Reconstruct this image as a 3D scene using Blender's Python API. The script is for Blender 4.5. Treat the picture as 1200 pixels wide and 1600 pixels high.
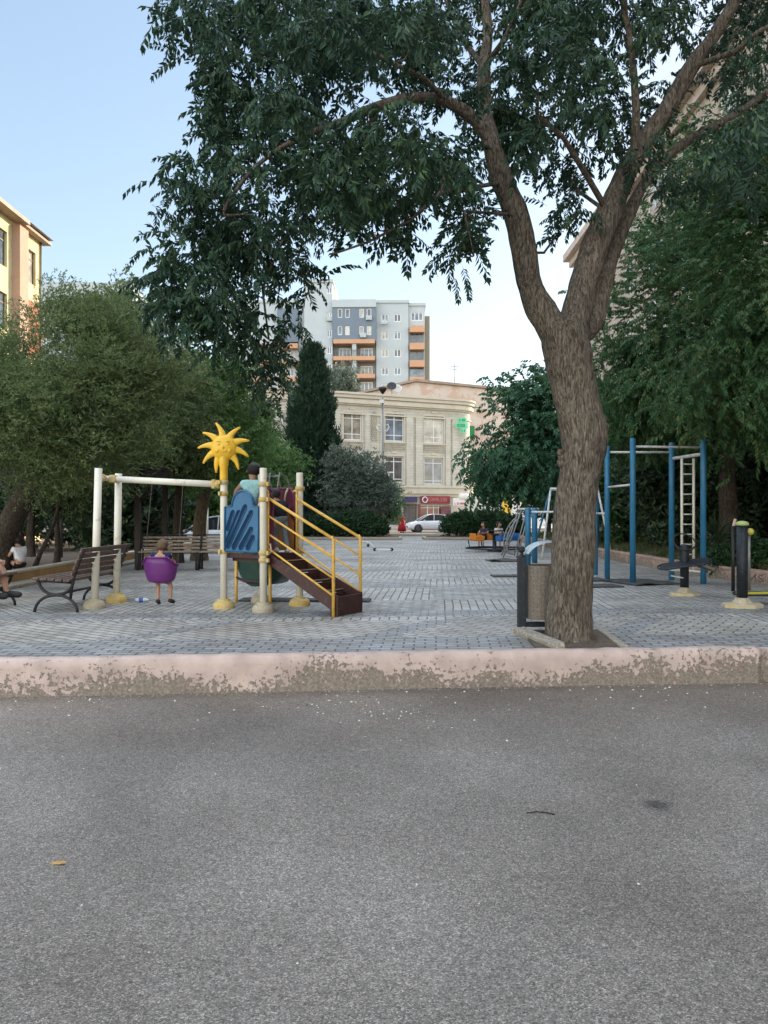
import bpy, bmesh, math, random
import numpy as np
from mathutils import Vector, Matrix, Euler
random.seed(7); np.random.seed(7)
R = math.radians
PI = math.pi
sc = bpy.context.scene
col = sc.collection
for o in list(bpy.data.objects): bpy.data.objects.remove(o)

# ------------------------------------------------------------------ camera, sky, sun
CZ = 1.36
F = 1200.0
cd = bpy.data.cameras.new('camera'); cam = bpy.data.objects.new('camera', cd); col.objects.link(cam)
cam.location = (0, 0, CZ); cam.rotation_euler = (PI/2, 0, 0)
cd.sensor_fit = 'VERTICAL'; cd.sensor_height = 24.0; cd.lens = 18.0; cd.clip_end = 3000; cd.clip_start = .05
sc.camera = cam
SUN_EL, SUN_AZ = 18.0, 50.0
world = bpy.data.worlds.new('World'); sc.world = world; world.use_nodes = True
wn = world.node_tree.nodes; wl = world.node_tree.links
sky = wn.new('ShaderNodeTexSky'); sky.sky_type = 'NISHITA'; sky.sun_disc = False
sky.sun_elevation = R(SUN_EL); sky.sun_rotation = R(SUN_AZ); sky.air_density = 1.0; sky.dust_density = 0.7; sky.ozone_density = 1.2
gm = wn.new('ShaderNodeGamma'); gm.inputs[1].default_value = 0.56
hs = wn.new('ShaderNodeHueSaturation'); hs.inputs['Saturation'].default_value = 1.2
wl.new(sky.outputs[0], gm.inputs[0]); wl.new(gm.outputs[0], hs.inputs['Color']); # sky brightened overhead and behind the viewer as added fill, clear blue in front
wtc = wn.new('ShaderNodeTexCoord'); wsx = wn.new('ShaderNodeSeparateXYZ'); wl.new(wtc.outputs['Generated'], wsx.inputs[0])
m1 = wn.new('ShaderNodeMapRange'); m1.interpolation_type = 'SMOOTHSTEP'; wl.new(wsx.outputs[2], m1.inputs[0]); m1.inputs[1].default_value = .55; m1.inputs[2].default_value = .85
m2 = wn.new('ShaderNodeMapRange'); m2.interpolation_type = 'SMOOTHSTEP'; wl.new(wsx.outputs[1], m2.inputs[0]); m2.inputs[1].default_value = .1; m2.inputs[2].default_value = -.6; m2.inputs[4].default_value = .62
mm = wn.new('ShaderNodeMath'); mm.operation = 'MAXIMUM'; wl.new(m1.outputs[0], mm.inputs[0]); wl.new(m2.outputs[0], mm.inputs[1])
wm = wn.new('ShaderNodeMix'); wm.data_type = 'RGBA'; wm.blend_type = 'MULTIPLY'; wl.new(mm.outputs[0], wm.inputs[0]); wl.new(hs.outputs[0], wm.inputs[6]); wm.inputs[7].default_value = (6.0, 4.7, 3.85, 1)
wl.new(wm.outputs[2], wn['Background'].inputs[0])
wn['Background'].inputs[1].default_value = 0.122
sl = bpy.data.lights.new('sun', 'SUN'); so = bpy.data.objects.new('sun', sl); col.objects.link(so)
sl.energy = 2.0; sl.angle = R(0.5); sl.color = (1.0, .86, .66)
sdir = Vector((math.sin(R(SUN_AZ))*math.cos(R(SUN_EL)), math.cos(R(SUN_AZ))*math.cos(R(SUN_EL)), math.sin(R(SUN_EL))))
so.rotation_euler = sdir.to_track_quat('Z', 'Y').to_euler(); so.location = (20, 20, 30)
sc.view_settings.view_transform = 'Standard'; sc.view_settings.look = 'None'; sc.view_settings.exposure = 2.12; sc.view_settings.gamma = 1
sc.cycles.max_bounces = 6; sc.cycles.transparent_max_bounces = 6

def P(px, py, d): return Vector(((px-600)*d/F, d, CZ+(800-py)*d/F))
def G(px, py, z=0.0):
    d = (CZ-z)*F/(py-800); return Vector(((px-600)*d/F, d, z))

# ------------------------------------------------------------------ materials
MATS = {}
def new_mat(name):
    m = bpy.data.materials.new(name); m.use_nodes = True
    return m, m.node_tree.nodes, m.node_tree.links, m.node_tree.nodes['Principled BSDF']
def nd(n, t, **k):
    x = n.new(t)
    for a, v in k.items(): setattr(x, a, v)
    return x
def ramp(n, pts):
    r = n.new('ShaderNodeValToRGB'); e = r.color_ramp.elements
    while len(e) < len(pts): e.new(0.5)
    for i, (p, c) in enumerate(pts):
        e[i].position = p; e[i].color = (c[0], c[1], c[2], 1) if not isinstance(c, (int, float)) else (c, c, c, 1)
    return r
def mat(name, c, rough=.6, metal=0, var=.25, scale=6, bump=.15, spec=.4, dirt=None, dirt_amt=.3):
    if name in MATS: return MATS[name]
    m, n, l, b = new_mat(name)
    tc = n.new('ShaderNodeTexCoord')
    no = nd(n, 'ShaderNodeTexNoise'); no.inputs['Scale'].default_value = scale; no.inputs['Detail'].default_value = 8; no.inputs['Roughness'].default_value = .65
    l.new(tc.outputs['Object'], no.inputs[0])
    lo = [x*(1-var) for x in c]; hi = [min(1, x*(1+var)) for x in c]
    r = ramp(n, [(.3, lo), (.7, hi)]); l.new(no.outputs[0], r.inputs[0])
    out = r.outputs[0]
    if dirt:
        n2 = nd(n, 'ShaderNodeTexNoise'); n2.inputs['Scale'].default_value = scale*2.3; n2.inputs['Detail'].default_value = 10; n2.inputs['Roughness'].default_value = .7
        l.new(tc.outputs['Object'], n2.inputs[0])
        t = 1-dirt_amt
        r2 = ramp(n, [(max(.02, t*.62), 0.0), (max(.05, t*.62)+.07, 1.0)]); l.new(n2.outputs[0], r2.inputs[0])
        mx = nd(n, 'ShaderNodeMix', data_type='RGBA'); l.new(r2.outputs[0], mx.inputs[0]); l.new(out, mx.inputs[6]); mx.inputs[7].default_value = (*dirt, 1)
        out = mx.outputs[2]
    l.new(out, b.inputs['Base Color'])
    b.inputs['Roughness'].default_value = rough; b.inputs['Metallic'].default_value = metal
    b.inputs['Specular IOR Level'].default_value = spec
    if bump:
        n3 = nd(n, 'ShaderNodeTexNoise'); n3.inputs['Scale'].default_value = scale*8; n3.inputs['Detail'].default_value = 6
        l.new(tc.outputs['Object'], n3.inputs[0])
        bp = n.new('ShaderNodeBump'); bp.inputs['Strength'].default_value = bump; bp.inputs['Distance'].default_value = .02
        l.new(n3.outputs[0], bp.inputs['Height']); l.new(bp.outputs[0], b.inputs['Normal'])
    MATS[name] = m; return m

def leaf_mat(name, c1, c2, c3=None, rough=.5, trans=.35):
    m, n, l, b = new_mat(name)
    g = n.new('ShaderNodeNewGeometry'); tc = n.new('ShaderNodeTexCoord')
    no = nd(n, 'ShaderNodeTexNoise'); no.inputs['Scale'].default_value = .9; no.inputs['Detail'].default_value = 3
    l.new(tc.outputs['Object'], no.inputs[0])
    ad = nd(n, 'ShaderNodeMath', operation='ADD'); l.new(g.outputs['Random Per Island'], ad.inputs[0]); l.new(no.outputs[0], ad.inputs[1])
    pts = [(.25, c1), (.75, c2)]
    if c3: pts.append((.93, c3))
    dv = nd(n, 'ShaderNodeMath', operation='MULTIPLY'); l.new(ad.outputs[0], dv.inputs[0]); dv.inputs[1].default_value = .6
    r = ramp(n, pts); l.new(dv.outputs[0], r.inputs[0]); l.new(r.outputs[0], b.inputs['Base Color'])
    b.inputs['Roughness'].default_value = rough; b.inputs['Specular IOR Level'].default_value = .25
    t = n.new('ShaderNodeBsdfTranslucent'); l.new(r.outputs[0], t.inputs[0])
    ms = n.new('ShaderNodeMixShader'); ms.inputs[0].default_value = trans
    l.new(b.outputs[0], ms.inputs[1]); l.new(t.outputs[0], ms.inputs[2]); l.new(ms.outputs[0], n['Material Output'].inputs[0])
    return m

def asphalt_mat():
    m, n, l, b = new_mat('asphalt')
    tc = n.new('ShaderNodeTexCoord')
    big = nd(n, 'ShaderNodeTexNoise'); big.inputs['Scale'].default_value = .55; big.inputs['Detail'].default_value = 7; big.inputs['Roughness'].default_value = .6
    vo = nd(n, 'ShaderNodeTexVoronoi'); vo.inputs['Scale'].default_value = 185
    vo2 = nd(n, 'ShaderNodeTexVoronoi'); vo2.inputs['Scale'].default_value = 60
    fi = nd(n, 'ShaderNodeTexNoise'); fi.inputs['Scale'].default_value = 30; fi.inputs['Detail'].default_value = 9; fi.inputs['Roughness'].default_value = .8
    for x in (big, vo, fi, vo2): l.new(tc.outputs['Object'], x.inputs[0])
    rb = ramp(n, [(.3, (.158, .138, .118)), (.52, (.212, .188, .162)), (.75, (.268, .241, .210))]); l.new(big.outputs[0], rb.inputs[0])
    lg = nd(n, 'ShaderNodeTexNoise'); lg.inputs['Scale'].default_value = .22; lg.inputs['Detail'].default_value = 3; lg.inputs['Distortion'].default_value = 1.0
    mpl = n.new('ShaderNodeMapping'); mpl.inputs['Scale'].default_value = (1.6, .7, 1); l.new(tc.outputs['Object'], mpl.inputs[0]); l.new(mpl.outputs[0], lg.inputs[0])
    rl = ramp(n, [(.36, .84), (.5, 1.0), (.66, 1.14)]); l.new(lg.outputs[0], rl.inputs[0])
    mul = nd(n, 'ShaderNodeMix', data_type='RGBA', blend_type='MULTIPLY'); mul.inputs[0].default_value = 1; l.new(rb.outputs[0], mul.inputs[6]); l.new(rl.outputs[0], mul.inputs[7])
    # light and dark stones of the aggregate
    sep = n.new('ShaderNodeSeparateColor'); l.new(vo.outputs['Color'], sep.inputs[0])
    rs = ramp(n, [(.0, .42), (.3, .75), (.62, 1.0), (.85, 1.35), (1.0, 2.1)]); l.new(sep.outputs[0], rs.inputs[0])
    mu = nd(n, 'ShaderNodeMix', data_type='RGBA', blend_type='MULTIPLY'); mu.inputs[0].default_value = 1
    l.new(mul.outputs[2], mu.inputs[6]); l.new(rs.outputs[0], mu.inputs[7])
    rf = ramp(n, [(.32, .62), (.5, 1.0), (.7, 1.3)]); l.new(fi.outputs[0], rf.inputs[0])
    mu2 = nd(n, 'ShaderNodeMix', data_type='RGBA', blend_type='MULTIPLY'); mu2.inputs[0].default_value = .8
    l.new(mu.outputs[2], mu2.inputs[6]); l.new(rf.outputs[0], mu2.inputs[7])
    # dusty brown margin along the kerb
    sx = n.new('ShaderNodeSeparateXYZ'); l.new(tc.outputs['Object'], sx.inputs[0])
    k = nd(n, 'ShaderNodeMath', operation='MULTIPLY'); l.new(sx.outputs[0], k.inputs[0]); k.inputs[1].default_value = -.075
    k2 = nd(n, 'ShaderNodeMath', operation='ADD'); l.new(sx.outputs[1], k2.inputs[0]); l.new(k.outputs[0], k2.inputs[1])
    no2 = nd(n, 'ShaderNodeTexNoise'); no2.inputs['Scale'].default_value = 1.2; no2.inputs['Detail'].default_value = 6; l.new(tc.outputs['Object'], no2.inputs[0])
    k3 = nd(n, 'ShaderNodeMath', operation='MULTIPLY_ADD'); l.new(no2.outputs[0], k3.inputs[0]); k3.inputs[1].default_value = 2.2; l.new(k2.outputs[0], k3.inputs[2])
    mr = n.new('ShaderNodeMapRange'); l.new(k3.outputs[0], mr.inputs[0]); mr.inputs[1].default_value = 6.4; mr.inputs[2].default_value = 8.4; mr.inputs[4].default_value = .8
    mu3 = nd(n, 'ShaderNodeMix', data_type='RGBA'); l.new(mr.outputs[0], mu3.inputs[0]); l.new(mu2.outputs[2], mu3.inputs[6])
    dm = nd(n, 'ShaderNodeMix', data_type='RGBA', blend_type='MULTIPLY'); dm.inputs[0].default_value = 1; l.new(mu2.outputs[2], dm.inputs[6]); dm.inputs[7].default_value = (.86, .76, .68, 1)
    l.new(dm.outputs[2], mu3.inputs[7])
    # oil stain
    vm = nd(n, 'ShaderNodeVectorMath', operation='DISTANCE'); l.new(tc.outputs['Object'], vm.inputs[0]); vm.inputs[1].default_value = (1.56, 4.38, -.31)
    ns = nd(n, 'ShaderNodeMath', operation='MULTIPLY_ADD'); l.new(fi.outputs[0], ns.inputs[0]); ns.inputs[1].default_value = .09; l.new(vm.outputs['Value'], ns.inputs[2])
    rr = ramp(n, [(.085, .42), (.15, 1.0)]); l.new(ns.outputs[0], rr.inputs[0])
    mu4 = nd(n, 'ShaderNodeMix', data_type='RGBA', blend_type='MULTIPLY'); mu4.inputs[0].default_value = 1; l.new(mu3.outputs[2], mu4.inputs[6]); l.new(rr.outputs[0], mu4.inputs[7])
    # pale dust blotches
    n5 = nd(n, 'ShaderNodeTexNoise'); n5.inputs['Scale'].default_value = 3.4; n5.inputs['Detail'].default_value = 12; n5.inputs['Roughness'].default_value = .78; l.new(tc.outputs['Object'], n5.inputs[0])
    r5 = ramp(n, [(.63, 0.0), (.72, .6)]); l.new(n5.outputs[0], r5.inputs[0])
    mu5 = nd(n, 'ShaderNodeMix', data_type='RGBA'); l.new(r5.outputs[0], mu5.inputs[0]); l.new(mu4.outputs[2], mu5.inputs[6]); mu5.inputs[7].default_value = (.38, .36, .33, 1)
    l.new(mu5.outputs[2], b.inputs['Base Color'])
    b.inputs['Roughness'].default_value = .85; b.inputs['Specular IOR Level'].default_value = .3
    bp = n.new('ShaderNodeBump'); bp.inputs['Strength'].default_value = .7; bp.inputs['Distance'].default_value = .006
    l.new(vo.outputs['Distance'], bp.inputs['Height']); l.new(bp.outputs[0], b.inputs['Normal'])
    return m

def paver_mat():
    m, n, l, b = new_mat('concrete_pavers')
    tc = n.new('ShaderNodeTexCoord')
    def brick(rot, w, h, c1, c2, mc):
        mp = n.new('ShaderNodeMapping'); mp.inputs['Rotation'].default_value = (0, 0, rot); l.new(tc.outputs['Object'], mp.inputs[0])
        wob = nd(n, 'ShaderNodeTexNoise'); wob.inputs['Scale'].default_value = 1.7; l.new(tc.outputs['Object'], wob.inputs[0])
        va = nd(n, 'ShaderNodeVectorMath', operation='SCALE'); l.new(wob.outputs['Color'], va.inputs[0]); va.inputs['Scale'].default_value = .035
        vb = nd(n, 'ShaderNodeVectorMath', operation='ADD'); l.new(mp.outputs[0], vb.inputs[0]); l.new(va.outputs[0], vb.inputs[1])
        br = n.new('ShaderNodeTexBrick'); l.new(vb.outputs[0], br.inputs[0])
        br.inputs['Scale'].default_value = 1; br.inputs['Brick Width'].default_value = w; br.inputs['Row Height'].default_value = h
        br.inputs['Mortar Size'].default_value = .010; br.inputs['Mortar Smooth'].default_value = .3
        br.inputs['Color1'].default_value = (*c1, 1); br.inputs['Color2'].default_value = (*c2, 1); br.inputs['Mortar'].default_value = (*mc, 1)
        return br
    mo = (.07, .064, .056)
    A = brick(R(4), .22, .11, (.225, .222, .215), (.325, .322, .31), mo)
    B = brick(R(34), .24, .12, (.315, .293, .255), (.41, .385, .34), mo)
    C = brick(R(4+90), .24, .12, (.30, .288, .258), (.43, .41, .37), mo)
    D = brick(R(49), .22, .11, (.27, .265, .242), (.39, .38, .345), mo)
    sx = n.new('ShaderNodeSeparateXYZ'); l.new(tc.outputs['Object'], sx.inputs[0])
    def M(op, a, c=None, d=None):
        x = nd(n, 'ShaderNodeMath', operation=op)
        for i, v in enumerate((a, c, d)):
            if v is None: continue
            if isinstance(v, (int, float)): x.inputs[i].default_value = v
            else: l.new(v, x.inputs[i])
        return x.outputs[0]
    yp = M('MULTIPLY_ADD', sx.outputs[0], -.075, sx.outputs[1]); yp = M('SUBTRACT', yp, 7.23)
    def mixc(f, a, c):
        x = nd(n, 'ShaderNodeMix', data_type='RGBA'); l.new(f, x.inputs[0]); l.new(a, x.inputs[6]); l.new(c, x.inputs[7]); return x.outputs[2]
    def mixf(f, a, c):
        x = nd(n, 'ShaderNodeMix', data_type='FLOAT'); l.new(f, x.inputs[0]); l.new(a, x.inputs[2]); l.new(c, x.inputs[3]); return x.outputs[0]
    # patches of differently laid pavers
    u = M('DIVIDE', M('ADD', sx.outputs[0], 30.4), 2.6); v = M('DIVIDE', M('ADD', yp, 20.1), 1.9)
    chk = M('MODULO', M('ADD', M('FLOOR', u), M('FLOOR', v)), 2.0)
    band = M('LESS_THAN', M('MODULO', M('ADD', yp, 20.0), 3.8), .55)      # grey header bands
    colr = mixc(chk, C.outputs[0], D.outputs[0]); fac = mixf(chk, C.outputs[1], D.outputs[1])
    colr = mixc(band, colr, A.outputs[0]); fac = mixf(band, fac, A.outputs[1])
    z2 = M('MULTIPLY', M('LESS_THAN', yp, 2.45), M('LESS_THAN', M('ADD', sx.outputs[0], M('MULTIPLY', yp, .2)), 5.0))
    tan = M('MULTIPLY', z2, M('GREATER_THAN', M('MODULO', M('ADD', M('MULTIPLY_ADD', yp, -.7, sx.outputs[0]), 20.0), 2.7), .38))
    colr = mixc(z2, colr, A.outputs[0]); fac = mixf(z2, fac, A.outputs[1])
    colr = mixc(tan, colr, B.outputs[0]); fac = mixf(tan, fac, B.outputs[1])
    z1 = M('LESS_THAN', yp, 1.08)
    colr = mixc(z1, colr, A.outputs[0]); fac = mixf(z1, fac, A.outputs[1])
    # soiling
    no = nd(n, 'ShaderNodeTexNoise'); no.inputs['Scale'].default_value = .8; no.inputs['Detail'].default_value = 10; no.inputs['Roughness'].default_value = .7; l.new(tc.outputs['Object'], no.inputs[0])
    r1 = ramp(n, [(.3, (.62, .58, .52)), (.55, (1, 1, 1)), (.75, (1.25, 1.25, 1.25))]); l.new(no.outputs[0], r1.inputs[0])
    mu = nd(n, 'ShaderNodeMix', data_type='RGBA', blend_type='MULTIPLY'); mu.inputs[0].default_value = 1; l.new(colr, mu.inputs[6]); l.new(r1.outputs[0], mu.inputs[7])
    n2 = nd(n, 'ShaderNodeTexNoise'); n2.inputs['Scale'].default_value = 45; n2.inputs['Detail'].default_value = 5; l.new(tc.outputs['Object'], n2.inputs[0])
    r2 = ramp(n, [(.3, .75), (.7, 1.2)]); l.new(n2.outputs[0], r2.inputs[0])
    mu2 = nd(n, 'ShaderNodeMix', data_type='RGBA', blend_type='MULTIPLY'); mu2.inputs[0].default_value = .8; l.new(mu.outputs[2], mu2.inputs[6]); l.new(r2.outputs[0], mu2.inputs[7])
    l.new(mu2.outputs[2], b.inputs['Base Color'])
    rr = ramp(n, [(.3, .62), (.7, .42)]); l.new(no.outputs[0], rr.inputs[0]); l.new(rr.outputs[0], b.inputs['Roughness'])
    b.inputs['Specular IOR Level'].default_value = .36
    ht = M('MULTIPLY_ADD', n2.outputs[0], .25, M('SUBTRACT', 1.0, fac))
    bp = n.new('ShaderNodeBump'); bp.inputs['Strength'].default_value = .8; bp.inputs['Distance'].default_value = .008
    l.new(ht, bp.inputs['Height']); l.new(bp.outputs[0], b.inputs['Normal'])
    return m

def peel_mat(name, paint, under, zlo, zhi, base=.44):
    """painted concrete whose paint has flaked off, mostly low down"""
    m, n, l, b = new_mat(name)
    tc = n.new('ShaderNodeTexCoord'); sx = n.new('ShaderNodeSeparateXYZ'); l.new(tc.outputs['Object'], sx.inputs[0])
    no = nd(n, 'ShaderNodeTexNoise'); no.inputs['Scale'].default_value = 24; no.inputs['Detail'].default_value = 14; no.inputs['Roughness'].default_value = .68; l.new(tc.outputs['Object'], no.inputs[0])
    nb = nd(n, 'ShaderNodeTexNoise'); nb.inputs['Scale'].default_value = 1.0; nb.inputs['Detail'].default_value = 4; nb.inputs['Roughness'].default_value = .6; l.new(tc.outputs['Object'], nb.inputs[0])
    mr = n.new('ShaderNodeMapRange'); l.new(sx.outputs[2], mr.inputs[0]); mr.inputs[1].default_value = zlo; mr.inputs[2].default_value = zhi; mr.inputs[3].default_value = .16; mr.inputs[4].default_value = -.09
    a = nd(n, 'ShaderNodeMath', operation='ADD'); l.new(no.outputs[0], a.inputs[0]); l.new(mr.outputs[0], a.inputs[1])
    a2 = nd(n, 'ShaderNodeMath', operation='MULTIPLY_ADD'); l.new(nb.outputs[0], a2.inputs[0]); a2.inputs[1].default_value = .8; l.new(a.outputs[0], a2.inputs[2])
    r = ramp(n, [(base+.51, 0.0), (base+.525, 1.0)]); l.new(a2.outputs[0], r.inputs[0])
    n2 = nd(n, 'ShaderNodeTexNoise'); n2.inputs['Scale'].default_value = 5; n2.inputs['Detail'].default_value = 8; l.new(tc.outputs['Object'], n2.inputs[0])
    rp = ramp(n, [(.3, [x*.78 for x in paint]), (.7, [min(1, x*1.12) for x in paint])]); l.new(n2.outputs[0], rp.inputs[0])
    n3 = nd(n, 'ShaderNodeTexNoise'); n3.inputs['Scale'].default_value = 40; n3.inputs['Detail'].default_value = 6; l.new(tc.outputs['Object'], n3.inputs[0])
    ru = ramp(n, [(.3, [x*.65 for x in under]), (.7, [x*1.3 for x in under])]); l.new(n3.outputs[0], ru.inputs[0])
    mx = nd(n, 'ShaderNodeMix', data_type='RGBA'); l.new(r.outputs[0], mx.inputs[0]); l.new(rp.outputs[0], mx.inputs[6]); l.new(ru.outputs[0], mx.inputs[7])
    l.new(mx.outputs[2], b.inputs['Base Color']); b.inputs['Roughness'].default_value = .85; b.inputs['Specular IOR Level'].default_value = .25
    h = nd(n, 'ShaderNodeMath', operation='MULTIPLY_ADD'); l.new(n3.outputs[0], h.inputs[0]); h.inputs[1].default_value = .4
    inv = nd(n, 'ShaderNodeMath', operation='SUBTRACT'); inv.inputs[0].default_value = 1; l.new(r.outputs[0], inv.inputs[1]); l.new(inv.outputs[0], h.inputs[2])
    bp = n.new('ShaderNodeBump'); bp.inputs['Strength'].default_value = .8; bp.inputs['Distance'].default_value = .008; l.new(h.outputs[0], bp.inputs['Height']); l.new(bp.outputs[0], b.inputs['Normal'])
    return m

def bark_mat(name, c, c2, moss=None):
    m, n, l, b = new_mat(name)
    tc = n.new('ShaderNodeTexCoord'); mp = n.new('ShaderNodeMapping'); mp.inputs['Scale'].default_value = (1, 1, .28); l.new(tc.outputs['Object'], mp.inputs[0])
    no = nd(n, 'ShaderNodeTexNoise'); no.inputs['Scale'].default_value = 38; no.inputs['Detail'].default_value = 10; no.inputs['Roughness'].default_value = .7; no.inputs['Distortion'].default_value = .6; l.new(mp.outputs[0], no.inputs[0])
    mp2 = n.new('ShaderNodeMapping'); mp2.inputs['Scale'].default_value = (1, 1, .16); l.new(tc.outputs['Object'], mp2.inputs[0])
    vo = nd(n, 'ShaderNodeTexNoise'); vo.inputs['Scale'].default_value = 62; vo.inputs['Detail'].default_value = 8; vo.inputs['Distortion'].default_value = .8; l.new(mp2.outputs[0], vo.inputs[0])
    nb = nd(n, 'ShaderNodeTexNoise'); nb.inputs['Scale'].default_value = 2.2; nb.inputs['Detail'].default_value = 5; l.new(tc.outputs['Object'], nb.inputs[0])
    r = ramp(n, [(.3, [x*.45 for x in c]), (.5, c), (.72, c2)]); l.new(no.outputs[0], r.inputs[0])
    rb = ramp(n, [(.3, .72), (.7, 1.2)]); l.new(nb.outputs[0], rb.inputs[0])
    mu = nd(n, 'ShaderNodeMix', data_type='RGBA', blend_type='MULTIPLY'); mu.inputs[0].default_value = 1; l.new(r.outputs[0], mu.inputs[6]); l.new(rb.outputs[0], mu.inputs[7])
    rv = ramp(n, [(.36, .42), (.47, 1.0), (.7, 1.25)]); l.new(vo.outputs[0], rv.inputs[0])
    mu2 = nd(n, 'ShaderNodeMix', data_type='RGBA', blend_type='MULTIPLY'); mu2.inputs[0].default_value = .8; l.new(mu.outputs[2], mu2.inputs[6]); l.new(rv.outputs[0], mu2.inputs[7])
    l.new(mu2.outputs[2], b.inputs['Base Color']); b.inputs['Roughness'].default_value = .9; b.inputs['Specular IOR Level'].default_value = .2
    a = nd(n, 'ShaderNodeMath', operation='ADD'); l.new(no.outputs[0], a.inputs[0]); l.new(rv.outputs[0], a.inputs[1])
    bp = n.new('ShaderNodeBump'); bp.inputs['Strength'].default_value = 1; bp.inputs['Distance'].default_value = .02; l.new(a.outputs[0], bp.inputs['Height']); l.new(bp.outputs[0], b.inputs['Normal'])
    return m

def block_mat(name, c, w=.5, h=.27, mort=.6, ang=0, var=.12):
    """stone block facing laid in courses"""
    m, n, l, b = new_mat(name)
    tc = n.new('ShaderNodeTexCoord'); sx = n.new('ShaderNodeSeparateXYZ'); l.new(tc.outputs['Object'], sx.inputs[0])
    a = nd(n, 'ShaderNodeMath', operation='MULTIPLY'); l.new(sx.outputs[0], a.inputs[0]); a.inputs[1].default_value = math.cos(ang)
    a2 = nd(n, 'ShaderNodeMath', operation='MULTIPLY_ADD'); l.new(sx.outputs[1], a2.inputs[0]); a2.inputs[1].default_value = math.sin(ang); l.new(a.outputs[0], a2.inputs[2])
    cb = n.new('ShaderNodeCombineXYZ'); l.new(a2.outputs[0], cb.inputs[0]); l.new(sx.outputs[2], cb.inputs[1])
    br = n.new('ShaderNodeTexBrick'); l.new(cb.outputs[0], br.inputs[0]); br.inputs['Scale'].default_value = 1
    br.inputs['Brick Width'].default_value = w; br.inputs['Row Height'].default_value = h; br.inputs['Mortar Size'].default_value = .018; br.inputs['Mortar Smooth'].default_value = .4
    br.inputs['Color1'].default_value = (*[x*(1-var) for x in c], 1); br.inputs['Color2'].default_value = (*[x*(1+var) for x in c], 1); br.inputs['Mortar'].default_value = (*[x*mort for x in c], 1)
    no = nd(n, 'ShaderNodeTexNoise'); no.inputs['Scale'].default_value = .7; no.inputs['Detail'].default_value = 9; no.inputs['Roughness'].default_value = .65; l.new(tc.outputs['Object'], no.inputs[0])
    r = ramp(n, [(.3, .8), (.7, 1.12)]); l.new(no.outputs[0], r.inputs[0])
    mu = nd(n, 'ShaderNodeMix', data_type='RGBA', blend_type='MULTIPLY'); mu.inputs[0].default_value = 1; l.new(br.outputs[0], mu.inputs[6]); l.new(r.outputs[0], mu.inputs[7])
    l.new(mu.outputs[2], b.inputs['Base Color']); b.inputs['Roughness'].default_value = .85; b.inputs['Specular IOR Level'].default_value = .25
    iv = nd(n, 'ShaderNodeMath', operation='SUBTRACT'); iv.inputs[0].default_value = 1; l.new(br.outputs[1], iv.inputs[1])
    bp = n.new('ShaderNodeBump'); bp.inputs['Strength'].default_value = .6; bp.inputs['Distance'].default_value = .03; l.new(iv.outputs[0], bp.inputs['Height']); l.new(bp.outputs[0], b.inputs['Normal'])
    return m

# ------------------------------------------------------------------ objects
ORG = {}
def tag(o, label=None, cat=None, group=None, kind=None):
    if label: o['label'] = label
    if cat: o['category'] = cat
    if group: o['group'] = group
    if kind: o['kind'] = kind
    return o
def thing(name, label, cat, loc=(0, 0, 0), rz=0, group=None):
    o = bpy.data.objects.new(name, None); col.objects.link(o); o.empty_display_size = .2
    o.location = loc; o.rotation_euler = (0, 0, rz); ORG[o.name] = Vector(loc) if rz == 0 else Vector((0, 0, 0))
    return tag(o, label, cat, group)
def link(name, me, parent=None, loc=None):
    o = bpy.data.objects.new(name, me); col.objects.link(o)
    if parent is not None:
        o.parent = parent; ORG[o.name] = ORG[parent.name]
    else: ORG[o.name] = Vector(loc) if loc is not None else Vector((0, 0, 0))
    return o
def copy_tree(o, loc=None, rz=None, label=None, group=None, parent=None):
    c = o.copy(); col.objects.link(c); ORG[c.name] = Vector((0, 0, 0))
    if parent is not None: c.parent = parent
    for ch in [x for x in bpy.data.objects if x.parent == o]: copy_tree(ch, parent=c)
    if loc is not None: c.location = loc
    if rz is not None: c.rotation_euler = (0, 0, rz)
    if label: c['label'] = label
    if group: c['group'] = group
    return c

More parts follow.
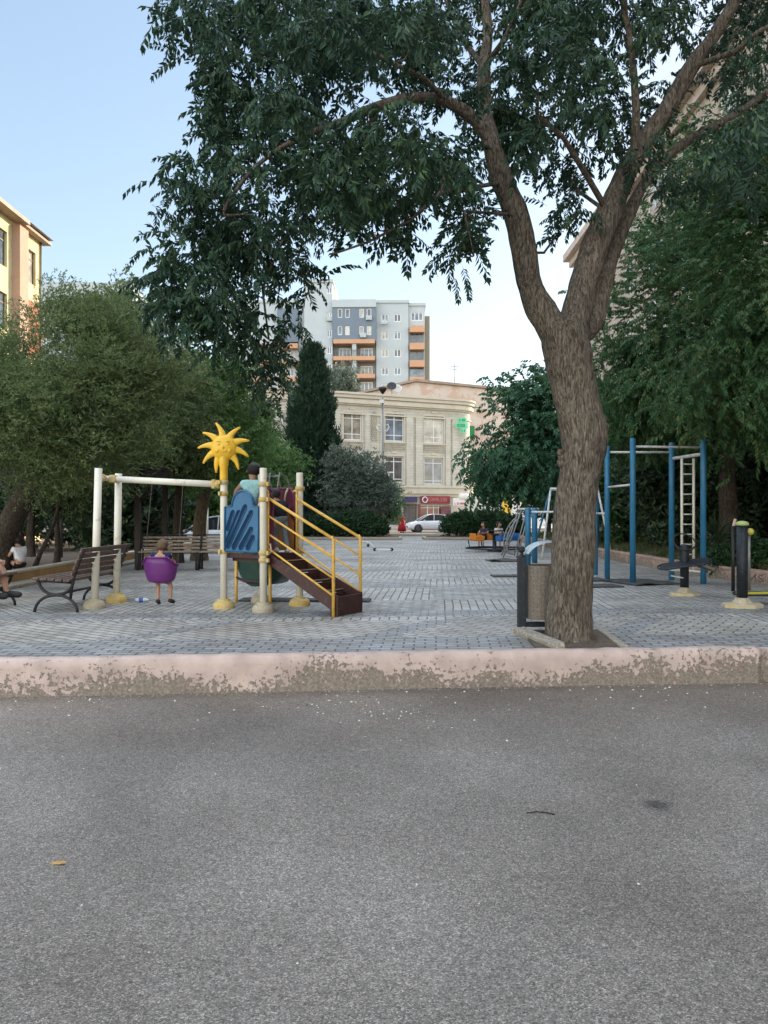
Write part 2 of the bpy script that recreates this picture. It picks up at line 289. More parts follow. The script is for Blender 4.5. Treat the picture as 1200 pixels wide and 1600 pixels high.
class MB:
    def __init__(s): s.v = []; s.f = []; s.sm = []
    def add(s, vs, fs, smooth=False):
        n = len(s.v); s.v += [tuple(x) for x in vs]
        for f in fs: s.f.append(tuple(n+i for i in f)); s.sm.append(smooth)
        return s
    def box(s, c, size, rz=0, rot=None, bev=0):
        M = rot if rot is not None else Matrix.Rotation(rz, 3, 'Z')
        hx, hy, hz = size[0]/2, size[1]/2, size[2]/2; c = Vector(c)
        if bev <= 0:
            vs = [c+M @ Vector((x*hx, y*hy, z*hz)) for z in (-1, 1) for y in (-1, 1) for x in (-1, 1)]
            return s.add(vs, [(0, 2, 3, 1), (4, 5, 7, 6), (0, 1, 5, 4), (2, 6, 7, 3), (0, 4, 6, 2), (1, 3, 7, 5)])
        bm = bmesh.new(); bmesh.ops.create_cube(bm, size=1)
        for v in bm.verts: v.co = Vector((v.co.x*size[0], v.co.y*size[1], v.co.z*size[2]))
        bmesh.ops.bevel(bm, geom=bm.edges[:]+bm.verts[:], offset=bev, segments=2, affect='EDGES', profile=.6)
        bm.verts.index_update()
        s.add([c+M @ v.co for v in bm.verts], [[v.index for v in f.verts] for f in bm.faces]); bm.free(); return s
    def path(s, pts, rad, n=8, caps=True, flat=None):
        pts = [Vector(p) for p in pts]; k = len(pts)
        if not hasattr(rad, '__len__'): rad = [rad]*k
        prev = None; vs = []
        for i, p in enumerate(pts):
            t = (pts[min(i+1, k-1)]-pts[max(i-1, 0)])
            if t.length < 1e-9: t = Vector((0, 0, 1))
            t.normalize()
            if prev is None:
                a = Vector((0, 0, 1)) if abs(t.z) < .9 else Vector((1, 0, 0)); u = t.cross(a).normalized()
            else:
                u = prev-t*prev.dot(t); u = u.normalized() if u.length > 1e-6 else t.orthogonal().normalized()
            prev = u; w = t.cross(u)
            for j in range(n):
                a = 2*PI*j/n; q = u*math.cos(a)+w*math.sin(a)
                if flat: q = Vector((q.x*flat[0], q.y*flat[1], q.z*flat[2]))
                vs.append(p+q*rad[i])
        fs = [(i*n+j, i*n+(j+1) % n, (i+1)*n+(j+1) % n, (i+1)*n+j) for i in range(k-1) for j in range(n)]
        b = len(s.v); s.add(vs, fs, True)
        if caps:
            s.f.append(tuple(b+j for j in reversed(range(n)))); s.sm.append(False)
            s.f.append(tuple(b+(k-1)*n+j for j in range(n))); s.sm.append(False)
        return s
    def lathe(s, prof, c=(0, 0, 0), n=20, M=None, smooth=True):
        c = Vector(c); vs = []
        for r, z in prof:
            for j in range(n):
                a = 2*PI*j/n; p = Vector((r*math.cos(a), r*math.sin(a), z)); vs.append(c+(M @ p if M is not None else p))
        k = len(prof)
        fs = [(i*n+j, i*n+(j+1) % n, (i+1)*n+(j+1) % n, (i+1)*n+j) for i in range(k-1) for j in range(n)]
        b = len(s.v); s.add(vs, fs, smooth)
        s.f.append(tuple(b+j for j in reversed(range(n)))); s.sm.append(False)
        s.f.append(tuple(b+(k-1)*n+j for j in range(n))); s.sm.append(False)
        return s
    def ball(s, c, r, n=12, m=8, sc=(1, 1, 1), M=None):
        prof = [(max(1e-4, math.sin(PI*i/m))*1.0, -math.cos(PI*i/m)) for i in range(m+1)]
        c = Vector(c); vs = []
        for rr, z in prof:
            for j in range(n):
                a = 2*PI*j/n; p = Vector((rr*math.cos(a)*sc[0]*r, rr*math.sin(a)*sc[1]*r, z*sc[2]*r)); vs.append(c+(M @ p if M is not None else p))
        return s.add(vs, [(i*n+j, i*n+(j+1) % n, (i+1)*n+(j+1) % n, (i+1)*n+j) for i in range(m) for j in range(n)], True)
    def prism(s, poly, o, u, v, w, t, smooth=False):
        """polygon (a,b) in plane o+a*u+b*v extruded by t along w"""
        o, u, v, w = Vector(o), Vector(u), Vector(v), Vector(w); k = len(poly)
        vs = [o+u*a+v*b for a, b in poly]+[o+u*a+v*b+w*t for a, b in poly]
        fs = [tuple(reversed(range(k))), tuple(range(k, 2*k))]+[(i, (i+1) % k, k+(i+1) % k, k+i) for i in range(k)]
        return s.add(vs, fs, smooth)
    def build(s, name, m, parent=None, loc=None, fixn=True):
        org = ORG[parent.name] if parent is not None else (Vector(loc) if loc is not None else Vector((0, 0, 0)))
        me = bpy.data.meshes.new(name); me.from_pydata([(a[0]-org.x, a[1]-org.y, a[2]-org.z) for a in s.v], [], s.f)
        me.polygons.foreach_set('use_smooth', s.sm)
        if fixn:
            bm = bmesh.new(); bm.from_mesh(me); bmesh.ops.recalc_face_normals(bm, faces=bm.faces[:]); bm.to_mesh(me); bm.free()
        if m: me.materials.append(m)
        me.update(); o = link(name, me, parent, loc)
        if parent is None and loc is not None: o.location = loc
        return o
def cyl(p0, p1, r, n=12): return MB().path([p0, p1], r, n)
def V(*a): return Vector(a)

def np_mesh(name, verts, quads, m, smooth=False):
    me = bpy.data.meshes.new(name); nv = len(verts); nq = len(quads)
    me.vertices.add(nv); me.vertices.foreach_set('co', verts.astype(np.float32).ravel())
    me.loops.add(nq*4); me.polygons.add(nq)
    me.loops.foreach_set('vertex_index', quads.astype(np.int32).ravel())
    me.polygons.foreach_set('loop_start', np.arange(0, nq*4, 4, dtype=np.int32))
    try: me.polygons.foreach_set('loop_total', np.full(nq, 4, dtype=np.int32))
    except Exception: pass
    me.polygons.foreach_set('use_smooth', np.full(nq, smooth))
    me.update(calc_edges=True); me.materials.append(m); return me

# ------------------------------------------------------------------ foliage
def leaf_quad(base, d, side, L, W, droop=0.15):
    """one leaflet: rhombus base-left-tip-right, slightly folded"""
    d = d/np.linalg.norm(d); side = side/np.linalg.norm(side); nrm = np.cross(d, side)
    return np.array([base, base+d*L*.45-side*W/2+nrm*W*.12, base+d*L-nrm*L*droop, base+d*L*.45+side*W/2+nrm*W*.12])
def pinnate(rng, pairs=7, L=.34, leaf=.085, w=.03, hang=.9, curve=.5):
    V_, Q = [], []
    pts = []; p = np.zeros(3); th = 0.0
    for i in range(pairs+1):
        pts.append((p.copy(), th)); p = p+np.array([math.cos(th), 0, -math.sin(th)])*(L/pairs); th += curve/pairs*rng.uniform(.6, 1.4)
    for i, (q, th) in enumerate(pts):
        if i == 0: continue
        t = np.array([math.cos(th), 0, -math.sin(th)])
        for s in (-1, 1):
            d = t*.45+np.array([0, s*1.0, 0])*(1-hang*.55)+np.array([0, 0, -hang])*rng.uniform(.5, 1.2)+rng.normal(0, .14, 3)
            sd = t+rng.normal(0, .25, 3); k = leaf*(1.05-.45*abs(i/pairs-.5))*rng.uniform(.85, 1.15)
            V_.append(leaf_quad(q, d, sd-d*np.dot(sd, d)/np.dot(d, d), k, w*rng.uniform(.8, 1.2)))
    V_.append(leaf_quad(q, t+np.array([0, 0, -.3]), np.array([0, 1.0, 0]), leaf, w))
    # rachis as a thin strip
    a, c = pts[0][0], pts[-1][0]; m_ = pts[len(pts)//2][0]
    for x, y in ((a, m_), (m_, c)): V_.append(np.array([x+[0, .002, 0], y+[0, .002, 0], y-[0, .002, 0], x-[0, .002, 0]]))
    V_ = np.array(V_); return V_.reshape(-1, 3), np.arange(len(V_)*4).reshape(-1, 4)
def sprig(rng, n=9, L=.22, leaf=.07, w=.03, spread=1.0, up=0.0):
    V_ = []
    for i in range(n):
        t = (i+.5)/n; q = np.array([t*L, 0, 0])+rng.normal(0, L*.06, 3)
        d = np.array([.55, 0, up])+rng.normal(0, .55*spread, 3); sd = rng.normal(0, 1, 3)
        sd = sd-d*np.dot(sd, d)/np.dot(d, d)
        V_.append(leaf_quad(q, d, sd, leaf*rng.uniform(.7, 1.2), w*rng.uniform(.8, 1.2)))
    V_ = np.array(V_); return V_.reshape(-1, 3), np.arange(len(V_)*4).reshape(-1, 4)
def scatter(variants, pos, dirs, scl, rng, roll=.35):
    """place leaf variants: local x along dirs, local z roughly up"""
    N = len(pos); which = rng.integers(0, len(variants), N); VV, QQ = [], []; off = 0
    x = dirs/np.maximum(np.linalg.norm(dirs, axis=1, keepdims=True), 1e-6)
    up = np.tile([0., 0., 1.], (N, 1))+rng.normal(0, roll, (N, 3))
    y = np.cross(up, x); y /= np.maximum(np.linalg.norm(y, axis=1, keepdims=True), 1e-6); z = np.cross(x, y)
    Rm = np.stack([x, y, z], axis=2)
    for k, (v, q) in enumerate(variants):
        idx = np.where(which == k)[0]
        if not len(idx): continue
        vv = np.einsum('nij,vj->nvi', Rm[idx], v)*scl[idx][:, None, None]+pos[idx][:, None, :]
        qq = q[None]+(np.arange(len(idx))*len(v))[:, None, None]+off
        VV.append(vv.reshape(-1, 3)); QQ.append(qq.reshape(-1, 4)); off += len(idx)*len(v)
    return np.concatenate(VV), np.concatenate(QQ)

class Tree:
    def __init__(s, rng): s.p = []; s.par = []; s.r0 = []; s.rng = rng
    def limb(s, pts, start=None):
        """pts: list of (Vector, radius); start = node index to grow from; returns node indices"""
        ids = []; last = start
        for i, (q, r) in enumerate(pts):
            s.p.append(np.array(q, float)); s.par.append(-1 if last is None else last); s.r0.append(r); last = len(s.p)-1; ids.append(last)
        return ids
    def grow(s, att, tip=.006, wig=.12, minseg=2):
        att = np.array(att, float); root = s.p[0]
        base = np.array(s.p); d0 = np.array([np.min(np.linalg.norm(base-a, axis=1)) for a in att])
        order = np.argsort(d0); arr = np.zeros((len(s.p)+len(att)*6+10, 3)); n = len(s.p); arr[:n] = base; tips = []
        ok = np.zeros(len(arr), bool); ok[:n] = [r < 9 for r in s.r0]
        for i in order:
            a = att[i]; dd = np.linalg.norm(arr[:n]-a, axis=1)+np.maximum(0, arr[:n, 2]-a[2])*.4
            dd[~ok[:n]] = 1e9
            j = int(np.argmin(dd)); b = arr[j]; D = np.linalg.norm(a-b); k = max(minseg, min(5, int(D/.3)+1)); last = j
            mid = (a+b)/2+s.rng.normal(0, wig*D, 3); mid[2] += D*.06
            for t in range(1, k+1):
                u = t/k; q = (1-u)**2*b+2*u*(1-u)*mid+u*u*a+(s.rng.normal(0, .02*D, 3) if t < k else 0)
                s.p.append(q); s.par.append(last); s.r0.append(0); last = len(s.p)-1
                arr[n] = q; ok[n] = True; n += 1
            tips.append(last)
        s.tip = tip; return tips
    def radii(s):
        n = len(s.p); acc = np.zeros(n); e = 2.35
        ch = [0]*n
        for i in range(n): 
            if s.par[i] >= 0: ch[s.par[i]] += 1
        for i in range(n-1, -1, -1):
            if ch[i] == 0: acc[i] = max(acc[i], s.tip**e)
            if s.par[i] >= 0: acc[s.par[i]] += acc[i]
        r = acc**(1/e)
        for i in range(n):
            if s.r0[i] > 0: r[i] = s.r0[i]
            elif s.par[i] >= 0: r[i] = min(r[i], r[s.par[i]]*.8)
        return r
    def mesh(s, rad, nmax=10, rough=0.0):
        n = len(s.p); kids = [[] for _ in range(n)]
        for i in range(n):
            if s.par[i] >= 0: kids[s.par[i]].append(i)
        mb = MB(); start = [i for i in range(n) if s.par[i] < 0]; stack = [(None, i) for i in start]
        while stack:
            pr, i = stack.pop(); ch = []; rs = []
            if pr is not None: ch.append(s.p[pr]); rs.append(min(rad[pr], rad[i]*1.15))
            while True:
                ch.append(s.p[i]); rs.append(rad[i])
                if not kids[i]: break
                ks = sorted(kids[i], key=lambda k: -rad[k])
                for k in ks[1:]: stack.append((i, k))
                i = ks[0]
            rm = max(rs); sides = 4 if rm < .012 else 5 if rm < .03 else 8 if rm < .07 else nmax
            if rm > .07 and rough:
                # resample the thick limbs smoothly and roughen their bark outline
                mb2 = smooth_limb(ch, rs, nmax, rough, s.rng); mb.add(*mb2, True)
            else: mb.path(ch, rs, sides, caps=False)
        return mb
def catmull(ch, rs, sub):
    P_ = [ch[0]]+list(ch)+[ch[-1]]; r_ = [rs[0]]+list(rs)+[rs[-1]]; o, ro = [], []
    for i in range(1, len(P_)-2):
        for t in range(sub):
            u = t/sub; a, b, c, d = [np.array(x, float) for x in P_[i-1:i+3]]
            o.append(.5*((2*b)+(-a+c)*u+(2*a-5*b+4*c-d)*u*u+(-a+3*b-3*c+d)*u**3)); ra, rb, rc, rd = r_[i-1:i+3]
            ro.append(rb+(rc-rb)*(u*u*(3-2*u)))
    o.append(np.array(ch[-1], float)); ro.append(rs[-1]); return o, ro
def smooth_limb(ch, rs, n, rough, rng):
    from mathutils import noise
    o, ro = catmull(ch, rs, 7); mb = MB(); mb.path(o, ro, n, caps=False)
    vs = []
    for k, v in enumerate(mb.v):
        c = Vector(o[k//n]); q = Vector(v)-c; r = q.length; s_ = Vector((v[0]*3.1, v[1]*3.1, v[2]*1.6))
        f = 1+rough*(noise.noise(s_)*1.1+noise.noise(s_*3.7)*.5+noise.noise(Vector((v[0]*28, v[1]*28, v[2]*7)))*.28)
        vs.append(tuple(c+q*f))
    return vs, mb.f

LEAFSETS = {}
def leafset(kind):
    if kind in LEAFSETS: return LEAFSETS[kind]
    rng = np.random.default_rng(abs(hash(kind)) % 1000 if False else sum(map(ord, kind)))
    if kind == 'ailanthus': v = [pinnate(rng, pairs=int(rng.integers(6, 9)), L=rng.uniform(.28, .4), leaf=.095, w=.034, hang=.8, curve=.9) for _ in range(10)]
    elif kind == 'pinnate_mid': v = [pinnate(rng, pairs=6, L=.34, leaf=.12, w=.045, hang=.7, curve=.8) for _ in range(6)]
    elif kind == 'pinnate_far': v = [pinnate(rng, pairs=4, L=.45, leaf=.2, w=.085, hang=.7, curve=.8) for _ in range(6)]
    elif kind == 'fine': v = [sprig(rng, n=11, L=.3, leaf=.075, w=.02, spread=.8) for _ in range(6)]
    elif kind == 'mid': v = [sprig(rng, n=9, L=.3, leaf=.13, w=.055, spread=.9) for _ in range(6)]
    elif kind == 'far': v = [sprig(rng, n=8, L=.4, leaf=.22, w=.1, spread=1.0) for _ in range(5)]
    elif kind == 'cypress': v = [sprig(rng, n=10, L=.4, leaf=.24, w=.07, spread=.3) for _ in range(5)]
    elif kind == 'hedge': v = [sprig(rng, n=8, L=.14, leaf=.085, w=.05, spread=1.0) for _ in range(5)]
    elif kind == 'grass': v = [sprig(rng, n=8, L=.06, leaf=.14, w=.012, spread=.55) for _ in range(5)]
    LEAFSETS[kind] = v; return v
def leaves_at(rng, pos, per, spread, kind, m, name, parent, center=None, drop=-.1, size=(.8, 1.2), out=.6, upb=0.0):
    pos = np.array(pos); N = len(pos)*per
    p = np.repeat(pos, per, axis=0)+rng.normal(0, spread, (N, 3))
    d = rng.normal(0, 1, (N, 3)); d[:, 2] *= .5
    if center is not None:
        o = p-np.array(center); o /= np.maximum(np.linalg.norm(o, axis=1, keepdims=True), 1e-3); d += o*out*1.5
    d[:, 2] += drop+upb
    v, q = scatter(leafset(kind), p, d, rng.uniform(size[0], size[1], N), rng)
    org = ORG[parent.name]; v = v-np.array(org)
    return link(name, np_mesh(name, v, q, m), parent)

def ellipsoid_pts(rng, c, r, n, shell=.55, clump=None):
    out = []
    while len(out) < n:
        d = rng.normal(0, 1, 3); d /= np.linalg.norm(d); u = rng.random()
        t = (shell+(1-shell)*u**.6) if rng.random() < .75 else rng.random()**.5*shell
        f = 1+.22*math.sin(d[0]*5+c[0])+.18*math.sin(d[2]*7+d[1]*4+c[1])
        out.append(np.array(c)+d*t*f*np.array(r))
    return out
def tree(name, label, base, trunk, blobs, kind, lm, bm_, n, per=10, spread=.22, group=None, tr=.14, seed=1, tip=.008, size=(.8, 1.2), cat='tree', drop=-.1, shell=.5):
    """trunk: list of points above base; blobs: crown ellipsoids (centre, radii, weight)"""
    rng = np.random.default_rng(seed); t = thing(name, label, cat, base, group=group)
    T = Tree(rng); pts = [Vector(base)-Vector((0, 0, .1))]+[Vector(q) for q in trunk]; k = len(pts)
    T.limb([(q, tr*(1-.6*i/k)*(1.25 if i == 0 else 1)) for i, q in enumerate(pts)])
    W = sum(b[2] for b in blobs); att = []; own = []
    for c, r, w in blobs:
        e = ellipsoid_pts(rng, c, r, int(n*w/W), shell); att += e; own += [c]*len(e)
    att = [a for a in att]; tips = T.grow(att, tip)
    m = T.mesh(T.radii(), 9, .12); m.build('trunk', bm_, t, fixn=False)
    ctr = np.mean([b[0] for b in blobs], axis=0)
    leaves_at(rng, [T.p[i] for i in tips], per, spread, kind, lm, 'crown', t, ctr, drop=drop, size=size)
    return t

# ------------------------------------------------------------------ palette
M_asph = asphalt_mat(); M_pav = paver_mat()
M_kerb = peel_mat('kerb_paint', (.46, .355, .305), (.215, .178, .142), -.31, -.02, base=.43)
M_cream = mat('cream_paint_metal', (.62, .58, .48), .4, var=.08, scale=3, bump=.04, dirt=(.42, .36, .26), dirt_amt=.05)
M_yel = mat('yellow_plastic', (.72, .43, .03), .38, var=.10, scale=5, bump=.05)
M_yel2 = mat('yellow_paint_metal', (.60, .35, .06), .42, var=.14, scale=7, bump=.05, dirt=(.34, .2, .08), dirt_amt=.1)
M_base = mat('stained_yellow_plastic', (.50, .34, .08), .55, var=.2, scale=6, bump=.12, dirt=(.42, .34, .2), dirt_amt=.22)
M_base2 = mat('worn_cream_plastic', (.50, .42, .27), .6, var=.25, scale=11, bump=.15, dirt=(.34, .29, .20), dirt_amt=.4)
M_blue = mat('blue_plastic', (.022, .105, .205), .42, var=.12, scale=4, bump=.04, dirt=(.04, .13, .22), dirt_amt=.1)
M_blued = mat('dark_blue_plastic', (.006, .022, .06), .7, var=.12, scale=8, bump=.0, spec=.15)
M_maroon = mat('maroon_plastic', (.10, .016, .042), .42, var=.2, scale=5, bump=.05, dirt=(.16, .07, .07), dirt_amt=.06)
M_brown = mat('dark_brown_metal', (.040, .014, .012), .5, var=.25, scale=6, bump=.08, dirt=(.07, .035, .03), dirt_amt=.1)
M_green = mat('dark_green_plastic', (.008, .042, .028), .45, var=.2, scale=6, bump=.06)
M_purple = mat('purple_plastic', (.115, .02, .135), .4, var=.12, scale=12, bump=.05)
M_bluem = mat('blue_paint_metal', (.02, .135, .25), .4, var=.15, scale=5, bump=.06, dirt=(.10, .14, .16), dirt_amt=.07)
M_lightm = mat('pale_paint_metal', (.50, .50, .48), .4, var=.12, scale=14, bump=.05, dirt=(.28, .24, .18), dirt_amt=.15)
M_grey = mat('grey_metal', (.22, .22, .21), .45, .4, var=.15, scale=14, bump=.05)
M_dark = mat('dark_slate_metal', (.012, .015, .02), .5, var=.25, scale=8, bump=.06, dirt=(.035, .037, .037), dirt_amt=.1, spec=.3)
M_black = mat('black_iron', (.012, .012, .013), .5, var=.3, scale=14, bump=.15)
M_rubber = mat('black_rubber', (.022, .022, .023), .8, var=.4, scale=12, bump=.3, dirt=(.09, .085, .08), dirt_amt=.22)
M_chain = mat('chain_steel', (.15, .14, .12), .5, .6, var=.2, scale=40)
M_wood = mat('weathered_bench_wood', (.085, .052, .038), .7, var=.45, scale=16, bump=.3, dirt=(.17, .13, .11), dirt_amt=.15)
M_woodp = mat('pale_bench_wood', (.30, .255, .195), .7, var=.3, scale=16, bump=.3, dirt=(.16, .12, .09), dirt_amt=.3)
M_bin = mat('brown_sheet_metal', (.125, .105, .085), .55, .3, var=.12, scale=18, bump=.05, dirt=(.17, .14, .11), dirt_amt=.2)
M_hole = mat('bin_holes', (.03, .026, .022), .7, bump=0)
M_lid = mat('pale_blue_cover', (.42, .50, .56), .25, var=.1, scale=6, bump=.04, dirt=(.4, .4, .38), dirt_amt=.15)
M_stone = mat('pale_kerb_stone', (.42, .38, .31), .85, var=.2, scale=14, bump=.5, dirt=(.26, .22, .17), dirt_amt=.3)
M_soil = mat('soil', (.075, .052, .035), .95, var=.4, scale=9, bump=.9, dirt=(.13, .10, .07), dirt_amt=.3)
M_grass0 = mat('dry_turf', (.07, .078, .03), .95, var=.45, scale=4, bump=.8, dirt=(.12, .10, .055), dirt_amt=.35)
M_ochre = peel_mat('ochre_wall_paint', (.42, .27, .12), (.25, .19, .13), 0, .25, base=.5)
M_rosew = peel_mat('rose_wall_paint', (.42, .29, .23), (.22, .18, .14), 0, .3, base=.47)
M_capst = mat('wall_cap', (.50, .44, .36), .8, var=.15, scale=9, bump=.3)
M_ground = mat('ground_earth', (.12, .11, .09), .95, var=.3, scale=.3, bump=.3)
M_bark = bark_mat('main_bark', (.140, .114, .087), (.285, .240, .190))
M_bark2 = bark_mat('dark_bark', (.06, .047, .036), (.12, .10, .08))
M_bark3 = bark_mat('pale_bark', (.13, .10, .065), (.22, .18, .13))
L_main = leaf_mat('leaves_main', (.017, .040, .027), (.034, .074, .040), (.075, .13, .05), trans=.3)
L_left = leaf_mat('leaves_feathery', (.078, .118, .048), (.130, .180, .066), (.21, .225, .09), trans=.35)
L_left2 = leaf_mat('leaves_fresh', (.07, .135, .04), (.105, .20, .055), (.15, .24, .07), trans=.4)
L_right = leaf_mat('leaves_right', (.032, .080, .032), (.056, .128, .044), (.15, .16, .055), trans=.35)
L_ever = leaf_mat('leaves_evergreen', (.020, .040, .022), (.036, .065, .032), (.06, .085, .035), trans=.15)
L_cyp = leaf_mat('cypress_scales', (.014, .036, .026), (.026, .056, .032), trans=.1)
L_olive = leaf_mat('leaves_grey_green', (.075, .10, .075), (.13, .165, .125), (.19, .22, .17), trans=.2)
L_rc = leaf_mat('leaves_blue_green', (.026, .075, .042), (.052, .130, .062), (.09, .18, .07), trans=.35)
L_hedge = leaf_mat('leaves_hedge', (.012, .036, .014), (.026, .062, .022), trans=.15)
L_grass = leaf_mat('grass_blades', (.045, .07, .02), (.085, .11, .035), (.16, .13, .06), trans=.3)

# ------------------------------------------------------------------ the ground
KA = .0745
def kline(x): return 7.21+KA*x + .035*math.sin(x*.6+.6)     # front face of the kerb
mb = MB(); mb.add([(-1500, -1500, -.33), (1500, -1500, -.33), (1500, 1500, -.33), (-1500, 1500, -.33)], [(0, 1, 2, 3)])
tag(mb.build('ground', M_ground), kind='structure')
mb = MB(); mb.add([(-70, -14, -.31), (70, -14, -.31), (70, 71, -.31), (-70, 71, -.31)], [(0, 1, 2, 3)])
tag(mb.build('road', M_asph), kind='structure')
# plaza slab
pl = [(-12, kline(-12)+.17)]+[(x, kline(x)+.17) for x in range(-11, 12)]+[(12, kline(12)+.17), (12, 13), (7.1, 13.2), (6.65, 17), (6.3, 24), (6.2, 43), (-9.4, 43), (-9.4, 13), (-12, 12.9)]
mb = MB(); mb.prism(pl, (0, 0, -.5), (1, 0, 0), (0, 1, 0), (0, 0, 1), .5); tag(mb.build('plaza_paving', M_pav), kind='structure')
# painted concrete kerb, cast in one long strip
from mathutils import noise as NZ
def kerb_mesh():
    mb = MB(); xs = np.linspace(-7.0, 3.68, 330); prof = [(0.0, -.36), (0.0, -.30), (.003, -.22), (.002, -.14), (.004, -.06), (.012, .004), (.045, .026), (.11, .03), (.165, .024), (.185, -.03), (.185, -.3)]
    k = len(prof)
    for x in xs:
        y0 = kline(x)
        for j, (a, z) in enumerate(prof):
            q = Vector((x*2.2, a*5, z*6)); d1 = NZ.noise(q)*.010+NZ.noise(q*4.1)*.006+NZ.noise(Vector((x*.9, 3, 0)))*.012
            dz = NZ.noise(Vector((x*1.7, 9, 0)))*.012+NZ.noise(Vector((x*8, 5, j*.4)))*.005 if j > 3 and j < 9 else 0
            mb.v.append((x+KA*0, y0+a+d1, z+dz))
    n = len(xs)
    for i in range(n-1):
        for j in range(k-1): mb.f.append((i*k+j, (i+1)*k+j, (i+1)*k+j+1, i*k+j+1)); mb.sm.append(True)
    mb.f.append(tuple(range(k))); mb.sm.append(False); mb.f.append(tuple((n-1)*k+j for j in reversed(range(k)))); mb.sm.append(False)
    return mb
tag(kerb_mesh().build('kerb', M_kerb), kind='structure')
mb = MB()
for i in range(40):
    x0 = 3.7+i*.2; y0 = kline(x0)
mb.prism([(3.70, kline(3.7)+.06), (9.5, kline(9.5)+.06), (9.5, kline(9.5)+.21), (3.70, kline(3.7)+.21)], (0, 0, -.33), (1, 0, 0), (0, 1, 0), (0, 0, 1), .335)
tag(mb.build('kerb', M_kerb), kind='structure')
mb = MB(); mb.prism([(-12, kline(-12)+.02), (-7.03, kline(-7.03)+.02), (-7.03, kline(-7.03)+.19), (-12, kline(-12)+.19)], (0, 0, -.33), (1, 0, 0), (0, 1, 0), (0, 0, 1), .35)
tag(mb.build('kerb', M_kerb), kind='structure')
# far end of the plaza: low kerbed islands, footpath before the shops
def island(x0, x1, y0, y1, h=.13):
    mb = MB(); mb.box(((x0+x1)/2, (y0+y1)/2, h/2), (x1-x0, y1-y0, h), bev=.03); tag(mb.build('kerb', M_stone), kind='structure')
    mb = MB(); mb.box(((x0+x1)/2, (y0+y1)/2, h+.01), (x1-x0-.3, y1-y0-.3, .03)); tag(mb.build('soil', M_soil), kind='structure')
island(-9.2, .9, 37.4, 39.6); island(1.95, 6.1, 37.4, 39.6)
mb = MB(); mb.box((-1.6, 43.15, -.10), (15.8, .3, .46), bev=.03); tag(mb.build('kerb', M_stone), kind='structure')
mb = MB(); mb.box((0, 85, -.24), (90, 27.9, .2)); tag(mb.build('pavement', mat('far_paving', (.33, .31, .28), .8, scale=1)), kind='structure')
# planter beds each side
mb = MB(); mb.prism([(-7.25, 13), (-9.5, 13), (-9.5, 43), (-7.25, 43)], (0, 0, -.3), (1, 0, 0), (0, 1, 0), (0, 0, 1), .44); tag(mb.build('soil', M_soil), kind='structure')
RW = [(7.75, 9.2), (6.98, 14.3), (6.55, 17.5), (6.3, 24), (6.2, 33), (6.2, 43)]
mb = MB(); mb.prism([(a+.14, b) for a, b in RW]+[(14.2, 43), (14.2, 9.2)], (0, 0, -.3), (1, 0, 0), (0, 1, 0), (0, 0, 1), .52); tag(mb.build('grass_bed', M_grass0), kind='structure')
def wall_run(pts, h, th, m, mcap, name, label):
    t = thing(name, label, 'wall', (pts[0][0], pts[0][1], 0)); body, cap = MB(), MB()
    N = []
    for i, p in enumerate(pts):
        a = Vector(pts[max(i-1, 0)]); b = Vector(pts[min(i+1, len(pts)-1)]); d = (b-a).normalized(); N.append(Vector((-d.y, d.x)))
    for (mbx, z0, z1, o0, o1) in ((body, -.02, h-.045, 0, th), (cap, h-.045, h, -.02, th+.02)):
        vs = []
        for p, q in zip(pts, N):
            p = Vector(p)
            for z in (z0, z1):
                for o in (o0, o1): w = p-q*o*1.0; vs.append((w.x, w.y, z))
        fs = []
        for i in range(len(pts)-1):
            a, b = i*4, i*4+4; fs += [(a, b, b+2, a+2), (a+1, a+3, b+3, b+1), (a+2, b+2, b+3, a+3), (a, a+1, b+1, b)]
        e = (len(pts)-1)*4; fs += [(0, 2, 3, 1), (e, e+1, e+3, e+2)]; mbx.add(vs, fs)
    body.build('wall_face', m, t); cap.build('coping', mcap, t); return t
def densify(pts, st=.5):
    o = []
    for a, b in zip(pts[:-1], pts[1:]):
        k = max(1, int(math.dist(a, b)/st))
        for i in range(k): u = i/k; o.append((a[0]+(b[0]-a[0])*u, a[1]+(b[1]-a[1])*u))
    return o+[pts[-1]]
rw = wall_run(densify(RW), .27, .16, M_rosew, M_rosew, 'low_wall', 'low flaking rose wall with scribbled graffiti edging the grass bed on the right')
mbg = MB()   # scribbled graffiti strokes on the right wall
def wp(y, z):
    for a, b in zip(RW[:-1], RW[1:]):
        if a[1] <= y <= b[1]: u = (y-a[1])/(b[1]-a[1]); return Vector((a[0]+(b[0]-a[0])*u-.004, y, z))
for st in ([(14.9, .06), (14.75, .2), (14.62, .07)], [(14.85, .12), (14.66, .12)], [(14.56, .2), (14.54, .07), (14.40, .19), (14.38, .06)], [(14.2, .19), (14.32, .16), (14.22, .12), (14.16, .08), (14.3, .06)]):
    mbg.path([wp(y, z) for y, z in st], .007, 5)
mbg.build('graffiti', mat('graffiti_paint', (.10, .04, .035), .7, bump=0), rw)
wall_run(densify([(-7.15, 42.5), (-7.12, 30), (-7.1, 22), (-7.05, 18), (-7.0, 13.1)]), .24, .17, M_ochre, M_capst, 'low_wall', 'low ochre wall with pale coping edging the tree bed on the left')
mb = MB(); mb.box((-6.72, 22, .03), (.36, 18.5, .06), bev=.012); tag(mb.build('kerb', M_stone), kind='structure')

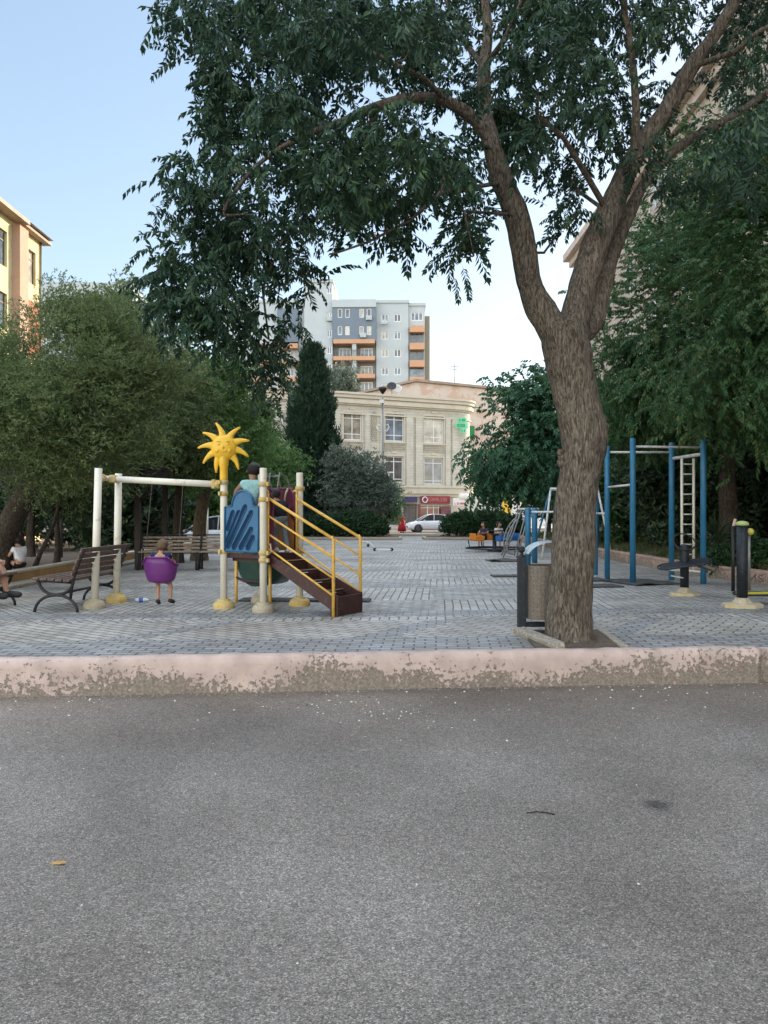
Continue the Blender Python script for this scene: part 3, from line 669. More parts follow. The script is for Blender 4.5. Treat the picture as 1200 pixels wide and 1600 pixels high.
# ------------------------------------------------------------------ grass, debris
rng = np.random.default_rng(3)
N = 5200; gx = rng.uniform(6.6, 13.5, N); gy = 11+rng.random(N)**1.3*30
msk = gx > np.interp(gy, [p[1] for p in RW], [p[0] for p in RW])+.22; gx, gy = gx[msk], gy[msk]
pos = np.stack([gx, gy, np.full(len(gx), .215)], 1); dr = rng.normal(0, .35, pos.shape); dr[:, 2] = 1
v, q = scatter(leafset('grass'), pos, dr, rng.uniform(.6, 1.5, len(pos)), rng)
tag(link('grass', np_mesh('grass', v, q, L_grass)), 'short rough grass growing in the bed behind the low rose wall', 'grass', kind='stuff')
def debris(name, n, fn, smin, smax, m, label, cat, seed):
    rg = np.random.default_rng(seed); mb = MB()
    for i in range(n):
        x, y, z = fn(rg); s = rg.uniform(smin, smax); k = int(rg.integers(4, 7)); a0 = rg.uniform(0, 6)
        pts = [(x+math.cos(a0+2*PI*j/k)*s*rg.uniform(.5, 1), y+math.sin(a0+2*PI*j/k)*s*rg.uniform(.5, 1)) for j in range(k)]
        h = s*rg.uniform(.2, .5); vs = [(a, b, z-.001) for a, b in pts]+[(x+(a-x)*.6, y+(b-y)*.6, z+h) for a, b in pts]
        mb.add(vs, [tuple(range(k, 2*k))]+[(j, (j+1) % k, k+(j+1) % k, k+j) for j in range(k)])
    return tag(mb.build(name, m), label, cat, kind='stuff')
def near_kerb(rg):
    x = rg.uniform(-3.6, 4.1); return x, kline(x)-.03-abs(rg.normal(0, .45))-(rg.random() < .2)*rg.uniform(0, 1.2), -.31
def clusterA(rg): return rg.normal(.05, .35), 6.35+rg.normal(0, .22), -.31
def anywhere(rg): return rg.uniform(-3, 3.4), rg.uniform(2.5, 6.8), -.31
M_white = mat('pale_chips', (.62, .58, .5), .8, var=.2, scale=30)
debris('gravel', 150, near_kerb, .004, .016, M_white, 'pale plaster chips and grit lying on the asphalt along the kerb', 'grit', 5)
debris('gravel', 46, clusterA, .003, .012, M_white, 'scatter of white chips on the asphalt in the middle of the road', 'grit', 6)
debris('gravel', 70, anywhere, .003, .009, M_white, 'sparse tiny light stones spread over the near asphalt', 'grit', 8)
debris('dead_leaves', 90, near_kerb, .006, .02, mat('dead_leaf', (.14, .09, .045), .8, var=.4, scale=20), 'brown crumbs and dry leaf bits gathered beside the kerb', 'leaf litter', 9)
def on_plaza(rg):
    y = rg.uniform(7.6, 22); return rg.uniform(-.42, .5)*y, y, 0.0
def kerb_foot(rg):
    x = rg.uniform(-3.6, 4.1); return x, kline(x)-.012-abs(rg.normal(0, .035)), -.31
debris('grit_line', 420, kerb_foot, .003, .014, mat('sandy_grit', (.30, .255, .20), .9, var=.4, scale=30), 'sandy grit and plaster crumbs gathered in the gutter under the kerb', 'grit', 15)
debris('plaza_litter', 70, on_plaza, .006, .02, mat('dead_leaf', (.14, .09, .045)), 'dark crumbs and leaf bits scattered over the paving', 'leaf litter', 10)
g = G(90, 1350, -.31)
mb = MB(); mb.prism([(-.045, 0), (-.02, .016), (.02, .02), (.05, 0), (.02, -.012), (-.02, -.014)], (g.x, g.y, -.306), (.92, -.3, .12), (.3, .92, .05), (0, 0, 1), .003)
tag(mb.build('fallen_leaf', mat('yellow_leaf', (.36, .22, .07), .6, var=.3, scale=40)), 'single curled dry yellow leaf lying on the asphalt at the left', 'leaf')
g = G(843, 1272, -.31)
mb = MB(); mb.path([(g.x-.07, g.y, -.303), (g.x-.01, g.y+.012, -.301), (g.x+.05, g.y-.002, -.303), (g.x+.08, g.y-.02, -.304)], .0035, 5)
tag(mb.build('twig', M_bark2), 'thin dark twig lying on the asphalt left of the oil stain', 'twig')

# ------------------------------------------------------------------ facades
class Facade:
    def __init__(s, O, u, length, z1, z0=-.2):
        s.O = Vector(O); s.u = Vector(u).normalized(); s.n = Vector((s.u.y, -s.u.x, 0)); s.L = length; s.z0 = z0; s.z1 = z1
    def pt(s, a, z, dep=0): q = s.O+s.u*a-s.n*dep; return Vector((q.x, q.y, z))
    def from_px(s, px, py=None):
        k = (px-600)/F; a = (k*s.O.y-s.O.x)/(s.u.x-k*s.u.y)
        if py is None: return a
        d = s.O.y+s.u.y*a; return a, CZ+(800-py)*d/F
    def rect(s, x0, y0, x1, y1):
        a0, z1 = s.from_px(x0, y0); a1, z0 = s.from_px(x1, y1); return (a0, a1, z0, z1)
    def wall(s, mb, holes, rev=.22, a0=0, a1=None, z0=None, z1=None, dep=0):
        a1 = s.L if a1 is None else a1; z0 = s.z0 if z0 is None else z0; z1 = s.z1 if z1 is None else z1
        holes = [h for h in holes if h[0] > a0 and h[1] < a1 and h[2] > z0 and h[3] < z1]
        A = sorted({a0, a1, *[h[0] for h in holes], *[h[1] for h in holes]}); Z = sorted({z0, z1, *[h[2] for h in holes], *[h[3] for h in holes]})
        for i in range(len(A)-1):
            for j in range(len(Z)-1):
                ca, cz = (A[i]+A[i+1])/2, (Z[j]+Z[j+1])/2
                if any(h[0] < ca < h[1] and h[2] < cz < h[3] for h in holes): continue
                mb.add([s.pt(A[i], Z[j], dep), s.pt(A[i+1], Z[j], dep), s.pt(A[i+1], Z[j+1], dep), s.pt(A[i], Z[j+1], dep)], [(0, 1, 2, 3)])
        for h in holes:
            c = [(h[0], h[2]), (h[1], h[2]), (h[1], h[3]), (h[0], h[3])]
            for k in range(4):
                p, q = c[k], c[(k+1) % 4]; mb.add([s.pt(*p, dep), s.pt(*q, dep), s.pt(*q, dep+rev), s.pt(*p, dep+rev)], [(0, 1, 2, 3)])
    def slab(s, mb, a0, a1, z0, z1, d0, d1):
        vs = [s.pt(a, z, d) for d in (d0, d1) for z in (z0, z1) for a in (a0, a1)]
        mb.add(vs, [(0, 1, 3, 2), (4, 6, 7, 5), (0, 4, 5, 1), (2, 3, 7, 6), (0, 2, 6, 4), (1, 5, 7, 3)])
M_frame = mat('white_window_frame', (.62, .62, .60), .5, var=.06, bump=0)
M_framed = mat('brown_window_frame', (.13, .08, .06), .5, var=.1, bump=0)
def glass(name, c, rough=.12, curtain=None):
    if name in MATS: return MATS[name]
    m, n, l, b = new_mat(name); tc = n.new('ShaderNodeTexCoord'); no = nd(n, 'ShaderNodeTexNoise'); no.inputs['Scale'].default_value = 1.3; l.new(tc.outputs['Object'], no.inputs[0])
    r = ramp(n, [(.35, [x*.55 for x in c]), (.65, [x*1.3 for x in c])]); l.new(no.outputs[0], r.inputs[0]); l.new(r.outputs[0], b.inputs['Base Color'])
    b.inputs['Roughness'].default_value = rough; b.inputs['Specular IOR Level'].default_value = .7; MATS[name] = m; return m
GL = [glass('glass_dark', (.05, .06, .07)), glass('glass_curtain', (.22, .20, .16)), glass('glass_blue', (.10, .14, .18)), glass('glass_pale', (.34, .32, .27))]
def window(f, rc, parent, mf=None, g=None, mull=(.5,), trans=(.82,), fw=.07, dep=.14, d2=None):
    a0, a1, z0, z1 = rc; mf = mf or M_frame; mb = MB(); e = .003
    f.slab(mb, a0+e, a0+fw, z0+e, z1-e, dep, dep+.06); f.slab(mb, a1-fw, a1-e, z0+e, z1-e, dep, dep+.06)
    f.slab(mb, a0+fw, a1-fw, z0+e, z0+fw, dep, dep+.06); f.slab(mb, a0+fw, a1-fw, z1-fw, z1-e, dep, dep+.06)
    for m_ in mull: c = a0+(a1-a0)*m_; f.slab(mb, c-fw*.5, c+fw*.5, z0+fw, z1-fw, dep-.004, dep+.055)
    for t_ in trans: c = z0+(z1-z0)*t_; f.slab(mb, a0+fw, a1-fw, c-fw*.4, c+fw*.4, dep+.002, dep+.058)
    w = mb.build('window', mf, parent); pb = MB(); f.slab(pb, a0+fw*.9, a1-fw*.9, z0+fw*.9, z1-fw*.9, dep+.03, dep+.04); pb.build('pane', g or GL[0], w); return w
def body_box(mb, f, depth, roof=True, a0=0, a1=None, z1=None, front=False, dd=.25):
    a1 = f.L if a1 is None else a1; z1 = z1 or f.z1
    c = [f.pt(a0, 0, 0), f.pt(a1, 0, 0), f.pt(a1, 0, depth), f.pt(a0, 0, depth)]
    lo = [Vector((p.x, p.y, f.z0)) for p in c]; hi = [Vector((p.x, p.y, z1)) for p in c]
    fs = [(1, 2, 6, 5), (2, 3, 7, 6), (3, 0, 4, 7), (4, 5, 6, 7)]
    mb.add(lo+hi, fs)

# ---- beige three storey building with the rounded corner
ang_b = math.atan2(5.5, 12.55); ub = Vector((math.cos(ang_b), math.sin(ang_b), 0))
M_beige = block_mat('beige_stone_blocks', (.46, .435, .365), .55, .27, .87, ang_b, .06)
M_beigep = block_mat('beige_pilaster_blocks', (.49, .465, .39), 1.2, .27, .8, ang_b, .04)
M_trim = mat('beige_stone_trim', (.47, .43, .345), .8, var=.1, scale=1.5, bump=.15)
M_lattice = block_mat('carved_lattice_panel', (.36, .33, .26), .2, .2, .5, ang_b)
fb0 = Facade((-4.625, 74, 0), ub, 10, 12.9)
sL = fb0.from_px(372); Ob = fb0.pt(sL, 0); lenb = fb0.from_px(717)-sL
fb = Facade((Ob.x, Ob.y, 0), ub, lenb, 12.95)
beige = thing('stone_building', 'three storey beige stone building with rounded corner and shops below at the far end', 'building', (Ob.x, Ob.y, -.2))
win_b = [(441, 645, 470, 688), (488, 645, 516, 688), (536.5, 644, 565, 688), (602, 646.5, 631, 690), (663, 650, 693, 693), (441, 712, 470, 752), (488, 712, 516, 752), (536.5, 711, 565, 753), (602, 712.5, 630, 754), (663, 715, 692, 757)]
rects = [fb.rect(*w) for w in win_b]
ledge_z = fb.from_px(690, 765)[1]
shops = [(600, 776, 627, 820), (630, 787, 652, 820), (657, 789, 704, 820), (520, 776, 560, 819), (565, 776, 596, 820), (470, 776, 515, 818)]
srects = [fb.rect(*w) for w in shops]
mb = MB(); fb.wall(mb, rects+srects, .25); body_box(mb, fb, 16)
mb.build('wall', M_beige, beige)
# rounded corner
RC = 2.3; c0 = fb.pt(fb.L, 0, RC); mb = MB(); arc = [c0+Matrix.Rotation(a, 3, 'Z') @ (fb.n*RC) for a in np.linspace(0, PI/2, 13)]
side_end = arc[-1]-fb.n*13.7
for p, q in zip(arc[:-1]+[arc[-1]], arc[1:]+[side_end]):
    mb.add([(p.x, p.y, -.2), (q.x, q.y, -.2), (q.x, q.y, 12.95), (p.x, p.y, 12.95)], [(0, 1, 2, 3)], True)
q = fb.pt(fb.L, 0, 16)
mb.add([tuple(v_) for v_ in [(a.x, a.y, 12.95) for a in arc]+[(side_end.x, side_end.y, 12.95), (q.x, q.y, 12.95), (c0.x, c0.y, 12.95)]], [tuple(range(len(arc)+3))])
mb.build('rounded_corner', M_beigep, beige)
path = [fb.pt(0, 0, 16), fb.pt(0, 0)]+arc+[side_end]
def sweep(mb, path, z0, z1, off, inn=.02):
    n_ = len(path); vs = []
    for i, p in enumerate(path):
        a = path[max(i-1, 0)]; b = path[min(i+1, n_-1)]
        d1 = (p-a); d2 = (b-p); n1 = Vector((d1.y, -d1.x, 0)); n2 = Vector((d2.y, -d2.x, 0))
        n1 = n1.normalized() if n1.length > 1e-6 else n2.normalized(); n2 = n2.normalized() if n2.length > 1e-6 else n1
        m_ = (n1+n2); m_ = m_/max(m_.length, 1e-6); k = 1/max(.4, m_.dot(n1))
        o, ii = p+m_*off*k, p-m_*inn*k
        vs += [(ii.x, ii.y, z0), (o.x, o.y, z0), (o.x, o.y, z1), (ii.x, ii.y, z1)]
    fs = []
    for i in range(n_-1):
        for j in range(4): fs.append((i*4+j, (i+1)*4+j, (i+1)*4+(j+1) % 4, i*4+(j+1) % 4))
    mb.add(vs, fs)
mb = MB()
for z0, z1, o in ((10.85, 11.0, .12), (11.75, 11.9, .16), (11.9, 12.3, .34), (12.3, 12.42, .26), (12.42, 12.75, .46), (12.75, 12.95, .60)): sweep(mb, path, z0+.002, z1-.002, o)
mb.build('cornice', M_trim, beige)
mb = MB()
for z0, z1, o in ((ledge_z-.75, ledge_z-.45, .16), (ledge_z-.45, ledge_z+.15, .34), (ledge_z+.15, ledge_z+.35, .45)): sweep(mb, path, z0+.002, z1-.002, o)
mb.build('string_course', M_trim, beige)
for a, b in ((420, 434), (475, 484), (520, 531), (570, 577), (594, 599), (634.5, 645), (649, 660), (696, 703), (706, 716)):
    s0, s1 = fb.from_px(a), fb.from_px(b); mb = MB(); fb.slab(mb, s0, s1, ledge_z+.36, 10.84, -.13, .02); mb.build('pilaster', M_beigep, beige)
for i, rc in enumerate(rects):
    w = window(fb, rc, beige, g=[GL[3], GL[1], GL[1], GL[2], GL[3], GL[0], GL[1], GL[2], GL[0], GL[2]][i], mull=(.5,), trans=(.8, .22) if i < 5 else (.8, .13), fw=.09)
    mb = MB(); a0, a1, z0, z1 = rc
    for x in ((a0-.14, a0-.02, z0-.06, z1+.18), (a1+.02, a1+.14, z0-.06, z1+.18), (a0-.02, a1+.02, z1+.02, z1+.18)): fb.slab(mb, x[0], x[1], x[2], x[3], -.05, .02)
    fb.slab(mb, a0-.2, a1+.2, z0-.2, z0-.06, -.1, .02); c = (a0+a1)/2; fb.slab(mb, c-.28, c+.28, z1+.3, z1+.5, -.06, .02); mb.build('window_surround', M_trim, beige)
    if i < 5:
        mb = MB(); fb.slab(mb, a0-.1, a1+.1, rects[i+5][3]+.55, z0-.25, -.035, .02); mb.build('lattice_panel', M_lattice, beige)
a, b, z0, z1 = fb.rect(580, 646, 589, 690); mb = MB(); k = [(a, z0), (b, z0), (b, z1-.3)]+[((a+b)/2+(b-a)/2*math.cos(t), z1-.3+.5*math.sin(t)) for t in np.linspace(.3, PI-.3, 6)]+[(a, z1-.3)]
mb.prism(k, fb.pt(0, 0, -.04), fb.u, (0, 0, 1), -fb.n, .06); mb.build('arched_niche', M_lattice, beige)
# shop fronts: parts of the building
M_door = mat('white_door_frame', (.6, .6, .58), .5, bump=0); M_darkin = mat('dark_shop_interior', (.035, .03, .03), .6, bump=0)
for i, rc in enumerate(srects):
    w = window(fb, rc, beige, mf=M_frame if i == 2 else M_framed, g=GL[0] if i != 2 else glass('glass_red_stickers', (.16, .05, .05)), mull=(.25, .45, .62) if i == 2 else (.5,), trans=(.86,), fw=.08, dep=.15); w.name = 'shop_window'

def glyphs(f, a0, a1, z0, z1, dep, seed):
    """small unreadable lettering: a row of raised strokes"""
    rg = random.Random(seed); mb = MB(); h = z1-z0; a = a0
    while a < a1-h*.5:
        w = h*rg.uniform(.45, .7); k = rg.choice('BDEHIOLN'); t = h*.16
        seg = {'B': [(0, t, 0, h), (t, w, 0, t), (t, w, h/2-t/2, h/2+t/2), (t, w, h-t, h), (w-t, w, t, h-t)], 'D': [(0, t, 0, h), (t, w, 0, t), (t, w, h-t, h), (w-t, w, t, h-t)],
               'E': [(0, t, 0, h), (t, w, 0, t), (t, w*.8, h/2-t/2, h/2+t/2), (t, w, h-t, h)], 'H': [(0, t, 0, h), (w-t, w, 0, h), (t, w-t, h/2-t/2, h/2+t/2)],
               'I': [(0, t, 0, h)], 'O': [(0, t, 0, h), (t, w-t, 0, t), (t, w-t, h-t, h), (w-t, w, 0, h)], 'L': [(0, t, 0, h), (t, w, 0, t)], 'N': [(0, t, 0, h), (w-t, w, 0, h), (t, w-t, h*.55, h*.75)]}[k]
        for x0, x1, y0, y1 in seg: f.slab(mb, a+x0, a+x1, z0+y0, z0+y1, dep, dep+.03)
        a += (t if k == 'I' else w)+h*.2
        if rg.random() < .15: a += h*.4
    return mb
def sign(f, r, mcol, mtxt, name, label, rows=((.25, .8, .08, .92),), dep=-.3, seed=1, extra=None, emit=None):
    a0, a1, z0, z1 = f.rect(*r); p = f.pt((a0+a1)/2, z0, dep); t = thing(name, label, 'sign', p)
    mb = MB(); f.slab(mb, a0, a1, z0, z1, dep, dep+.14); mb.build('panel', mcol, t)
    for i, (y0, y1, x0, x1) in enumerate(rows):
        g_ = glyphs(f, a0+(a1-a0)*x0, a0+(a1-a0)*x1, z0+(z1-z0)*y0, z0+(z1-z0)*y1, dep-.034, seed+i); g_.build('lettering', mtxt, t)
    if extra: extra(t, a0, a1, z0, z1)
    return t
M_red = mat('red_sign', (.20, .022, .028), .5, var=.1, bump=0); M_navy = mat('navy_sign', (.03, .03, .09), .5, var=.1, bump=0); M_wtxt = mat('white_lettering', (.75, .75, .78), .5, var=.03, bump=0)
M_wsign = mat('white_sign', (.62, .60, .56), .5, var=.06, bump=0); M_rtxt = mat('red_lettering', (.45, .05, .05), .5, var=.03, bump=0)
M_grn = mat('dark_green_sign', (.01, .16, .05), .5, var=.05, bump=0)
def emis(name, c, s):
    m, n, l, b = new_mat(name); b.inputs['Base Color'].default_value = (*c, 1); b.inputs['Emission Color'].default_value = (*c, 1); b.inputs['Emission Strength'].default_value = s; return m
M_glow = emis('green_lit_panel', (.10, .42, .24), .10)
def ring(t, a0, a1, z0, z1):
    mb = MB(); c = fb.pt(a0+(a1-a0)*.12, (z0+z1)/2, -.36); r = (z1-z0)*.36
    mb.path([c+fb.u*math.cos(x)*r+Vector((0, 0, math.sin(x)*r)) for x in np.linspace(0, 2*PI, 17)], r*.16, 5, False); mb.build('ring_emblem', M_wtxt, t)
sign(fb, (656, 775, 701, 787), M_red, mat('pale_red_lettering', (.42, .14, .14), .5, bump=0), 'shop_sign', 'wide red shop sign with a ring emblem above the white car', ((.3, .78, .24, .92),), extra=ring, seed=3)
sign(fb, (628, 776, 650, 785), M_navy, M_wtxt, 'shop_sign', 'plain dark navy shop sign left of the red one', (), seed=4)
sign(fb, (506, 783, 566, 793), M_navy, M_wtxt, 'shop_sign', 'dark purple shop sign with white lettering seen above the left hedge', ((.25, .8, .06, .45), (.25, .8, .58, .94)), seed=5)
sign(fb, (597, 762.5, 624, 769), M_navy, M_wtxt, 'shop_sign', 'small dark sign with white lettering just under the upper storeys beside the lamp post', ((.2, .85, .04, .96),), dep=-.6, seed=6)
# poster panels round the red shop
for r, lb in (((652.5, 788, 656.5, 820), 'narrow tall dark red and blue poster board left of the red shop door'), ((688, 792, 704, 812), 'red poster with pale shapes in the window right of the shop door')):
    a0, a1, z0, z1 = fb.rect(*r); t = thing('poster_board', lb, 'poster', fb.pt(a0, z0, -.1)); mb = MB(); fb.slab(mb, a0, a1, z0, z1, -.1, -.03); mb.build('board', mat('poster_mix', (.16, .05, .055), .5, var=.8, scale=1.6, bump=0, dirt=(.10, .12, .18), dirt_amt=.12), t)
# corner kiosk sign: white with red words and two round lamps
fk = Facade((8.05, 78.3, 0), (1, .25, 0), 3, 3)
def lamps(t, a0, a1, z0, z1):
    for k in (.55, .82):
        mb = MB(); mb.ball(fk.pt(a0+(a1-a0)*k, z1+.15, 0), .34, sc=(1, .4, 1)); mb.build('round_emblem', M_wsign, t)
sign(fk, (708, 778, 732, 790), M_wsign, M_rtxt, 'shop_sign', 'white shop sign with red lettering and two round discs at the building corner', ((.12, .42, .1, .92),), dep=0, seed=8, extra=lamps)
# green lit pharmacy-like panels on the corner
a = fb.from_px(714); tg = thing('lit_sign', 'green lit cross shaped sign panels on the rounded corner of the beige building', 'sign', fb.pt(a, 9.6, -.4))
fg = Facade(fb.pt(a, 0, -.55), (1, .1, 0), 3, 3)
for (x0, y0, x1, y1) in ((716, 653, 729, 660), (713, 661, 731, 669), (720, 670, 728, 676)):
    rc = fg.rect(x0, y0, x1, y1); mb = MB(); fg.slab(mb, rc[0], rc[1], rc[2], rc[3], 0, .15); mb.build('panel', M_glow, tg)
    g_ = glyphs(fg, rc[0]+.08, rc[1]-.05, rc[2]+.1, rc[3]-.08, -.03, int(x0)); g_.build('lettering', M_grn, tg)
mb = MB(); mb.box(fg.pt(1.35, 0, 0)+V(0, .35, 9.6), (.5, .12, 1.3)); mb.build('side_panel', M_grn, tg)

# glazed shop and yellow banner right of the corner
fs_ = Facade((9.4, 82, 0), (1, .12, 0), 9.5, 3.7)
sh = thing('glazed_shop', 'low glazed shop with white frames to the right of the rounded corner', 'building', (9.4, 82, -.2)); mb = MB(); hol = [fs_.rect(*r) for r in ((737, 789, 748, 819), (752, 785, 765, 819), (767, 785, 779, 819))]
fs_.wall(mb, hol, .2); body_box(mb, fs_, 6); mb.build('wall', M_wsign, sh)
for rc in hol: window(fs_, rc, sh, g=GL[0], mull=(.5,), trans=(.75,), fw=.12)
a0, a1, z0, z1 = fs_.rect(783, 780, 797, 812); t = thing('banner', 'yellow upright banner right of the glazed shop', 'banner', fs_.pt(a0, z0, -.4)); mb = MB(); fs_.slab(mb, a0, a1, z0, z1, -.4, -.34); mb.build('cloth', mat('yellow_banner', (.62, .38, .04), .6, var=.35, scale=1.5, bump=0), t); mb = MB(); mb.path([fs_.pt(a0-.05, -.2, -.37), fs_.pt(a0-.05, z1+.2, -.37)], .04, 6); mb.build('pole', M_grey, t)

# ---- plain pink gabled building behind
fp = Facade((-2, 97, 0), (1, .03, 0), 26, 14)
s0 = fp.from_px(560); sp = fp.from_px(650); s1 = fp.from_px(800)
zl, zp, zr = fp.from_px(560, 617)[1], fp.from_px(650, 597)[1], fp.from_px(800, 612)[1]
M_pink = mat('pink_plaster', (.42, .355, .30), .9, var=.10, scale=.3, bump=.1, dirt=(.38, .27, .21), dirt_amt=.2)
pk = thing('plaster_building', 'windowless pink plaster building with a shallow gable behind the beige one', 'building', fp.pt(s0, -.2))
mb = MB(); mb.prism([(s0, -.2), (s1, -.2), (s1, zr), (sp, zp), (s0, zl)], fp.pt(0, 0), fp.u, (0, 0, 1), -fp.n, 18); mb.build('wall', M_pink, pk)
mb = MB(); mb.prism([(s0-.3, zl+.02), (sp, zp+.03), (s1+.4, zr+.02), (s1+.4, zr+.3), (sp, zp+.34), (s0-.3, zl+.3)], fp.pt(0, 0, -.4), fp.u, (0, 0, 1), -fp.n, 18.8); mb.build('roof', mat('dull_roof_sheet', (.22, .16, .12), .7, scale=1), pk)
p = fp.pt(fp.from_px(712), zp-.4, 1); t = thing('roof_antenna', 'thin antenna mast standing on the pink building roof', 'antenna', p); mb = MB(); mb.path([p, p+V(0, 0, 3)], .05, 5); mb.path([p+V(-.5, 0, 2.6), p+V(.5, 0, 2.6)], .04, 5); mb.path([p+V(-.3, 0, 2.2), p+V(.3, 0, 2.2)], .04, 5); mb.build('mast', M_grey, t)
p = fb.pt(fb.from_px(625), 12.95, 2); t = thing('satellite_dish', 'dark satellite dish on the flat roof of the beige building', 'satellite dish', p); mb = MB(); mb.path([p, p+V(0, 0, 1.1)], .05, 5); mb.build('mount', M_grey, t); mb = MB(); mb.lathe([(.05, 0), (.3, .05), (.5, .15), (.48, .17), (.28, .07), (.03, .03)], p+V(0, -.1, 1.2), 14, Matrix.Rotation(R(60), 3, 'X')); mb.build('dish', M_black, t)
p = fb.pt(fb.from_px(637), 12.95, 2.5)
t = thing('satellite_dish', 'pale satellite dish right of the dark one on the flat roof', 'satellite dish', p); mb = MB(); mb.path([p, p+V(0, 0, 1.0)], .05, 5); mb.build('mount', M_grey, t); mb = MB(); mb.lathe([(.05, 0), (.3, .05), (.45, .15), (.43, .17), (.28, .07), (.03, .03)], p+V(0, -.1, 1.1), 14, Matrix.Rotation(R(75), 3, 'X')); mb.build('dish', M_lightm, t)

# ---- grey apartment block
fa = Facade((-28, 131, 0), (1, -.02, 0), 36, 33)
M_ag = mat('pale_grey_cladding', (.36, .40, .41), .8, var=.05, scale=.6, bump=.05); M_adk = mat('slate_blue_cladding', (.13, .165, .20), .8, var=.06, scale=.6, bump=.05)
M_or = mat('orange_balcony_band', (.44, .25, .15), .7, var=.08, scale=1, bump=0); M_br = mat('balcony_recess_wall', (.17, .18, .18), .8, var=.1, bump=0); M_rail = mat('balcony_rail', (.12, .12, .12), .5, bump=0)
ap = thing('apartment_block', 'tall grey apartment block with orange balcony bands behind the beige building', 'building', (fa.pt(fa.from_px(520), -.2)))
def ablk(x0, x1, ytop, m, dep=0, depth=14, holes=(), z0=-.2, name='wall', gl=0, mull=(.5,)):
    a0, z1 = fa.from_px(x0, ytop); a1 = fa.from_px(x1); hs = [fa.rect(*h) for h in holes]; mb = MB()
    fa.wall(mb, hs, .2, a0, a1, z0, z1, dep)
    c = [fa.pt(a0, 0, dep), fa.pt(a1, 0, dep), fa.pt(a1, 0, dep+depth), fa.pt(a0, 0, dep+depth)]
    mb.add([Vector((p.x, p.y, z0)) for p in c]+[Vector((p.x, p.y, z1)) for p in c], [(1, 2, 6, 5), (2, 3, 7, 6), (3, 0, 4, 7), (4, 5, 6, 7)])
    # parapet
    mb.build(name, m, ap); pb = MB(); fa.slab(pb, a0-.15, a1+.15, z1+.003, z1+.5, dep-.2, dep+depth+.2); pb.build('parapet', M_ag, ap)
    for i, h in enumerate(hs):
        old = (h[0], h[1], h[2], h[3]); w = window(fa, old, ap, g=GL[(i*7+3+gl) % 4 if i % 3 else 2], mull=mull, trans=(), fw=.13, dep=dep+.08)
rows = (490, 517.5, 545, 573.5, 600)
ablk(476, 520, 443, M_ag, -.5, 14, [(511, 450+0, 519, 460)]+[(511, y-1, 519, y+11) for y in (490, 517, 543, 570)], gl=1)
a0, zt = fa.from_px(520, 443); a1 = fa.from_px(531); mb = MB(); fa.slab(mb, a0+.02, a1-1.0, fa.from_px(525, 474)[1], zt, 3.5, 13.4); mb.build('penthouse', mat('cream_render', (.55, .52, .42), .8, bump=0), ap)
ablk(588, 638, 473, M_ag, .3, 14, [(x, y, x+11, y+12) for y in rows for x in (596, 615.5)], gl=2)
ablk(638, 664, 476, M_ag, .9, 13, [(642, 486, 661, 499), (642, 512, 661, 525)], gl=0, mull=(.33, .66))
# the slate front with balconies below
a0, zt = fa.from_px(520, 474); a1 = fa.from_px(588); zb = fa.from_px(520, 536)[1]; hs = [fa.rect(x, y, x+7, y+14) for y in (485, 512) for x in (528.5, 540, 562, 573.5)]
mb = MB(); fa.wall(mb, hs, .2, a0, a1, zb, zt-1.0, -1.2); fa.slab(mb, a0, a1, zb, zb+.02, -1.2, .4); fa.slab(mb, a0, a0+.02, zb, zt-1, -1.2, .4); fa.slab(mb, a1-.02, a1, zb, zt-1, -1.2, .4); mb.build('bay_front', M_adk, ap)
pb = MB(); fa.slab(pb, a0, a1, zt-.997, zt+.3, -1.35, 12); pb.build('parapet', M_ag, ap)
for i, h in enumerate(hs): window(fa, h, ap, g=GL[(0, 0, 3, 0, 2, 3, 1, 3)[i]], mull=(), trans=(), fw=.12, dep=-1.1)
mb = MB(); fa.slab(mb, a0, a1, -.2, zt-1.0, .8, 13); mb.build('recess_wall', M_br, ap)
for y in (536, 562, 589.5):
    z = fa.from_px(550, y)[1]; mb = MB(); fa.slab(mb, a0+.2, a1-.2, z-.35, z+.35, -1.4, .8); mb.build('balcony', M_or, ap)
    if y > 540:
        mb = MB(); 
        for k in range(26): s_ = a0+.3+(a1-a0-.6)*k/25; fa.slab(mb, s_-.02, s_+.02, z+.35, z+1.3, -1.38, -1.34)
        fa.slab(mb, a0+.3, a1-.3, z+1.3, z+1.38, -1.4, -1.32); mb.build('railing', M_rail, ap)
mb = MB(); fa.slab(mb, (a0+a1)/2-.35, (a0+a1)/2+.35, fa.from_px(550, 601)[1], zb-.01, -1.15, .79); mb.build('dividing_pier', M_ag, ap)
for y in (553, 581, 606):
    for x in (529, 563):
        r_ = fa.rect(x, y-10, x+19, y+6); window(fa, r_, ap, g=GL[2 if y != 581 else 1], mull=(.33, .66), trans=(), fw=.14, dep=.68)
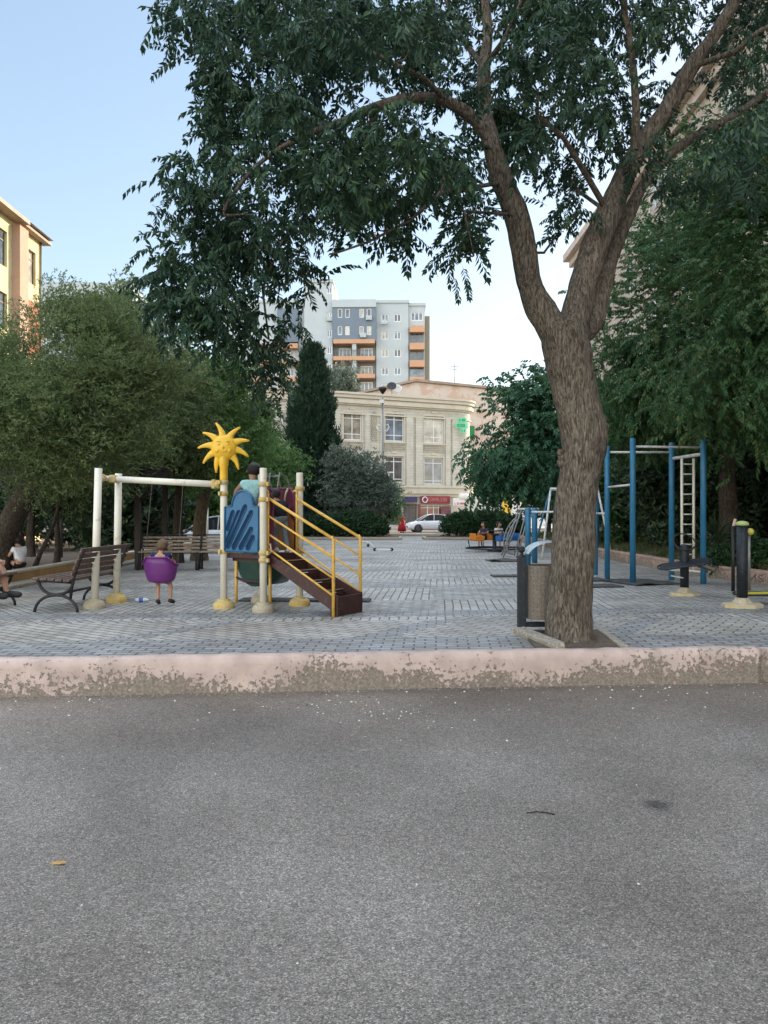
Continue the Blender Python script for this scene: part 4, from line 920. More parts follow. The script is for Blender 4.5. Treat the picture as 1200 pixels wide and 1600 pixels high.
# right hand column with balconies
a0 = fa.from_px(640); a1 = fa.from_px(663)
for i, y in enumerate((515, 542, 569, 595)):
    z = fa.from_px(650, y)[1]; mb = MB(); fa.slab(mb, a0, a1, z-.55, z+.55, -.7, .89); mb.build('balcony', M_or, ap)
    if i: mb = MB(); fa.slab(mb, a0+.1, a1-.1, z+.56, z+2.2, .55, .85); mb.build('balcony_glazing', GL[0] if i < 3 else GL[2], ap)
a0 = fa.from_px(664); mb = MB(); fa.slab(mb, a0+.01, a0+.9, -.2, fa.from_px(664, 488)[1], 2.5, 12); mb.build('side_bay', mat('brown_side_bay', (.20, .17, .12), .8, bump=0), ap)
for (x, y) in ((577, 500), (568, 527), (600, 505), (516, 500), (452, 508), (479, 527)):
    p = fa.pt(fa.from_px(x), fa.from_px(x, y)[1], -1.45 if 520 < x < 588 else -.75); mb = MB(); mb.box(p, (1.0, .45, .75), bev=.04); mb.path([p+V(-.1, -.24, 0), p+V(-.1, -.26, 0)], .26, 12)
    mb.build('air_conditioner', M_ag, ap)
ablk(345, 476, 470, M_ag, 1.5, 13, [(x, y, x+12, y+12) for y in rows[:4] for x in (352, 372, 428, 446)], gl=1, mull=(.5,))
for i, y in enumerate((540, 566, 592)):
    z = fa.from_px(430, y)[1]
    for x0, x1 in ((392, 420), (432, 465)):
        mb = MB(); fa.slab(mb, fa.from_px(x0), fa.from_px(x1), z-.4, z+.4, .1, 1.49); mb.build('balcony', M_or, ap)
mb = MB(); fa.slab(mb, fa.from_px(432), fa.from_px(465), fa.from_px(432, 533)[1], fa.from_px(432, 480)[1], .6, 1.49); mb.build('bay_front', M_adk, ap)

# ---- yellow house on the left (its long front faces the square)
XL = -20.0
fl = Facade((XL, 27.0, 0), (0, 1, 0), 17.9, 17.0, z0=-.33)     # normal points to +x
M_ylw = mat('yellow_render', (.58, .52, .29), .85, var=.08, scale=.6, bump=.1, dirt=(.52, .42, .24), dirt_amt=.2); M_brk = block_mat('red_brick', (.36, .15, .09), .25, .08, .8, PI/2)
M_pil = mat('pinkish_pier', (.40, .26, .19), .85, var=.12, scale=1, bump=.1)
yh = thing('yellow_house', 'yellow apartment house with overhanging eaves on the far left', 'building', (XL, 36, -.33))
def lrect(px0, px1, z0, z1):   # horizontal extent from picture columns
    return (XL*F/(px0-600)-27.0, XL*F/(px1-600)-27.0, z0, z1)
hol = []
for z0 in (4.3, 7.6, 10.9, 14.2):
    for (a, b) in ((3.2, 4.7), (7.0, 8.5), (12.0, 13.75), (15.9, 17.1)): hol.append((a, b, z0+.1, z0+2.0))
mb = MB(); fl.wall(mb, hol, .25); body_box(mb, fl, 12); mb.build('wall', M_ylw, yh)
mb = MB(); fl.slab(mb, 14.2, 17.92, -.3, 11.4, -.06, .1); 
yb = mb
mb = MB(); fl.slab(mb, 14.25, 15.25, -.3, 16.8, -.45, .02); mb.build('pier', M_pil, yh)
mb = MB(); fl.slab(mb, 15.3, 17.97, 10.2, 13.3, -.05, -.003); mb.build('brick_band', M_brk, yh)
for i, h in enumerate(hol): window(fl, h, yh, mf=M_framed if i % 4 else M_frame, g=GL[(0, 1, 2, 3)[i % 4]], mull=(.5,), trans=(.75,), fw=.08)
mb = MB(); fl.slab(mb, -.3, 14.9, 17.005, 17.22, -.7, 12.2); fl.slab(mb, 14.95, 18.2, 17.005, 17.16, -.45, 12.2); mb.build('eaves', mat('eaves_sheet', (.34, .25, .19), .7, scale=2), yh)
mb = MB(); mb.prism([(-.65, 17.23), (12.2, 17.23), (5.6, 18.7)], (XL, 26.8, 0), (-1, 0, 0), (0, 0, 1), (0, 1, 0), 18.2); mb.build('roof', mat('roof_sheet', (.36, .30, .26), .6, scale=2), yh)
mb = MB(); mb.path([fl.pt(17.6, 0, -.08), fl.pt(17.6, 17, -.08)], .06, 6); mb.build('drainpipe', M_grey, yh)
# pale block farther left behind the trees
fq = Facade((-56, 105, 0), (1, .05, 0), 21, 33, z0=-.3); pb_ = thing('pale_block', 'pale grey block showing faintly above the left trees', 'building', (-45, 105, -.3))
hq = [(a, a+1.6, z, z+1.6) for a in (2, 5.5, 9, 12.5, 16) for z in (5, 9, 13, 17, 21, 25, 28.6)]
mb = MB(); fq.wall(mb, hq, .2); body_box(mb, fq, 12); mb.build('wall', M_ag, pb_)
for i, h in enumerate(hq): window(fq, h, pb_, g=GL[i % 4], trans=(), fw=.12)

# ---- stone apartment house along the right side
XR = 14.2; HR = 20.2
fr = Facade((XR, 57.5, 0), (0, -1, 0), 76, HR, z0=-.33)
M_rs = block_mat('rosy_stone', (.42, .35, .29), .5, .3, .85, PI/2, .05)
rb = thing('stone_apartment_house', 'tall rosy stone apartment house glimpsed behind the right trees', 'building', (XR, 40, -.33)); hr = []
for k in range(17):
    for fz in range(6):
        if k % 4 == 3: hr.append((3+k*4.3, 6.0+k*4.3, 1.8+fz*3.1, 3.6+fz*3.1))
        else: hr.append((3.3+k*4.3, 4.9+k*4.3, 1.8+fz*3.1, 3.6+fz*3.1))
mb = MB(); fr.wall(mb, hr, .25); body_box(mb, fr, 13); mb.build('wall', M_rs, rb)
for i, h in enumerate(hr):
    if h[0] < 50: window(fr, h, rb, g=GL[(i*5) % 4], mull=(.5,) if h[1]-h[0] < 2 else (.33, .66), trans=(.78,), fw=.09)
mb = MB(); fr.slab(mb, -.5, 76.3, HR+.003, HR+.5, -.7, 13.3); fr.slab(mb, -.2, 76.1, HR-.5, HR-.003, -.3, -.003); mb.build('cornice', mat('rosy_trim', (.45, .37, .31), .8, scale=2), rb)

# ------------------------------------------------------------------ the big tree in front
def in_poly(x, y, poly):
    c = False; j = len(poly)-1
    for i in range(len(poly)):
        if (poly[i][1] > y) != (poly[j][1] > y) and x < (poly[j][0]-poly[i][0])*(y-poly[i][1])/(poly[j][1]-poly[i][1])+poly[i][0]: c = not c
        j = i
    return c
def main_tree():
    rg = np.random.default_rng(11); D = 8.15
    t = thing('ailanthus_tree', 'large forked tree with rough bark and drooping feather leaves rising by the kerb', 'tree', P(889, 1003, D))
    T = Tree(rg)
    def L(rows, start=None): return T.limb([(P(x, y, d), r) for x, y, d, r in rows], start)
    tr = L([(886, 1022, D, .33), (887, 1006, D, .285), (888, 985, D, .255), (890, 940, D, .238), (895, 880, D, .218), (900, 800, D, .215), (908, 730, D, .218), (912, 692, D, .228), (906, 650, D, .234), (897, 605, D, .243), (889, 560, D, .262), (886, 530, D, .262)])
    a = L([(850, 492, D, .155), (828, 445, 8.1, .128), (819, 395, 8.05, .135), (807, 335, 8.0, .13), (786, 285, 7.95, .118), (768, 225, 7.9, .095)], tr[-2])
    a1 = L([(742, 188, 7.8, .062), (700, 160, 7.65, .055), (650, 152, 7.5, .05), (590, 166, 7.3, .045), (535, 190, 7.1, .036), (470, 215, 6.9, .028), (400, 260, 6.8, .02), (350, 330, 6.8, .014)], a[-1])
    a1b = L([(660, 120, 7.3, .026), (615, 100, 7.1, .022), (560, 70, 7.0, .018), (480, 50, 6.9, .012)], a1[1])
    a1c = L([(560, 235, 7.5, .022), (500, 310, 7.6, .02), (440, 380, 7.6, .016), (410, 450, 7.7, .013), (420, 530, 7.7, .01)], a1[3])
    a2 = L([(757, 170, 8.0, .075), (757, 105, 8.1, .065), (762, 45, 8.2, .055), (752, -40, 8.3, .045), (740, -160, 8.4, .03)], a[-1])
    L([(720, 60, 8.6, .03), (690, -20, 8.9, .025), (640, -120, 9.1, .018)], a2[1]); L([(790, 60, 7.4, .028), (830, -30, 7.0, .02)], a2[1])
    b = L([(902, 490, 8.15, .16), (911, 440, 8.2, .145), (930, 385, 8.25, .14), (951, 333, 8.3, .135), (971, 285, 8.4, .118)], tr[-1])
    b0 = L([(924, 505, 8.3, .13), (940, 450, 8.4, .115), (957, 395, 8.5, .092), (980, 340, 8.6, .074), (1008, 285, 8.75, .06), (1060, 230, 8.9, .055), (1130, 190, 9.2, .045), (1190, 150, 9.5, .035), (1260, 90, 9.8, .025)], tr[-1])
    b1 = L([(1003, 225, 8.4, .095), (1045, 165, 8.4, .09), (1080, 105, 8.35, .085), (1118, 52, 8.3, .075), (1160, -20, 8.2, .06), (1200, -110, 8.1, .04)], b[-1])
    b2 = L([(993, 225, 8.2, .05), (994, 170, 8.1, .042), (990, 110, 8.0, .036), (982, 45, 7.9, .03), (960, -50, 7.8, .022)], b[-1])
    L([(1150, 80, 8.0, .03), (1185, 50, 7.8, .024), (1240, 20, 7.6, .018)], b1[2]); L([(905, 255, 7.9, .03), (880, 215, 7.5, .025), (840, 180, 7.2, .018)], b[-2])
    L([(905, 300, 8.8, .022), (880, 270, 9.2, .018)], b[-2]); L([(850, 395, 8.7, .015), (868, 370, 9.0, .012)], a[2]); L([(725, 330, 7.4, .016), (740, 400, 7.2, .011)], a[3]); L([(690, 300, 7.0, .02), (640, 345, 6.8, .016), (575, 378, 6.7, .012), (518, 398, 6.7, .008)], a[4])
    outline = [(280, -10), (268, 90), (328, 112), (312, 180), (340, 228), (330, 262), (268, 302), (308, 315), (250, 352), (242, 388), (268, 402), (232, 442), (232, 485), (262, 520), (330, 545), (376, 560), (402, 615), (412, 640), (432, 655), (452, 600), (472, 520), (500, 405), (518, 368), (562, 342), (598, 352), (612, 372), (648, 378), (655, 330), (690, 305), (725, 325), (712, 372), (702, 405), (715, 408), (745, 385), (770, 350), (762, 305), (795, 295), (862, 300), (862, 340), (900, 345), (935, 300), (960, 345), (1060, 350), (1210, 300), (1210, -10)]
    holes = [(905, 235, 34, 28), (935, 290, 26, 34), (560, 132, 26, 14), (655, 205, 34, 20), (700, 110, 16, 26), (610, 290, 26, 22), (455, 500, 34, 50), (1010, 130, 18, 18), (790, 110, 14, 20), (860, 250, 14, 18), (470, 255, 16, 12), (370, 215, 18, 12), (1000, 300, 18, 22), (350, 300, 14, 10), (820, 290, 12, 12), (520, 420, 34, 20)]
    att = []; k = 0
    segs = []
    for i_ in range(len(T.p)):
        if T.par[i_] >= 0 and T.r0[i_] > .026: segs.append((T.p[i_], T.p[T.par[i_]], T.r0[i_]))
    def hides(q):
        sx_, sz_ = q.x/q.y*F, (q.z-.12-CZ)/q.y*F
        for a_, b_, rr in segs:
            for u_ in (0, .33, .66, 1):
                c_ = a_*(1-u_)+b_*u_
                if q.y < c_[1]+.15 and abs(c_[0]/c_[1]*F-sx_) < 20+rr*130 and abs((c_[2]-CZ)/c_[1]*F-sz_) < 34+rr*110: return True
        return False
    while len(att) < 430:
        x, y = rg.uniform(232, 1210), rg.uniform(-10, 655)
        if not in_poly(x, y, outline): continue
        if any(((x-a_)/c_)**2+((y-b_)/d_)**2 < 1 for a_, b_, c_, d_ in holes): continue
        if x > 960 and rg.random() < .15: continue
        if 375 < x < 480 and y > 430 and rg.random() < .78: continue
        core = min(1, (x-230)/250) if x < 720 else 1
        d = rg.normal(7.6 if x < 720 else 8.2, .35+.75*core); d = min(max(d, 5.9), 10.3)
        q = P(x, y, d); q.z += .13
        if hides(q) and rg.random() < .93: continue
        att.append(q)
    for x, y, d in ((405, 470, 7.6), (455, 445, 7.5), (398, 530, 7.7), (415, 590, 7.7), (428, 618, 7.8), (432, 568, 7.6), (445, 600, 7.6), (450, 520, 7.5), (360, 530, 7.6), (335, 520, 7.5), (408, 612, 7.9),
                    (265, 425, 7.2), (250, 455, 7.2), (262, 485, 7.3), (290, 500, 7.3), (268, 300, 7.2), (300, 330, 7.2), (255, 365, 7.1), (285, 15, 7.2), (275, 60, 7.2), (285, 95, 7.1), (605, 388, 6.9), (632, 392, 6.9), (722, 405, 7.3), (708, 425, 7.3), (742, 385, 7.4), (875, 345, 8.6), (885, 375, 8.9), (1150, 130, 9.4), (1180, 170, 9.6), (1120, 210, 9.3), (1190, 90, 9.2), (1165, 240, 9.6), (1195, 210, 9.8), (1090, 260, 9.0), (1140, 60, 9.0), (1195, 20, 8.8)):
        att.append(P(x, y-26, d))
    # the part of the crown above the picture
    while len(att) < 690:
        q = V(rg.normal(1.6, 2.1), rg.normal(8.3, 1.8), rg.uniform(6.9, 9.6)-.12*0)
        if ((q.x-1.6)/4.3)**2+((q.y-8.3)/3.6)**2+((q.z-6.5)/3.4)**2 < 1: att.append(q)
    tips = T.grow(att, .0052, .16, 3)
    T.mesh(T.radii(), 26, .13).build('trunk', M_bark, t, fixn=False)
    # burls and pruning scars
    for (x, y, r, sx) in ((882, 714, .075, 1), (940, 666, .06, 1), (887, 742, .06, 1)):
        mb = MB(); c = P(x, y, D-.03); mb.ball(c, r, 16, 10, (1, .9, .8))
        for u in range(7): mb.ball(c+V(rg.uniform(-.05, .05), rg.uniform(-.06, 0), rg.uniform(-.09, .06)), rg.uniform(.03, .055), 10, 8)
        vs = []
        for v in mb.v:
            q = Vector(v); s_ = q*22; f = NZ.noise(s_)*.014+NZ.noise(s_*2.3)*.008; vs.append((v[0]+f, v[1]+f*.6, v[2]+f*.8))
        mb.v = vs; mb.build('burl', M_bark, t)
    pos = [T.p[i] for i in tips]
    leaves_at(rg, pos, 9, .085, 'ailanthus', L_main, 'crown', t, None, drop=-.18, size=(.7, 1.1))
    return t
main_tree()

# tree pit stones and soil
mb = MB(); mb.prism([(1.50, 7.55), (2.36, 7.60), (2.42, 8.75), (1.55, 8.72)], (0, 0, .004), (1, 0, 0), (0, 1, 0), (0, 0, 1), .018); tag(mb.build('soil', M_soil), kind='structure')
def stone_row(p, q, n, w, h, lab, tilt=0):
    p, q = Vector(p), Vector(q); d = (q-p)/n; rz = math.atan2(d.y, d.x)
    for i in range(n):
        c = p+d*(i+.5); mb = MB(); mb.box((c.x, c.y, h/2-.01), (d.length-.012, w, h+.02), rot=Matrix.Rotation(rz, 3, 'Z') @ Matrix.Rotation(tilt, 3, 'X'), bev=.014)
        tag(mb.build('edging_stone', M_stone), lab[i] if isinstance(lab, list) else lab, 'kerb stone', 'edging stones round the tree pit')
stone_row((1.50, 8.62, 0), (1.72, 7.52, 0), 2, .13, .075, ['pale edging stone by the foot of the bin at the left of the tree pit', 'pale edging stone at the front left of the tree pit touching the painted kerb'], R(9))
stone_row((2.38, 7.60, 0), (2.45, 8.75, 0), 1, .08, .04, ['low edging stone to the right of the large trunk'])

# ------------------------------------------------------------------ other trees
def rel(px, py, d): return P(px, py, d)
# left group
tree('feathery_tree', 'leaning tree with feathery olive brown foliage at the left edge', (-7.75, 15.3, .14), [V(-7.5, 15.2, .9), V(-7.0, 15.0, 1.7), V(-6.55, 14.8, 2.25), V(-6.1, 14.6, 2.9), V(-5.9, 14.4, 3.6)],
     [(rel(60, 600, 14.2), (2.1, 1.7, 1.1), 1.2), (rel(200, 585, 14.5), (1.4, 1.4, 1.0), .9), (rel(110, 680, 14.2), (1.9, 1.6, .75), .9), (rel(20, 660, 13.4), (1.3, 1.3, .9), .6), (rel(150, 500, 14.6), (1.1, 1.0, .5), .4), (rel(-120, 600, 14), (1.6, 1.6, 1.6), .6)], 'fine', L_left, M_bark2, 820, 17, .16, tr=.26, seed=21, size=(.8, 1.25))
tree('feathery_tree', 'second feathery tree behind the left one with tall sprays against the sky', (-5.5, 20.5, .0), [V(-5.5, 20.5, 1.2), V(-5.4, 20.4, 2.4), V(-5.2, 20.2, 3.8), V(-5.1, 20, 5.0)],
     [(rel(235, 600, 19), (1.5, 1.4, 1.6), 1), (rel(180, 520, 19), (1.1, 1.1, 1.0), .45), (rel(270, 680, 19.5), (1.7, 1.3, .9), .8), (rel(190, 690, 19.5), (1.5, 1.3, .8), .6)], 'mid', L_left, M_bark2, 420, 13, .2, tr=.14, seed=22, size=(.6, .95))
tree('broadleaf_tree', 'fresh green bushy tree behind the sun ornament', (-5.2, 21.6, 0), [V(-5.2, 21.6, .8), V(-5.1, 21.6, 1.6), V(-4.9, 21.6, 2.6), V(-4.8, 21.5, 3.6)],
     [(rel(320, 640, 21.5), (1.6, 1.4, 1.3), 1.2), (rel(360, 700, 21.5), (1.2, 1.2, .9), .8), (rel(290, 720, 21), (1.4, 1.2, .7), .6), (rel(340, 590, 22), (1.1, 1.1, .8), .5)], 'mid', L_left2, M_bark3, 480, 13, .18, tr=.22, seed=23, size=(.6, .95))
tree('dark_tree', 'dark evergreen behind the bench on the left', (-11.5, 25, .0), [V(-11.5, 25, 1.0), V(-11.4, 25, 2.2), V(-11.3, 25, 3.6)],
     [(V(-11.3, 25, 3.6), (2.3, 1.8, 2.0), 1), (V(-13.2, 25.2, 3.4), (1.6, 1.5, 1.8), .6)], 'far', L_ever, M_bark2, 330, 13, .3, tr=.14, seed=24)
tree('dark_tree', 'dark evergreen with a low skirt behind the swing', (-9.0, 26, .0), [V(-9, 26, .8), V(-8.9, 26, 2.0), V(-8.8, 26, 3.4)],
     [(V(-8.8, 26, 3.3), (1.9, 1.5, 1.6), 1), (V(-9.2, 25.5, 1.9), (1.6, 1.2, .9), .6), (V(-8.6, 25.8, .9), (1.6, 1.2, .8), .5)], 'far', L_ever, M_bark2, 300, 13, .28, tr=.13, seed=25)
tree('young_tree', 'young tree with a slim upright trunk standing on the left planter', (-7.5, 17.6, .14), [V(-7.48, 17.6, .7), V(-7.5, 17.6, 1.3), V(-7.4, 17.6, 2.0)],
     [(V(-7.4, 17.7, 1.95), (1.0, .9, .75), 1), (V(-6.7, 17.9, 2.2), (.8, .8, .5), .5)], 'mid', L_ever, M_bark2, 130, 12, .2, tr=.075, seed=26, size=(.6, .9))
tree('young_tree', 'thin sapling leaning over the left planter wall', (-7.35, 16.0, .12), [V(-7.2, 16.1, .5), V(-7.0, 16.2, 1.0), V(-6.85, 16.3, 1.7)],
     [(V(-6.8, 16.4, 2.2), (.8, .7, .6), 1)], 'fine', L_left, M_bark2, 70, 12, .15, tr=.055, seed=27)
tree('broadleaf_tree', 'olive green tree between the sun ornament and the cypress', (-4.6, 32, 0), [V(-4.6, 32, 1.0), V(-4.6, 32, 2.2)],
     [(rel(425, 735, 32), (1.2, 1.1, 1.2), 1), (rel(400, 760, 31), (1.3, 1.1, 1.0), .6)], 'mid', L_left2, M_bark3, 230, 13, .22, tr=.12, seed=28)
tree('pine_tree', 'dark ragged conifer behind the blue climbing panel', (-7.3, 46, -.3), [V(-7.3, 46, 2), V(-7.3, 46, 4.5), V(-7.2, 46, 7.2)],
     [(rel(402, 655, 46), (.8, .8, 1.2), .6), (rel(396, 700, 46), (1.3, 1.3, 1.3), 1), (rel(390, 750, 46), (1.8, 1.7, 1.6), 1)], 'far', L_ever, M_bark2, 260, 12, .3, tr=.16, seed=29)
for i, (x, y, h, lb) in enumerate(((-16.5, 33, 6.2, 'broad dark tree beyond the left street nearest the yellow house'), (-12.4, 34, 5.6, 'dark tree beyond the left street behind the pergola'), (-9.6, 37.5, 5.5, 'dark green tree standing behind the white parked car'), (-14.6, 41, 7.4, 'tall dim tree behind the feathery left trees'), (-7.6, 36.5, 3.4, 'low round green tree left of the cypress row'))):
    tree('street_tree', lb, (x, y, -.3), [V(x, y, h*.25), V(x+.1, y, h*.45), V(x, y, h*.7)], [(V(x, y, h*.66), (h*.40, h*.34, h*.36), 1), (V(x+h*.2, y-.3, h*.5), (h*.26, h*.24, h*.2), .4), (V(x, y-.2, h*.24), (h*.36, h*.25, h*.22), .5)], 'far', (L_ever, L_ever, L_left2, L_left, L_left2)[i], M_bark2, 300, 12, .35, group='trees beyond the left street', tr=.15, seed=40+i, size=(.9, 1.4))
# cypress
def cypress(name, label, base, h, r, seed, lm, n=900):
    rg = np.random.default_rng(seed); t = thing(name, label, 'tree', base); b = Vector(base); pos = []; T = Tree(rg)
    T.limb([(b+V(0, 0, h*k), .16*(1-.85*k)) for k in (0, .2, .4, .6, .8, .97)])
    for i in range(n):
        u = rg.random()**.8; z = .05+.95*u; rr = r*min(1, (1.02-z)*2.2)**.75*(.75+.25*min(1, z*5))*(1+.13*math.sin(z*31+seed)+.12*math.sin(z*12)); a = rg.uniform(0, 2*PI)
        rr *= (1+.16*math.sin(a*3+z*17))*(.55+.45*rg.random()**.35); pos.append(b+V(math.cos(a)*rr, math.sin(a)*rr, z*h))
    mb = MB()
    for i in range(0, n, 9): q = pos[i]; mb.path([b+V(0, 0, max(.2, q.z-b.z-.5)), q], .012, 4, False)
    T.mesh([.16*(1-.15*i) for i in range(6)], 8).build('trunk', M_bark2, t, fixn=False); mb.build('branches', M_bark2, t, fixn=False)
    N = n*7; p = np.repeat(np.array([tuple(q) for q in pos]), 7, axis=0)+rg.normal(0, .13, (N, 3)); o = p-np.array([b.x, b.y, 0]); o[:, 2] = 0; o /= np.maximum(np.linalg.norm(o, axis=1, keepdims=True), .01)
    d = o*.45+rg.normal(0, .25, (N, 3)); d[:, 2] += 1.0; v, q = scatter(leafset('cypress'), p, d, rg.uniform(.7, 1.15, N), rg)
    link('crown', np_mesh('crown', v-np.array(tuple(b)), q, lm), t)
cypress('cypress_tree', 'tall dark columnar cypress left of the beige building', (-4.05, 43.6, -.1), 10.5, 1.12, 5, L_cyp, 1100)
tree('olive_tree', 'bushy grey green tree right of the cypress', (-1.3, 42.2, 0), [V(-1.3, 42.2, .9), V(-1.2, 42.2, 2.0), V(-1.3, 42.2, 3.0)],
     [(rel(555, 745, 42), (1.5, 1.3, 1.4), 1.2), (rel(545, 780, 42), (1.7, 1.4, .9), .8), (rel(590, 770, 42), (1.0, 1.0, .9), .5), (rel(535, 730, 42), (.9, .9, 1.0), .4)], 'mid', L_olive, M_bark3, 420, 14, .22, tr=.13, seed=30, size=(.8, 1.2))
tree('street_tree', 'small green tree by the lamp post under the second window', (.1, 47, -.3), [V(.1, 47, 1), V(.1, 47, 2)], [(rel(600, 775, 47), (.9, .9, .85), 1), (rel(608, 790, 47), (.9, .8, .6), .6)], 'mid', L_rc, M_bark3, 120, 12, .22, tr=.09, seed=31)
tree('street_tree', 'pale green tree top beside the grey tower behind the beige roof', (-6.0, 104, -.2), [V(-6, 104, 5), V(-6, 104, 12), V(-6, 104, 16)], [(rel(531, 603, 104), (1.9, 1.8, 1.9), 1), (rel(522, 612, 104), (1.3, 1.5, 1.3), .5)], 'far', L_olive, M_bark3, 220, 12, .5, tr=.2, seed=32, size=(1.2, 1.8))
# right side
tree('drooping_tree', 'blue green tree with drooping feather leaves left of the large trunk', (6.6, 29.5, 0), [V(6.6, 29.5, 1.2), V(6.5, 29.4, 2.6), V(6.3, 29.2, 4.2)],
     [(rel(845, 660, 29), (1.8, 1.7, 1.7), 1.2), (rel(800, 720, 28.5), (1.4, 1.4, 1.1), .8), (rel(850, 740, 28.5), (2.0, 1.6, 1.1), .8), (rel(830, 610, 29), (1.1, 1.1, .9), .4), (rel(770, 745, 28.5), (.8, .8, .7), .25), (rel(930, 680, 29), (1.8, 1.7, 1.8), .8)], 'pinnate_far', L_rc, M_bark2, 560, 6, .24, tr=.16, seed=33, drop=-.3)
tree('broadleaf_tree', 'large dark green tree whose crown fills the right above the pull up frame', (8.3, 18.5, .2), [V(8.3, 18.5, 1.5), V(8.2, 18.4, 3), V(8.1, 18.2, 5), V(8.2, 18, 7)],
     [(rel(1010, 560, 18.5), (1.6, 1.8, 2.1), 1), (rel(1080, 620, 17.5), (2.1, 1.8, 1.2), .9), (rel(1120, 460, 18), (2.2, 2.0, 2.2), 1.2), (rel(1040, 400, 19), (1.6, 1.7, 1.4), .5), (rel(985, 650, 18.5), (1.1, 1.3, .8), .5)], 'pinnate_mid', L_right, M_bark2, 640, 8, .22, tr=.24, seed=34, drop=-.08)
tree('broadleaf_tree', 'nearer tree overhanging the right edge with brown seed tufts', (9.6, 13.6, .2), [V(9.6, 13.6, 1.5), V(9.4, 13.5, 3), V(9.1, 13.4, 5), V(9.0, 13.3, 7)],
     [(rel(1150, 330, 13.8), (1.5, 1.6, 1.5), 1), (rel(1190, 500, 13.2), (1.4, 1.5, 1.6), 1.1), (rel(1130, 600, 13.6), (1.1, 1.2, .9), .6), (rel(1230, 620, 13), (1.3, 1.3, .9), .6), (rel(1330, 400, 13), (2, 2, 2.4), .9), (rel(1180, 230, 14), (1.3, 1.3, .8), .5)], 'pinnate_mid', L_right, M_bark2, 560, 8, .2, tr=.22, seed=35, drop=-.08, size=(.8, 1.0))
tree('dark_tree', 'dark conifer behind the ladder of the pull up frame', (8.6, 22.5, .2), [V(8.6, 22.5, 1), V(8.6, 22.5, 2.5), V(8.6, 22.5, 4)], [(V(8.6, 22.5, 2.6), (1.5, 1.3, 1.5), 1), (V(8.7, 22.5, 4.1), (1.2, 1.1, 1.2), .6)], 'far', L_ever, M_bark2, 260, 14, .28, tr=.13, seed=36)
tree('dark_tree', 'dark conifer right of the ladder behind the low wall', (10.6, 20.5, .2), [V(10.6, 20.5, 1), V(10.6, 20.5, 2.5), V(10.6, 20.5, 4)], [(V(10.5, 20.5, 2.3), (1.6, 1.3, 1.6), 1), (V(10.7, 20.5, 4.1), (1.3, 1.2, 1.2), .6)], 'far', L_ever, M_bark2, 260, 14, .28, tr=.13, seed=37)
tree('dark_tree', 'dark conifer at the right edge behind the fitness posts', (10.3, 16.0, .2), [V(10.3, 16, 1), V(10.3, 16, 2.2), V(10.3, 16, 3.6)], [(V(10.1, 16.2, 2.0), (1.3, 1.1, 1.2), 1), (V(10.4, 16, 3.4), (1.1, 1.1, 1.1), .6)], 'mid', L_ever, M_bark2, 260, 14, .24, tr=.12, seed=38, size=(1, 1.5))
for i, (x, y, h, lb) in enumerate(((8.6, 27.5, 5.2, 'dim green tree right of the drooping tree in the row by the stone house'), (11.8, 26, 6.5, 'dim tree at the back of the right grass bed'), (9.4, 34.5, 6.2, 'distant dark tree behind the drooping tree'), (9.2, 43, 6.5, 'farthest dark tree of the right row'), (12.6, 51, 7.5, 'tree near the far corner of the stone house'))):
    tree('row_tree', lb, (x, y, .1), [V(x, y, h*.25), V(x+.1, y, h*.45), V(x, y, h*.7)], [(V(x, y, h*.6), (h*.34, h*.3, h*.38), 1), (V(x+h*.15, y-.3, h*.4), (h*.28, h*.24, h*.2), .4)], 'far', (L_right, L_ever, L_ever, L_rc, L_ever)[i], M_bark2, 300, 12, .33, group='trees beyond the right low wall', tr=.15, seed=50+i, size=(.9, 1.4))
# spiky yucca by the right wall
t = thing('yucca_plant', 'spiky leafed plant behind the low wall right of the ladder', 'plant', (7.35, 17.0, .2)); rg = random.Random(4); mb = MB(); c = V(7.35, 17.0, .75)
mb0 = MB(); mb0.path([V(7.35, 17, .15), c], [.11, .09], 8); mb0.build('stem', M_bark2, t)
for i in range(110):
    a, e = rg.uniform(0, 2*PI), rg.uniform(-.7, 1.4); d = V(math.cos(a)*math.cos(e), math.sin(a)*math.cos(e), math.sin(e)); s_ = d.cross(V(0, 0, 1)).normalized() if abs(d.z) < .98 else V(1, 0, 0); L_ = rg.uniform(.45, .7); b_ = c+V(0, 0, rg.uniform(-.2, .15))
    m1 = b_+d*L_*.5; tip = b_+d*L_-V(0, 0, .1*L_); mb.add([b_, m1-s_*.022, tip, m1+s_*.022], [(0, 1, 2), (0, 2, 3)])
mb.build('leaves', L_ever, t, fixn=False)
# hedges on the far islands
def bush(name, label, c, r, seed, n=170, lm=L_hedge, group=None):
    rg = np.random.default_rng(seed); t = thing(name, label, 'bush', (c[0], c[1], .1), group=group); mb = MB(); pos = []
    for i in range(n):
        d = rg.normal(0, 1, 3); d[2] = abs(d[2])*1.1-.25; d /= np.linalg.norm(d); f = (.62+.38*rg.random()**.4)*(1+.10*math.sin(d[0]*7+seed)); q = np.array([c[0], c[1], .1+r[2]*.42])+d*f*np.array([r[0], r[1], r[2]*.62])
        q[2] = max(q[2], .14); pos.append(q)
    for i in range(0, n, 7): mb.path([V(c[0]+pos[i][0]*.0, c[1], .1), Vector(pos[i])], [.02, .006], 4, False)
    mb.build('stems', M_bark2, t, fixn=False); leaves_at(rg, pos, 14, .09, 'hedge', lm, 'foliage', t, (c[0], c[1], .4), drop=.1, size=(.9, 1.5)); return t
